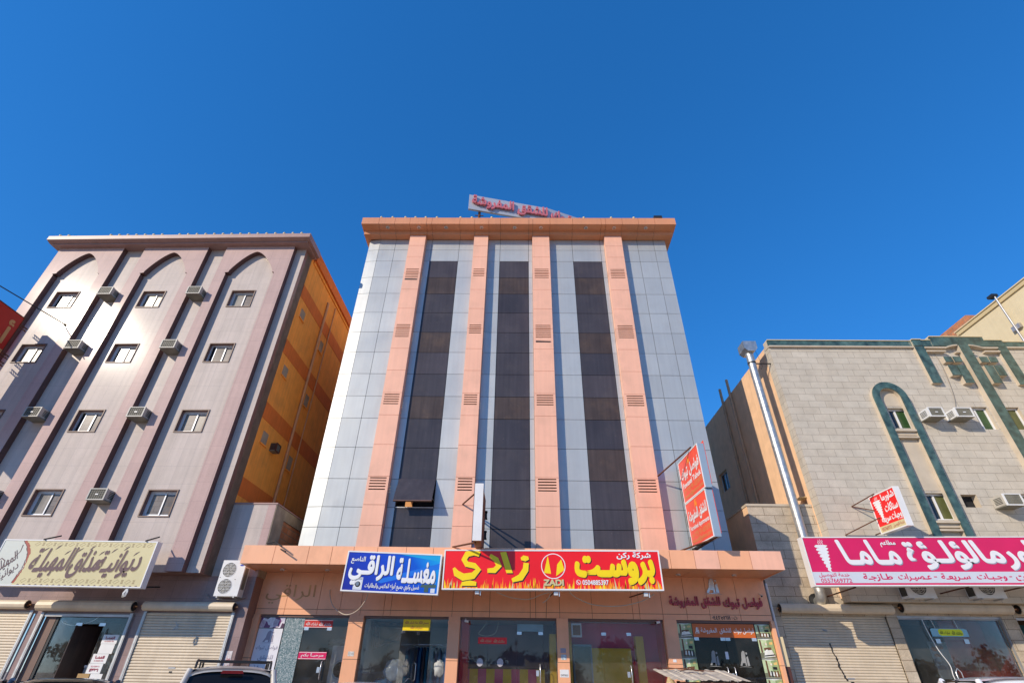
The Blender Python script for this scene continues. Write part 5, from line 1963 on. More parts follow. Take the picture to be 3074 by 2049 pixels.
# small red projecting sign
t = thing('projecting_sign', 'small red projecting snack sign above the magenta sign', 'sign', (11.86, -.4, 5.6))
P = Plane((11.80, -.40, 5.62), (0, -1, -.02), (0.02, 0, 1), (-1, 0, 0))
panel_body(t, P, 1.30, 1.2, .18, M_WHITE, M_SRED)
b = MB()
rect(b, P, .036, 1.264, .036, .22, M_PCREAM, .002)
shawarma(b, P, .12, .42, .42, .72, M_PWHITE)
b.build('print', t)
letter(t, P, 'شاورما', .58, 1.22, .86, 1.14, M_PWHITE, bold=.04)
letter(t, P, 'سناكات', .58, 1.22, .56, .82, M_PWHITE, bold=.04)
letter(t, P, 'وجبات سريعة', .26, 1.24, .24, .52, M_PWHITE, bold=.04)
letter(t, P, 'خدمة التوصيل', .68, 1.22, .07, .19, M_LETRED, bold=.008)
letter(t, P, '0557669772', .12, .60, .075, .175, M_LETRED, ar=False, bold=.008)
rods(t, [[(11.4, -.02, 6.62), (11.82, -.75, 6.84)], [(11.4, -.02, 6.62), (11.84, -.5, 6.35)], [(10.85, -.02, 5.68), (11.8, -.6, 6.1)], [(11.86, -.02, 5.7), (11.86, -.7, 5.7)]])

# orange-red two panel apartment sign
t = thing('projecting_sign', 'tall two panel orange-red apartment sign projecting at the right end of the clad building', 'sign', (5.65, -.35, 5.1))
for k, (z0, ar_, en, y1) in enumerate(((6.54, 'فواصل تبوك', 'Fawasel Tabuk', -2.50), (5.14, 'للشقق المفروشة', 'Furnished Apartments', -2.42))):
    P = Plane((5.62, -.36, z0), (0, -1, -.045), (0, 0, 1), (-1, 0, 0))
    w = -.36 - y1
    h = 1.40 if k == 0 else 1.385
    panel_body(t, P, w, h, .21, M_SIDEBLUE, M_SRED2, M_WHITE, .03, 'cabinet')
    letter(t, P, ar_, .15, w - .12, .66, 1.10, M_PWHITE, bold=.04)
    letter(t, P, en, .14, w - .10, .45, .63, M_PWHITE, ar=False, bold=.03)
    letter(t, P, '٠٥٠٨٢٤٩٨٩٢-٠٤٤٢٥٢١١١', .14, w - .10, .27, .42, M_PTAN, ar=False, bold=.016)
    letter(t, P, 'fawasel@yahoo.com', .14, w - .10, .08, .24, M_PTAN, ar=False, bold=.010)
    b = MB()
    tower_logo(b, P, w * .40, 1.08, .38, .25, M_YEL2)
    b.build('emblem', t)
    b = MB()
    b.prism([(0, 0.002), (w, 0.002), (w, h - .002), (0, h - .002)], lambda a, c, e: (5.835 + e, -.36 - a, z0 + c), 0, .012, M_SRED2)
    b.build('rear_face', t)
rods(t, [[(4.86, -.28, 7.52), (5.63, -1.9, 7.95)], [(4.80, -.31, 4.93), (5.70, -2.0, 5.06)], [(5.72, -.05, 5.1), (5.72, -2.35, 5.06)], [(5.72, -.02, 7.85), (5.72, -.4, 7.85)], [(5.72, -.02, 6.95), (5.72, -.38, 6.95)],
         [(5.72, -.02, 6.1), (5.72, -.38, 6.1)]], .026)
b = MB()
for z in (6.95, 6.1, 5.35):
    b.box(5.70, 5.745, -.36, -.01, z - .22, z - .19, M_BLACK)
    b.box(5.70, 5.745, -.36, -.01, z + .19, z + .22, M_BLACK)
    b.box(5.70, 5.745, -.05, -.01, z - .19, z + .19, M_BLACK)
b.build('wall_bracket', t)

# edge-on projecting sign over the red sign
t = thing('projecting_sign', 'white edged projecting sign box seen edge-on above the red sign', 'sign', (-1.15, -1.3, 4.74))
b = MB()
b.box(-1.255, -1.055, -2.88, -1.28, 4.76, 6.33, mat('streaked_brown_cabinet', (.22, .085, .05), .6, var=.3, streak=.3))  # dark brown, streaked down its height
b.build('cabinet', t)
b = MB()
b.box(-1.28, -1.03, -2.93, -2.882, 4.75, 6.35, M_WHITE)
b.build('end_plate', t)
b = MB()
b.box(-1.275, -1.257, -2.87, -1.30, 4.78, 6.32, M_SRED3)
b.build('face', t)
rods(t, [[(-1.9, -.3, 6.48), (-1.26, -2.3, 6.30)], [(-1.95, -1.8, 4.80), (-1.2, -2.7, 4.745)], [(-1.15, -.0, 5.35), (-1.15, -1.3, 5.25)], [(-1.15, -.0, 5.95), (-1.15, -1.3, 5.85)]], .026)
for z in (5.85, 5.25):
    b = MB()
    b.box(-1.055, -.98, -1.42, -1.26, z - .12, z - .09, M_BLACK)
    b.box(-1.055, -.98, -1.42, -1.26, z + .09, z + .12, M_BLACK)
    b.box(-1.05, -.99, -1.36, -1.32, z - .09, z + .09, M_BLACK)
    b.build('bracket_plate', t)

# roof sign
t = thing('roof_sign', 'grey rooftop sign board with raised faded red Arabic letters, tilted above the orange cornice', 'sign', (-2.9, 2.0, 20.0))
ang = math.atan2(1.03, 4.62)
for k, (ox, oy, a_, w, txt) in enumerate(((-2.96, 2.0, ang, 4.73, 'للشقق المفروشة'), (1.66, 3.03, R(22), 3.6, 'فواصل تبوك'))):
    P = Plane((ox, oy, 23.83), (math.cos(a_), math.sin(a_), 0), (0, 0, 1), (math.sin(a_), -math.cos(a_), 0))
    b = MB()
    b.prism([(0, 0), (w, 0), (w, 1.2), (0, 1.2)], lambda a, c, e: P(a, c, e), -.12, 0, M_SIDEBLUE if False else mat('pale_board', (.50, .52, .56), .45, .2, var=.04))
    b.build('board', t)
    b = MB()
    write(b, P, txt, .16, w - .05, .10, 1.10, M_LETPINK, bold=.03, depth=.10, lift=.05)
    b.build('lettering', t)
rods(t, [[(-2.35, 2.35, 20.0), (-2.35, 2.35, 25.0)], [(1.5, 3.25, 20.0), (1.5, 3.25, 25.0)], [(4.5, 4.4, 20.0), (4.5, 4.4, 25.0)]], .08, M_RUST, 'post')
rods(t, [[(-2.6, 2.3, 23.6), (-2.1, 2.35, 23.6)]], .03, M_RUST, 'cross_piece')

# red sign beyond the left edge: two stacked panels on trusses
t = thing('projecting_sign', 'dark red projecting sign with tan Arabic letters at the left picture edge', 'sign', (-19.9, -1.5, 8.8))
for z0, h in ((11.47, 1.83), (8.8, 2.58)):
    P = Plane((-19.80, -3.75, z0), (0, 1, 0), (0, 0, 1), (1, 0, 0))
    panel_body(t, P, 2.2, h, .2, M_SRED3, M_SRED3, M_RUST, .03)
    b = MB()
    if z0 > 10:
        write(b, P, 'أحمد', .1, 2.02, .45, 1.50, M_PTAN, bold=.03)
        rect(b, P, 1.2, 2.16, .04, .3, M_PTAN, .003)
    else:
        write(b, P, 'مطعم', .2, 2.0, .9, 2.1, M_PTAN, bold=.03)
    b.build('lettering', t)
b = MB()
for z in (12.92, 11.62, 11.30, 9.4):
    for dz in (0, .12):
        b.tube([(-19.9, -1.58, z + dz), (-19.9, -1.15, z + dz)], .02, M_RUST, 6)
    for k in range(4):
        y = -1.56 + k * .1
        b.tube([(-19.9, y, z), (-19.9, y + .1, z + .12)], .012, M_RUST, 5)
b.build('truss', t)
b = MB()
b.tube([(-18.5, -1.16, 13.3), (-19.6, -3.3, 13.6), (-20.1, -4.2, 13.75)], .02, M_BLACK, 6)
b.tube([(-18.5, -1.16, 13.3), (-18.5, -1.05, 13.28)], .05, M_BLACK, 6)
b.build('stay', t)

# raised letters over the apartment entrance
t = thing('raised_lettering', 'raised dark red Arabic letters with silver emblem and phone line on the peach fascia', 'sign', (6.1, -.05, 3.4))
P = Plane((0, -.002, 0))
for txt, a0, a1, c0, c1 in (('المفروشة', 4.70, 5.60, 3.46, 3.80), ('للشقق', 5.68, 6.28, 3.46, 3.80), ('تبوك', 6.36, 6.88, 3.44, 3.78), ('فواصل', 6.95, 7.57, 3.45, 3.78)):
    letter(t, P, txt, a0, a1, c0, c1, M_LETRED, bold=.035, depth=.045, lift=.004)
b = MB()
tower_logo(b, P, 5.84, 3.86, .56, .46, M_SILVER, .004, .03)
b.build('emblem', t)
letter(t, P, '٠٤٤٢٥٢١١١', 5.94, 6.50, 3.17, 3.27, M_PBLACK, ar=False, bold=.028)
letter(t, P, 'ت', 6.60, 6.71, 3.17, 3.26, M_PBLACK, bold=.028)
b = MB()
rect(b, P, 6.55, 6.565, 3.185, 3.20, M_PBLACK)
rect(b, P, 6.55, 6.565, 3.225, 3.24, M_PBLACK)
b.build('colon', t)

# ------------------------------------------------------------------ stickers, posters and stock in the shops
def sticker(name, label, x0, x1, z0, z1, mt, y=0.094, lines=(), group=None, border=None):
    b = MB()
    P = Plane((x0, y, z0))
    w, h = x1 - x0, z1 - z0
    b.box(x0, x1, y, y + .002, z0, z1, mt)
    if border:
        for e in ((0.01, w - .01, .008, .02), (.01, w - .01, h - .02, h - .008)):
            rect(b, P, *e, border, .001)
    for ln in lines:
        s, a0, a1, c0, c1, m2 = ln[:6]
        write(b, P, s, a0 * w, a1 * w, c0 * h, c1 * h, m2, ar=(len(ln) < 7 or ln[6]), bold=.015, lift=.002)
    o = b.build(name)
    return tag(o, label, 'sticker' if name == 'sticker' else 'poster', group)


M_FADE = mat('faded_violet_print', (0.36, 0.33, 0.40), .5, var=.05)
M_POST = mat('poster_white', (0.78, 0.78, 0.82), .5, var=.04)
PB = [srgb(150, 170, 120), srgb(60, 50, 40), srgb(215, 225, 190), srgb(120, 90, 50), srgb(175, 200, 150), srgb(30, 28, 26), srgb(230, 235, 215), srgb(190, 160, 90)]
M_PH1 = photomat('room_photo_print', PB, 8.5, 0.3)
M_PH2 = photomat('room_photo_print_two', PB, 7.0, 2.9)
M_PH3 = photomat('bedroom_photo_print', [srgb(190, 175, 190), srgb(120, 60, 110), srgb(225, 220, 228), srgb(90, 60, 80), srgb(205, 200, 215)], 5.0, 1.1)
sticker('sticker', 'red sticker with white Arabic blessing on the glass beside teal patterned film', -6.58, -5.70, 2.81, 3.02, M_SRED3,
        lines=[('ماشاء الله', .52, .95, .2, .8, M_PWHITE), ('تبارك الله', .06, .47, .2, .8, M_PWHITE)], border=M_PWHITE)
sticker('sticker', 'pink sticker with white Arabic welcome at door handle height', -6.56, -5.72, 1.99, 2.18, M_SMAG, lines=[('مرحبـاً بكم', .1, .9, .2, .82, M_PWHITE)], border=M_PWHITE)
sticker('sticker', 'yellow sticker with two red Arabic lines over the laundry door', -3.53, -2.69, 2.77, 3.07, M_YEL,
        lines=[('بسم الله ما شاء الله', .06, .94, .5, .9, M_LETRED), ('تبارك الله', .28, .72, .1, .45, M_LETRED)])
sticker('sticker', 'red sticker with yellow Arabic blessing on the dark chicken shop glass', -1.20, -.33, 2.45, 2.62, M_SRED, lines=[('ماشاء الله', .54, .92, .2, .8, M_PCREAM), ('تبارك الله', .08, .46, .2, .8, M_PCREAM)])
o = sticker('poster', 'white window poster with faded grey Arabic apartment lettering and emblem', -7.95, -7.20, .24, 2.77, M_POST, y=.094,
            lines=[('فواصل تبوك', .08, .95, .775, .825, M_FADE), ('للشقق', .25, .85, .67, .73, M_FADE), ('المفروشة', .15, .9, .56, .63, M_FADE)])
b = MB()
tower_logo(b, Plane((0, .092, 0)), -7.80, 2.38, .44, .34, M_FADE)
e_ = b.build('emblem', o)
sticker('poster', 'purple and white bedroom picture above the white poster', -7.95, -7.20, 2.79, 3.07, M_PH3, y=.094)
M_TEAL = voromat('teal_pattern_film', srgb(70, 105, 112), srgb(190, 196, 196), 26)
sticker('poster', 'teal film with white swirling flower pattern on the shop glass', -7.17, -6.58, .24, 3.07, M_TEAL, y=.094)
sticker('poster', 'orange banner with white Arabic apartment name above the dark glass doors', 5.32, 7.19, 2.70, 3.06, mat('print_orange_brown', srgb(205, 105, 40), .4, var=.04), y=.088,
        lines=[('فواصل تبوك', .66, .985, .25, .72, M_PWHITE), ('للشقق', .43, .62, .25, .72, M_PWHITE), ('المفروشة', .13, .39, .25, .72, M_PWHITE)])
b = MB()
tower_logo(b, Plane((0, .086, 0)), 5.36, 2.79, .18, .18, M_PWHITE)
o = b.build('window_decal')
tag(o, 'small white tower emblem on the orange banner', 'decal')
RP = {k: mat('room_print_' + k, srgb(*c), .35, var=.18, scale=9) for k, c in
      (('pale_green', (196, 214, 168)), ('mid_green', (150, 172, 120)), ('white', (232, 236, 226)), ('wood', (110, 74, 44)), ('dark', (34, 30, 28)), ('warm', (226, 196, 120)), ('floor', (120, 122, 96)))}


def room_picture(x0, x1, z0, z1, seed, label):
    """printed photo of a furnished room: wall, floor in perspective, bed or table, curtain, lamp and frames"""
    rn = random.Random(seed)
    w, h = x1 - x0, z1 - z0
    P = Plane((x0, .088, z0))
    b = MB()
    b.box(x0, x1, .088, .090, z0, z1, RP['pale_green'])
    fl = .30 + .12 * rn.random()
    L_ = lambda k: .0004 * k
    q = lambda pts, m_, k: flat(b, P, [(u * w, v * h) for u, v in pts], RP[m_], L_(k))
    q([(0, 0), (1, 0), (1, fl * .6), (.55, fl), (0, fl * .8)], 'floor', 1)
    q([(.55, fl), (1, fl * .6), (1, 1), (.55, .92)], 'mid_green', 2)
    cx = rn.uniform(.06, .2)
    q([(cx, fl * .85), (cx + .11, fl * .9), (cx + .10, .93), (cx, .95)], 'wood', 3)
    if seed % 2:
        q([(.22, .05), (.95, .12), (.78, fl + .10), (.30, fl + .06)], 'white', 4)
        q([(.30, fl + .06), (.78, fl + .10), (.78, fl + .24), (.30, fl + .20)], 'wood', 5)
        q([(.24, .10), (.94, .16), (.91, .22), (.26, .16)], 'dark', 5)
        q([(.40, fl + .05), (.54, fl + .06), (.54, fl + .12), (.40, fl + .11)], 'white', 6)
    else:
        q([(.30, .14), (.80, .10), (.84, .30), (.36, .34)], 'white', 4)
        for u in (.22, .42, .62, .80):
            q([(u, .06), (u + .10, .05), (u + .10, .38), (u, .40)], 'wood' if rn.random() < .6 else 'dark', 5)
        q([(.60, .46), (.86, .44), (.86, .60), (.60, .60)], 'dark', 5)
    fx = rn.uniform(.34, .46)
    q([(fx, .66), (fx + .14, .66), (fx + .14, .80), (fx, .80)], 'warm', 5)
    q([(fx + .02, .68), (fx + .12, .68), (fx + .12, .78), (fx + .02, .78)], 'white', 6)
    q([(.70, .70), (.92, .72), (.92, .86), (.70, .82)], 'warm', 5)
    q([(.2, .97), (.5, .93), (.8, .97), (.8, 1), (.2, 1)], 'white', 6)
    for e in ((0, 1, 0, .012), (0, 1, .988, 1)):
        rect(b, P, e[0] * w, e[1] * w, e[2] * h, e[3] * h, RP['white'], .004)
    tag(b.build('poster'), label, 'poster', 'room pictures beside the dark doors')


k = 0
for x0, x1, side in ((4.85, 5.30, 'left'), (7.22, 7.67, 'right')):
    for (z0, z1), nm in zip(((2.70, 3.06), (2.18, 2.68), (1.70, 2.16), (1.18, 1.68)), ('topmost', 'second', 'third', 'fourth')):
        k += 1
        room_picture(x0, x1, z0, z1, k + (side == 'right'), 'greenish furnished room picture on the %s side of the dark doors, %s from above' % (side, nm))
for x, lab in ((5.62, 'pale tower emblem on the left dark glass door'), (6.50, 'pale tower emblem on the right dark glass door')):
    b = MB()
    tower_logo(b, Plane((0, .09, 0)), x, 1.95, .40, .42, mat('frosted_print', (.33, .33, .31), .5))
    o = b.build('window_decal')
    tag(o, lab, 'decal', 'tower emblems on the dark doors')
sticker('sticker', 'white paper notice with small grey print between the dark doors', 6.17, 6.26, 2.15, 2.34, M_PWHITE, y=.088)
sticker('sticker', 'white paper notice with black numbers low on the pier between chicken shop windows', 1.23, 1.49, 1.64, 1.83, M_PWHITE, y=-.050, lines=[('٤٧١٢١٤٤١', .1, .9, .15, .4, M_PBLACK, False)])
sticker('sticker', 'small torn blue and white sticker on the pier between chicken shop windows', 1.28, 1.44, 2.07, 2.20, mat('torn_sticker', (.5, .6, .65), .6, var=.4, scale=20), y=-.050)
sticker('sticker', 'small violet and white label high on the pier between chicken shop windows', 1.27, 1.43, 2.24, 2.36, M_FADE, y=-.050)
sticker('sticker', 'small white label on the peach pier left of the dark entrance', 4.56, 4.66, 2.05, 2.12, M_PWHITE, y=-.050)
sticker('sticker', 'torn white paper remains on the pier between laundry windows', -5.04, -4.86, 2.08, 2.20, mat('torn_paper', (.6, .58, .55), .7, var=.4, scale=14), y=-.050)
for x, lab in ((-1.12, 'round white sticker on the chicken shop glass, nearer the laundry'), (-.52, 'chipped round white sticker in the middle of the chicken shop glass')):
    b = MB()
    disc(b, Plane((0, .092, 0)), x, 1.98, .095, .105, mat('worn_white', (.5, .47, .5), .6, var=.15, scale=20))
    o = b.build('sticker')
    tag(o, lab, 'sticker')
for x0, z0, lab, lines in ((-8.42, 1.50, 'torn white poster with red print on the maroon wall beside the first peach pier', 1),):
    sticker('poster', lab, x0 - .02, x0 + .16, z0, z0 + .65, mat('torn_notice', (.6, .55, .55), .7, var=.3, scale=9), y=YG - .02, lines=[('محل', .1, .9, .6, .8, M_LETRED), ('للإيجار', .1, .9, .3, .5, M_LETRED)])
t = thing('hanging_sign', 'yellow and pale blue hanging sign with black Arabic blessing in the right shop window', 'sign', (13.45, .6, 2.85))
P = Plane((12.87, .60, 2.845))
b = MB()
b.prism([(0, .0), (1.12, 0), (1.12, .19), (1.05, .215), (.05, .215), (0, .19)], lambda a, c, e: P(a, c, e), -.02, 0, mat('print_pale_blue', srgb(140, 195, 215), .4))
flat(b, P, [(.22, .06), (.27, .02), (.92, .02), (.97, .06), (.97, .16), (.92, .20), (.27, .20), (.22, .16)], mat('print_lime', srgb(225, 235, 20), .4))
write(b, P, 'ماشاء الله', .62, .94, .05, .17, M_PBLACK, bold=.02, lift=.005)
write(b, P, 'تبارك الله', .26, .56, .05, .17, M_PBLACK, bold=.02, lift=.005)
b.build('board', t)
rods(t, [[(13.05, .60, 3.05), (12.98, .60, 3.36)], [(13.75, .60, 3.05), (13.70, .60, 3.36)]], .008, M_SILVER, 'wire')

# laundry: clothes rail, bundles, counter, trolley
t = thing('clothes_rail', 'steel clothes rail inside the laundry', 'rail', (-2.9, 1.1, 2.45))
rods(t, [[(-3.7, 1.1, 2.45), (-2.14, 1.1, 2.45)]], .015, M_SILVER, 'rail')
gm = [mat('blue_cloth', (.02, .14, .36), .8, var=.3), mat('teal_cloth', (.03, .20, .36), .8, var=.3), mat('navy_cloth', (.02, .05, .18), .8, var=.3), mat('grey_violet_cloth', (.09, .08, .11), .8, var=.3)]
proto = {}
for k in range(13):
    x = -3.45 + k * .1
    mk = [0, 1, 0, 2, 0, 3, 1, 0, 1, 2, 0, 1, 0][k]
    if mk not in proto:
        b = MB()
        pts = []
        n = 8
        for i in range(n + 1):
            a = i / n
            pts.append((-.24 + .48 * a, .02 * math.sin(a * 9)))
        v, f = [], []
        for zz_, ww in ((0, .25), (-.12, 1.0), (-.55, 1.0), (-.95, 1.05)):
            for (yy, xx) in pts:
                v.append((xx * (1 + abs(zz_)) + .012, yy * ww, zz_))
        for zz_, ww in ((0, .25), (-.12, 1.0), (-.55, 1.0), (-.95, 1.05)):
            for (yy, xx) in pts:
                v.append((xx * (1 + abs(zz_)) - .022, yy * ww, zz_))
        N = n + 1
        for s in (0, 4 * N):
            for j in range(3):
                for i in range(n):
                    f.append((s + j * N + i, s + j * N + i + 1, s + (j + 1) * N + i + 1, s + (j + 1) * N + i))
        b.add(v, f, gm[mk], True)
        b.tube([(0, 0, 0), (0, 0, .05), (0, .02, .07)], .004, M_SILVER, 5)
        o = b.build('hanging_garment')
        proto[mk] = o
    else:
        o = proto[mk].copy()
        COL.objects.link(o)
    o.location = (x, 1.1, 2.38)
    o.rotation_euler = (0, 0, random.uniform(-.15, .15))
    tag(o, '%s garment hanging on the rail inside the laundry' % ['bright blue', 'teal blue', 'navy', 'grey violet'][mk], 'garment', 'garments hanging in the laundry')


def bundle(x, y, z, s, mt, label, seed):
    rnd = random.Random(seed)
    b = MB()
    nu, nv = 18, 12
    v, f = [], []
    for j in range(nv + 1):
        th = math.pi * j / nv
        for i in range(nu):
            ph = 2 * math.pi * i / nu
            r_ = 1 + .10 * math.sin(3 * ph + 5 * th + seed) + .07 * math.sin(7 * ph - 4 * th) + rnd.uniform(-.05, .05)
            if j in (0, nv):
                r_ = 1
            v.append((x + s[0] * r_ * math.sin(th) * math.cos(ph), y + s[1] * r_ * math.sin(th) * math.sin(ph), z + s[2] * r_ * math.cos(th)))
    for j in range(nv):
        for i in range(nu):
            f.append((j * nu + i, (j + 1) * nu + i, (j + 1) * nu + (i + 1) % nu, j * nu + (i + 1) % nu))
    b.add(v, f, mt, True)
    o = b.build('laundry_bundle')
    return tag(o, label, 'bundle')


M_PLASW = mat('white_plastic_wrap', (.55, .58, .62), .15, var=.15, scale=8)
M_PLASB = mat('blue_plastic_wrap', (.05, .20, .38), .12, var=.5, scale=9)
bundle(-3.78, .85, 1.72, (.34, .3, .32), M_PLASW, 'big white plastic wrapped laundry bundle on the trolley', 1)
bundle(-4.05, .62, 1.30, (.36, .3, .24), M_PLASB, 'shiny blue plastic wrapped laundry bundle in front of the white one', 2)
bundle(-2.98, 1.55, 1.86, (.2, .16, .09), M_PLASW, 'small heap of white cloth on the laundry counter', 3)
bundle(-2.42, .9, 1.82, (.16, .14, .22), mat('white_cloth', (.62, .62, .63), .8, var=.1, scale=10), 'white shirt bundle with folded sleeves at the laundry doorway', 4)
t = thing('trolley', 'white wire laundry trolley under the wrapped bundle', 'trolley', (-3.75, .8, .2))
segs = []
for zz_ in (.45, .8, 1.15, 1.42):
    segs += [[(-4.1, .5, zz_), (-3.4, .5, zz_)], [(-4.1, 1.15, zz_), (-3.4, 1.15, zz_)], [(-4.1, .5, zz_), (-4.1, 1.15, zz_)], [(-3.4, .5, zz_), (-3.4, 1.15, zz_)]]
for x in (-4.1, -3.87, -3.63, -3.4):
    segs += [[(x, .5, .2), (x, .5, 1.42)], [(x, 1.15, .2), (x, 1.15, 1.42)]]
segs += [[(-3.4, .5, 1.42), (-3.28, .5, 1.55), (-3.28, 1.15, 1.55), (-3.4, 1.15, 1.42)]]
rods(t, segs, .010, M_WHITE, 'wire_frame')
t = thing('counter', 'maroon counter inside the laundry doorway', 'counter', (-2.9, 1.6, .15))
b = MB()
b.box(-3.5, -2.2, 1.3, 1.85, .15, 1.72, mat('maroon_laminate', (.17, .025, .03), .35, var=.1))
b.build('body', t)
b = MB()
b.box(-3.55, -2.15, 1.25, 1.9, 1.722, 1.76, M_SMOOTH)
b.build('top', t)
t = thing('patterned_rug', 'dark patterned rug hung on the laundry wall', 'rug', (-4.1, 3.6, 2.6))
b = MB()
b.add([(-4.70, .9, 3.08), (-3.6, 1.6, 3.08), (-3.9, 1.5, 2.6), (-4.55, .95, 2.3)], [(0, 1, 2, 3)], voromat('rug_pattern', (.035, .03, .045), (.18, .12, .11), 9))
b.add([(-4.70, .93, 3.08), (-3.6, 1.63, 3.08), (-3.9, 1.53, 2.6), (-4.55, .98, 2.3)], [(3, 2, 1, 0)], M_DARK)
b.build('cloth', t)
t = thing('washing_machine', 'white front loading washing machine behind the first shop door', 'washing machine', (-5.5, 1.6, .15))
b = MB()
b.box(-5.95, -5.25, 1.3, 2.0, .15, 2.4, M_WHITE)
b.build('body', t)
b = MB()
disc(b, Plane((0, 1.298, 0)), -5.6, 1.75, .27, .27, M_GALV, .003)
disc(b, Plane((0, 1.298, 0)), -5.6, 1.75, .21, .21, M_BLACKPANE, .006)
b.build('door', t)
bundle(-6.0, 2.4, 2.55, (.5, .2, .12), M_PLASW, 'long white wrapped bundle lying on top of the laundry shelf', 6)
t = thing('shelf', 'steel shelf carrying wrapped laundry behind the first shop window', 'shelf', (-6.0, 2.4, 2.4))
b = MB()
b.box(-6.6, -5.3, 2.15, 2.65, 2.38, 2.42, M_RAIL)
b.build('board', t)
rods(t, [[(-6.5, 2.4, .15), (-6.5, 2.4, 2.38)], [(-6.02, 2.4, .15), (-6.02, 2.4, 2.38)]], .02, M_RAIL, 'post')

# chicken shop: striped counter, small framed board, stool
t = thing('counter', 'red and yellow striped serving counter in the chicken shop', 'counter', (-.3, 1.5, .15))
b = MB()
for k in range(10):
    x = -1.72 + k * .255
    b.box(x, x + .254, .8, 1.4, .15, 1.83, M_WY if k % 2 else M_WD)
b.build('body', t)
b = MB()
b.box(-1.74, .86, .76, 1.45, 1.832, 1.86, M_BLACK)
b.build('top', t)
t = thing('air_curtain', 'pale blue box mounted above the chicken shop door', 'air curtain', (.36, .3, 2.8))
b = MB()
b.box(-.02, .78, .22, .42, 2.80, 2.99, mat('pale_blue_casing', (.35, .5, .6), .35, var=.1))
b.build('casing', t)
b = MB()
for x in (.12, .62):
    stroke(b, Plane((0, .219, 0)), [(x - .04, 2.86), (x + .04, 2.86), (x + .04, 2.93), (x - .04, 2.93)], .012, M_RAIL, .002, True)
b.build('louvre', t)
t = thing('framed_board', 'white framed brown board on the left pane of the yellow and maroon shop', 'frame', (1.8, .2, 2.66))
b = MB()
b.box(1.64, 1.95, .14, .17, 2.66, 3.03, M_PWHITE)
b.build('frame', t)
b = MB()
b.box(1.68, 1.91, .134, .1395, 2.71, 2.98, mat('board_brown', (.30, .13, .04), .5, var=.15))
b.build('panel', t)
t = thing('fridge', 'grey glass fronted fridge in the yellow and maroon shop', 'fridge', (1.95, .9, .15))
b = MB()
b.box(1.70, 2.28, .6, 1.2, .15, 2.5, mat('fridge_grey', (.20, .25, .30), .25, var=.1))
b.build('cabinet', t)
b = MB()
b.box(1.74, 2.24, .585, .599, .6, 2.44, M_BLACKPANE)
b.build('door', t)
t = thing('chair', 'red plastic chair seen low behind the maroon shop glass', 'chair', (3.6, .9, .15))
b = MB()
b.box(3.35, 3.85, .75, 1.2, .75, .80, M_SRED)
b.build('seat', t)
b = MB()
b.prism_xz([(3.35, .82), (3.85, .82), (3.82, 1.62), (3.72, 1.70), (3.48, 1.70), (3.38, 1.62)], 1.18, 1.22, M_SRED)
b.build('backrest', t)
for x in (3.38, 3.8):
    for y in (.78, 1.17):
        b = MB()
        b.tube([(x, y, .15), (x, y, .75)], .02, M_SRED, 6)
        b.build('leg', t)

# tea shop stock on the left
M_BOXW = mat('white_carton', (.78, .78, .76), .6, var=.06)
M_BOXB = mat('brown_carton', (.42, .26, .10), .7, var=.1)
stock = [(-12.32, -11.86, 2.29, 2.52, M_BOXW, 'white tea carton with red Arabic print, topmost of the window stack', 0), (-12.30, -11.88, 2.04, 2.285, M_BOXW, 'plain white carton below the topmost tea carton', 2),
         (-12.40, -11.95, 1.80, 2.035, M_BOXW, 'white tea carton with red Arabic print in the middle of the stack', 0), (-12.42, -12.0, 1.555, 1.795, M_BOXW, 'white tea carton standing upside down in the window stack', 1),
         (-12.25, -11.9, 1.0, 1.55, M_BOXW, 'white carton at the bottom of the window stack', 2), (-12.62, -12.28, 1.0, 1.552, M_BOXB, 'brown carton beside the white carton stack', 2)]
for x0, x1, z0, z1, mt, lab, pr in stock:
    t = thing('carton', lab, 'carton', ((x0 + x1) / 2, -.21, z0), group='cartons stacked in the left shop window')
    b = MB()
    b.box(x0, x1, -.37, -.05, z0, z1, mt)
    b.build('box', t)
    if pr < 2:
        P = Plane((x0, -.372, z0))
        w, h = x1 - x0, z1 - z0
        b = MB()
        if pr == 0:
            write(b, P, 'الغضا', .2 * w, .8 * w, .48 * h, .82 * h, M_LETRED, bold=.04)
            write(b, P, 'AL GHADA TEA', .2 * w, .8 * w, .2 * h, .36 * h, M_LETPINK, False, bold=.01)
        else:
            write(b, P, 'الغضا', .2 * w, .8 * w, .18 * h, .52 * h, M_LETRED, bold=.04, rot=math.pi)
            write(b, P, 'AL GHADA TEA', .2 * w, .8 * w, .64 * h, .8 * h, M_LETPINK, False, bold=.01, rot=math.pi)
        b.build('print', t)
M_PLATE = mat('cream_plate', (.58, .56, .46), .3, var=.1)
for k in range(16):
    b = MB()
    z = 1.42 + k * .068
    r_ = .16 + .035 * math.sin(k * .5)
    b.tube([(-11.66, -.24, z), (-11.66, -.24, z + .03), (-11.66, -.24, z + .055)], [r_ * .55, r_ * .95, r_], M_PLATE, 18)
    o = b.build('stacked_bowl')
    tag(o, 'cream bowl in the tall bowl stack beside the white cartons', 'bowl', 'stacked bowls in the left shop window')
t = thing('counter', 'low white chest freezer inside the left shop', 'freezer', (-12.9, .6, .15))
b = MB()
b.box(-13.3, -12.5, .3, .9, .15, 1.70, mat('freezer_white', (.30, .33, .36), .35, var=.08))
b.build('body', t)
b = MB()
b.box(-13.32, -12.48, .28, .92, 1.702, 1.76, M_PWHITE)
b.build('lid', t)
t = thing('interior_door', 'dark brown wooden door leaf standing open in the left shop', 'door', (-13.0, .4, .15))
b = MB()
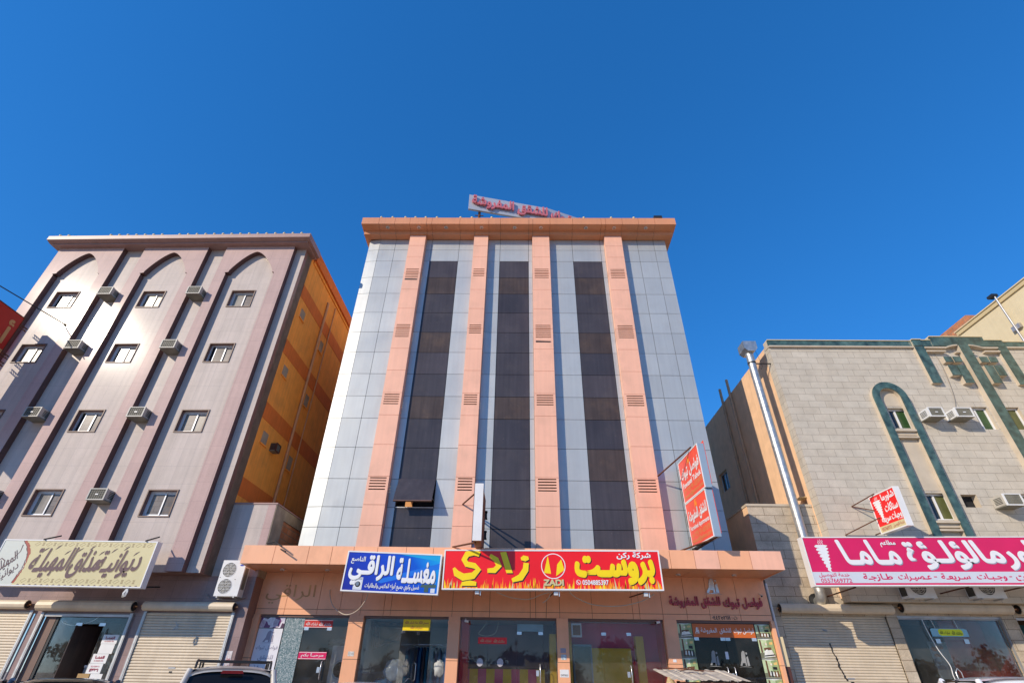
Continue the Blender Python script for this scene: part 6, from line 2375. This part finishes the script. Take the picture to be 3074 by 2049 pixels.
b.add([(-13.28, -.38, .15), (-12.95, .5, .15), (-12.95, .5, 2.75), (-13.28, -.38, 2.75), (-13.25, -.39, .15), (-12.92, .49, .15), (-12.92, .49, 2.75), (-13.25, -.39, 2.75)], [(0, 1, 2, 3), (7, 6, 5, 4), (0, 3, 7, 4), (3, 2, 6, 7)], mat('dark_wood', (.045, .025, .02), .5, var=.3, streak=.4))
b.build('leaf', t)
b = MB()
b.add([(-13.12, .02, 2.2), (-13.0, .34, 2.2), (-13.0, .34, 2.65), (-13.12, .02, 2.65)], [(0, 1, 2, 3)], mat('door_notice', (.18, .15, .08), .6, var=.3, scale=12))
b.build('notice', t)
# right shop menu board
t = thing('menu_board', 'grey menu board with food pictures on the red shop wall', 'board', (13.4, 1.35, 1.6))
b = MB()
b.box(13.15, 13.72, 1.35, 1.38, 1.75, 2.75, mat('menu_grey', (.22, .23, .23), .4, var=.1))
b.build('board', t)
b = MB()
P = Plane((0, 1.349, 0))
for cx, cz, r_ in ((13.28, 2.55, .09), (13.5, 2.6, .08), (13.3, 2.38, .07)):
    disc(b, P, cx, cz, r_ * 1.2, r_ * .7, mat('food_print', (.35, .12, .05), .5, var=.5, scale=30), .002)
b.build('picture', t)
t = thing('menu_board', 'dark brown framed menu hanging on the pale shop wall behind the right glass', 'board', (12.75, 2.8, 2.0))
b = MB()
b.box(12.55, 12.85, 2.8, 2.83, 1.95, 2.55, M_BRFRAME)
b.build('board', t)

# ------------------------------------------------------------------ cables and security cameras
def cable(label, pts, r=.012, mt=None):
    # sagging run through the given points (Catmull-Rom)
    q = [Vector(p) for p in pts]
    q = [q[0]] + q + [q[-1]]
    out = []
    for i in range(1, len(q) - 2):
        for k in range(6):
            s = k / 6
            p0, p1, p2, p3 = q[i - 1:i + 3]
            out.append(.5 * ((2 * p1) + (p2 - p0) * s + (2 * p0 - 5 * p1 + 4 * p2 - p3) * s * s + (3 * p1 - p0 - 3 * p2 + p3) * s ** 3))
    out.append(q[-1])
    b = MB()
    b.tube(out, r, mt or M_CABLE, 6)
    o = b.build('cable')
    return tag(o, label, 'cable')


cable('pale cable sagging from the fascia to the blue laundry sign', [(-5.95, -.02, 3.85), (-5.88, -.1, 3.65), (-5.65, -.3, 3.35), (-5.2, -.5, 3.12), (-4.75, -.9, 3.18), (-4.4, -1.4, 3.40), (-4.25, -1.8, 3.56)], .013)
cable('pale cable sagging below the right half of the red sign', [(1.45, -1.9, 3.62), (1.7, -1.5, 3.52), (2.2, -1.3, 3.38), (2.9, -1.3, 3.36), (3.5, -1.5, 3.46), (3.8, -1.9, 3.60)], .013)
cable('pale cable looping below the middle of the red sign', [(-.6, -1.9, 3.6), (-.2, -1.5, 3.52), (.3, -1.5, 3.48), (.7, -1.8, 3.58), (.9, -1.9, 3.6), (.85, -1.7, 3.48), (.7, -1.6, 3.38)], .010)
cable('thin dark cable hanging from the red sign to the shop lintel', [(.82, -1.7, 3.5), (.84, -.9, 3.35), (.86, -.1, 3.12)], .006, M_BCABLE)
cable('thin wires draped down the tan stone wall from the parapet', [(17.0, -.03, 13.0), (17.05, -.03, 12.4), (17.0, -.03, 11.7), (16.9, -.03, 11.0), (16.75, -.03, 10.5), (16.6, -.03, 10.25)], .010, mat('grey_wire', (.25, .22, .19), .6))
cable('tangled grey cable under the tall outdoor air conditioner', [(-9.55, -.53, 3.62), (-9.35, -.6, 3.50), (-9.1, -.65, 3.47), (-8.8, -.6, 3.45), (-8.6, -.6, 3.46), (-8.3, -.56, 3.55)], .014, mat('grey_cable', (.28, .25, .22), .6))
cable('white cable running down the right shop glass', [(12.72, .58, 3.3), (12.74, .57, 3.0), (12.85, .57, 2.5), (13.02, .57, 2.1), (13.0, .57, 1.8), (13.1, .57, 1.4)], .012, M_WHITE)
cable('white cable drooping behind the upper left shop glass', [(-14.0, -.30, 2.98), (-13.75, -.25, 2.80), (-13.35, -.25, 2.76), (-12.95, -.28, 2.86), (-12.75, -.3, 2.98)], .008, M_WHITE)
cable('coiled pale cable behind the chicken shop glass', [(-.95, .25, 3.05), (-1.1, .25, 2.85), (-1.2, .25, 2.72), (-.95, .25, 2.66), (-.7, .25, 2.74), (-.62, .25, 2.95), (-.6, .25, 3.05)], .012)
for x, y, z, dx, lab in ((-1.60, -.06, 3.06, .12, 'small white security camera at the left end of the chicken shop lintel'), (4.28, -.06, 3.10, -.12, 'small red and white security camera at the right end of the maroon shop'), (7.55, -.04, 3.86, -.02, 'small silver security camera beside the raised red lettering')):
    t = thing('security_camera', lab, 'camera', (x, y, z))
    b = MB()
    b.tube([(x, y - .10, z - .03), (x + dx, y - .16, z - .06)], .035, M_WHITE, 10)
    b.build('housing', t)
    b = MB()
    b.tube([(x + dx, y - .16, z - .06), (x + dx * 1.12, y - .167, z - .064)], .028, M_BLACK, 10)
    b.build('lens', t)
    b = MB()
    b.tube([(x, y + .06, z + .03), (x, y - .10, z - .02)], .016, M_SRED3 if x > 4 and x < 5 else M_WHITE, 6)
    b.build('mount', t)
t = thing('loose_rods', 'bent black steel rods lying on the left end of the peach canopy', 'rods', (-7.5, -1.4, 4.8))
rods(t, [[(-7.95, -.9, 5.05), (-7.2, -1.95, 4.86), (-6.9, -2.1, 4.70)], [(-8.1, -.95, 4.80), (-7.6, -1.3, 4.92), (-6.75, -2.1, 4.56)], [(-7.5, -1.2, 4.9), (-7.42, -1.5, 4.82)]], .02, M_BLACK, 'rod')

# ------------------------------------------------------------------ parked cars (nose towards the shops)
M_TYRE = mat('tyre_rubber', (.02, .02, .02), .85, var=.1)
M_CARGL = mat('car_glass', (.012, .012, .013), .08, var=.05, spec=.25)
M_TRIM = mat('black_plastic', (.018, .018, .018), .5, var=.1)
M_TAIL = mat('tail_red', (.20, .008, .01), .15, var=.05)


def make_car(label, cx, yr, paint, L=4.7, W=1.84, H=1.5, suv=False, wt=.52, rack=False, head=0.0):
    """yr: rear bumper; the car points to +y"""
    t = thing('parked_car', label, 'car', (cx, yr, -.012), (0, 0, R(head)), group='cars parked nose-in before the shops')
    cx = yr = 0.0
    w = W / 2
    belt = .98 if not suv else 1.06
    # body: lofted sections (y, half width, bottom, shoulder, top)
    if suv:
        st = [(0, .84, .45, .95, 1.02), (.10, .95, .34, 1.02, 1.06), (.6, 1, .28, 1.04, 1.08), (1.2, 1, .26, 1.04, 1.08), (2.6, 1, .26, 1.02, 1.06), (3.3, 1, .26, .98, 1.05), (4.1, .97, .28, .92, 1.0), (L - .18, .90, .32, .80, .86), (L, .74, .40, .66, .70)]
    else:
        st = [(0, .78, .42, .80, .88), (.12, .92, .34, .90, .96), (.7, 1, .26, .94, 1.0), (1.2, 1, .24, .94, 1.0), (2.5, 1, .24, .92, .98), (3.2, 1, .24, .88, .94), (4.0, .96, .26, .80, .88), (L - .18, .88, .30, .68, .74), (L, .70, .38, .56, .60)]
    secs = []
    for y, f, zb, zs, zt_ in st:
        hw = w * f
        half = [(hw * .80, zb), (hw * .97, zb + .10), (hw, zb + (zs - zb) * .55), (hw * .97, zs), (hw * .86, zt_ - .01), (hw * .45, zt_ + .015), (0, zt_ + .02)]
        secs.append([(a, y, z) for a, z in half] + [(-a, y, z) for a, z in half[-2::-1]])
    n = len(secs[0])
    v = [p for s in secs for p in s]
    f = []
    for i in range(len(secs) - 1):
        for k in range(n - 1):
            f.append((i * n + k, (i + 1) * n + k, (i + 1) * n + k + 1, i * n + k + 1))
        f.append((i * n + n - 1, (i + 1) * n + n - 1, (i + 1) * n, i * n))
    f += [tuple(range(n)), tuple(range((len(secs) - 1) * n, len(secs) * n))[::-1]]
    off = lambda pts: pts
    b = MB()
    b.add(off(v), f, paint, True)
    body = b.build('body', t, True)
    # cabin
    if suv:
        yb0, yb1, yt0, yt1 = .05, 3.55, .30, 2.75
    else:
        yb0, yb1, yt0, yt1 = .62, 3.55, 1.15, 2.55
    wb, wtp = w * .93, wt * W
    zr = H
    zg = zr - .075
    zb_ = belt - .02
    A = {'rl': (-wb, yb0, zb_), 'rr': (wb, yb0, zb_), 'fl': (-wb, yb1, zb_), 'fr': (wb, yb1, zb_)}
    wg = wtp + .015
    T_ = {'rl': (-wg, yt0, zg), 'rr': (wg, yt0, zg), 'fl': (-wg, yt1, zg), 'fr': (wg, yt1, zg)}
    ym = (yb0 + yb1) / 2
    b = MB()
    for p, q in (('rl', 'rr'), ('rr', 'fr'), ('fr', 'fl'), ('fl', 'rl')):
        b.add(off([A[p], A[q], T_[q], T_[p]]), [(0, 1, 2, 3)], M_CARGL)
    gl = b.build('window_glass', t, True)
    b = MB()
    for c in ('rl', 'rr', 'fl', 'fr'):
        m_ = tuple((a + d) / 2 * (1.012 if i == 0 else 1) for i, (a, d) in enumerate(zip(A[c], T_[c])))
        b.tube(off([A[c], m_, T_[c]]), [.06, .055, .055], paint, 8)
        b.build('pillar', t, True)
        b = MB()
    for s in (-1, 1):
        for fr_ in ((.42, .40), (.74, .76)) if suv else ((.45, .45),):
            yb_, yt_ = yb0 + (yb1 - yb0) * (1 - fr_[0]), yt0 + (yt1 - yt0) * (1 - fr_[1])
            b = MB()
            b.tube(off([(s * wb, yb_, zb_), (s * wg, yt_, zg)]), .04, M_TRIM, 6)
            b.build('pillar', t, True)
    # roof: crowned slab with rounded edges
    nx, ny = 12, 12
    v, f = [], []
    for j in range(ny + 1):
        e = j / ny
        y = (yt0 - .06) + (yt1 - yt0 + .12) * e
        for i in range(nx + 1):
            u = -1 + 2 * i / nx
            ed = max(abs(u), abs(2 * e - 1) ** 1.5)
            z = zr - .085 * abs(u) ** 5 - .03 * u * u - .05 * abs(2 * e - 1) ** 4
            v.append((u * (wtp + .045), y, z))
    k0 = len(v)
    v += [(x * .98, y, z - .05) for x, y, z in v]
    for j in range(ny):
        for i in range(nx):
            a = j * (nx + 1) + i
            f.append((a, a + 1, a + nx + 2, a + nx + 1))
            f.append((k0 + a + nx + 1, k0 + a + nx + 2, k0 + a + 1, k0 + a))
    for j in range(ny):
        for i in (0, nx):
            a = j * (nx + 1) + i
            f.append((a, a + nx + 1, k0 + a + nx + 1, k0 + a))
    for i in range(nx):
        for j in (0, ny):
            a = j * (nx + 1) + i
            f.append((a, a + 1, k0 + a + 1, k0 + a))
    b = MB()
    b.add(off(v), f, paint, True)
    ro = b.build('roof', t, True)
    if suv:
        b = MB()
        b.prism([(-.20, 0), (.20, 0), (.18, .05), (-.18, .05)], lambda a, c, d: (cx + a, yr + yt0 - .07 - d - .02, zr - .135 + c), 0, .03, M_TAIL)
        b.build('brake_light', ro, True)
    if rack:
        for s in (-1, 1):
            b = MB()
            x = s * (wtp - .06)
            z = zr - .05
            b.tube(off([(x, yt0 + .02, z), (x, yt0 + .08, z + .10), (x, yt0 + .2, z + .125), (x, yt1 - .35, z + .125), (x, yt1 - .2, z + .10), (x, yt1 - .12, z)]), .022, M_TRIM, 8)
            b.tube(off([(x, (yt0 + yt1) / 2, z), (x, (yt0 + yt1) / 2, z + .12)]), .02, M_TRIM, 6)
            b.build('roof_rail', ro, True)
        for y in (yt0 + .35, yt1 - .6):
            b = MB()
            b.tube(off([(-wtp + .06, y, zr + .075), (wtp - .06, y, zr + .075)]), .016, M_TRIM, 8)
            b.build('cross_bar', ro, True)
    for s in (-1, 1):
        b = MB()
        b.sphere((cx + s * (w + .10), yr + (2.85 if not suv else 2.95), belt + .05), (.12, .06, .085), paint if not suv else M_TRIM, 12, 8)
        b.tube(off([(s * (w - .06), 2.9, belt), (s * (w + .05), 2.88, belt + .05)]), .025, M_TRIM, 6)
        b.build('mirror', t, True)
        b = MB()
        b.box(cx + s * w * .60, cx + s * w * .84, yr - .012, yr + .05, .70, .92, M_TAIL)
        b.build('tail_light', t, True)
        b = MB()
        b.box(cx + s * w * .42, cx + s * w * .68, yr + L - .06, yr + L + .01, .55, .66, M_SILVER)
        b.build('headlight', t, True)
        for y in (.85, L - .90):
            b = MB()
            b.tube([(cx + s * (w - .20), yr + y, .33), (cx + s * (w + .012), yr + y, .33)], .335, M_TYRE, 22)
            wh = b.build('wheel', t, True)
            b = MB()
            b.tube([(cx + s * (w + .0121), yr + y, .33), (cx + s * (w + .02), yr + y, .33)], [.21, .20], M_GALV, 18)
            b.build('rim', wh, True)
    b = MB()
    b.box(cx - .26, cx + .26, yr - .015, yr + .05, .62, .74, M_PWHITE)
    b.build('number_plate', t, True)
    return t


mat('paint_silver', (.56, .52, .46), .42, .0, var=.1, coat=.25, dirt=(.35, .30, .24), dirt_amt=.6, scale=5)
mat('paint_dark', (.03, .028, .026), .12, .3, var=.1, coat=1.0, dirt=(.12, .10, .08), dirt_amt=.4)
mat('paint_grey', (.10, .11, .13), .15, .5, var=.1, coat=1.0)
mat('paint_white', (.78, .78, .78), .2, 0, var=.02, coat=1.0)
make_car('dusty silver off-road car with black roof rails and a dark rear window', -5.42, -6.15, MATS['paint_silver'], 4.8, 1.86, 1.75, True, .39, True, 25)
make_car('dark glossy car with only its low roof in view before the left shop', -7.2, -8.2, MATS['paint_dark'], 4.5, 1.78, 1.515, False, .38, False, 30)
make_car('grey blue car roof in the bottom left picture corner', -9.75, -7.7, MATS['paint_grey'], 4.5, 1.8, 1.52, False, .38, False, 30)
make_car('white car roof at the bottom right under the red walled shop', 9.1, -7.5, MATS['paint_white'], 4.7, 1.9, 1.76, False, .42, False, -12)
make_car('white car with just a sliver of roof in view below the laundry window', -2.75, -7.4, MATS['paint_white'], 4.5, 1.78, 1.515, False, .34, False, 10)

# ------------------------------------------------------------------ corrugated stall on the pavement
t = thing('stall', 'brown lattice crate stall with a pale corrugated sheet roof before the dark doors', 'stall', (4.55, -2.9, 0))
b = MB()
M_LATT = mat('brown_lattice', (.13, .05, .025), .8, var=.3, scale=8)
for x in (3.75, 5.3):
    for y in (-3.35, -2.45):
        b.box(x - .03, x + .03, y - .03, y + .03, .13 if y > -3 else -.01, 1.60, M_LATT)
x = 3.80
while x < 5.27:
    b.box(x - .011, x + .011, -3.37, -3.35, .12, 1.56, M_LATT)
    x += .05
z = .2
while z < 1.56:
    b.box(3.75, 5.3, -3.345, -3.33, z - .011, z + .011, M_LATT)
    z += .08
b.box(3.72, 5.33, -3.38, -3.30, 1.53, 1.585, M_LATT)
b.box(3.76, 5.29, -3.32, -2.45, .12, 1.5, M_DARK)
b.build('crate', t)
b = MB()
nx = 66
v, f = [], []
for j, (y, z) in enumerate(((-3.45, 1.615), (-2.9, 1.72), (-2.35, 1.83))):
    for i in range(nx + 1):
        x = 3.62 + 1.78 * i / nx + (.0 if j == 0 else -.1 * j)
        v.append((x, y + .02 * math.sin(i * 1.7), z + .02 * max(0, math.sin(i * .66)) ** .6))
for j in range(2):
    for i in range(nx):
        a = j * (nx + 1) + i
        f.append((a, a + 1, a + nx + 2, a + nx + 1))
k0 = len(v)
v += [(x, y, z - .006) for x, y, z in v]
f += [tuple(k0 + i for i in reversed(q)) for q in f]
f += [(i, k0 + i, k0 + i + 1, i + 1) for i in range(nx)]
b.add(v, f, mat('weathered_sheet', (.56, .50, .40), .6, .0, var=.2, scale=5, dirt=(.3, .2, .12), dirt_amt=.5))
b.build('corrugated_roof', t)
t2 = thing('reinforcing_bar', 'bent rusty reinforcing bars lying on the corrugated stall roof', 'bars', (4.2, -2.8, 1.78))
rods(t2, [[(3.75, -2.5, 1.87), (4.2, -2.75, 1.83), (4.75, -3.0, 1.80)], [(3.6, -2.6, 1.84), (4.1, -2.8, 1.86), (4.4, -2.9, 1.80)], [(3.95, -2.9, 1.80), (4.3, -2.7, 1.85), (4.5, -2.95, 1.79)]], .010, M_RUST, 'bar')
t2 = thing('straw_hat', 'straw basket hat hanging at the left corner of the stall', 'hat', (3.6, -3.2, 1.55))
b = MB()
b.tube([(3.60, -3.25, 1.50), (3.60, -3.24, 1.53), (3.60, -3.2, 1.60), (3.60, -3.18, 1.66)], [.13, .12, .08, .05], mat('straw', (.50, .36, .17), .8, var=.3, scale=30), 14)
b.build('crown', t2)

# ------------------------------------------------------------------ trees over the street (seen only in the glass)
M_LEAF = mat('leaf', (.05, .085, .03), .7, var=.5, scale=1.2)
M_BARK = mat('bark', (.12, .08, .05), .9, var=.2)
b = MB()
rnd = random.Random(21)
for k in range(64):
    x, y = -80 + k * 2.6 + rnd.uniform(-1.5, 1.5), -56 + rnd.uniform(-5, 3)
    h = rnd.uniform(2.8, 4.6) * (1.4 if k % 9 == 0 else 1)
    b.tube([(x, y, 0), (x + .2, y, h * .45), (x + .3, y, h * .7)], [.22, .15, .06], M_BARK, 6)
    for c in range(9):
        c0 = Vector((x + rnd.uniform(-1.6, 1.6), y + rnd.uniform(-1.5, 1.5), h * rnd.uniform(.12, .95)))
        for q in range(60):
            p = c0 + Vector((rnd.gauss(0, .55), rnd.gauss(0, .55), rnd.gauss(0, .45)))
            a = Vector((rnd.uniform(-1, 1), rnd.uniform(-1, 1), rnd.uniform(-1, 1))).normalized() * .24
            d = a.cross(Vector((rnd.uniform(-1, 1), rnd.uniform(-1, 1), rnd.uniform(-1, 1)))).normalized() * .24
            b.add([p - a, p - d, p + a, p + d], [(0, 1, 2, 3)], M_LEAF)
o = b.build('roadside_trees')
o['kind'] = 'stuff'
o['label'] = 'far row of green trees reflected in the shop glass'
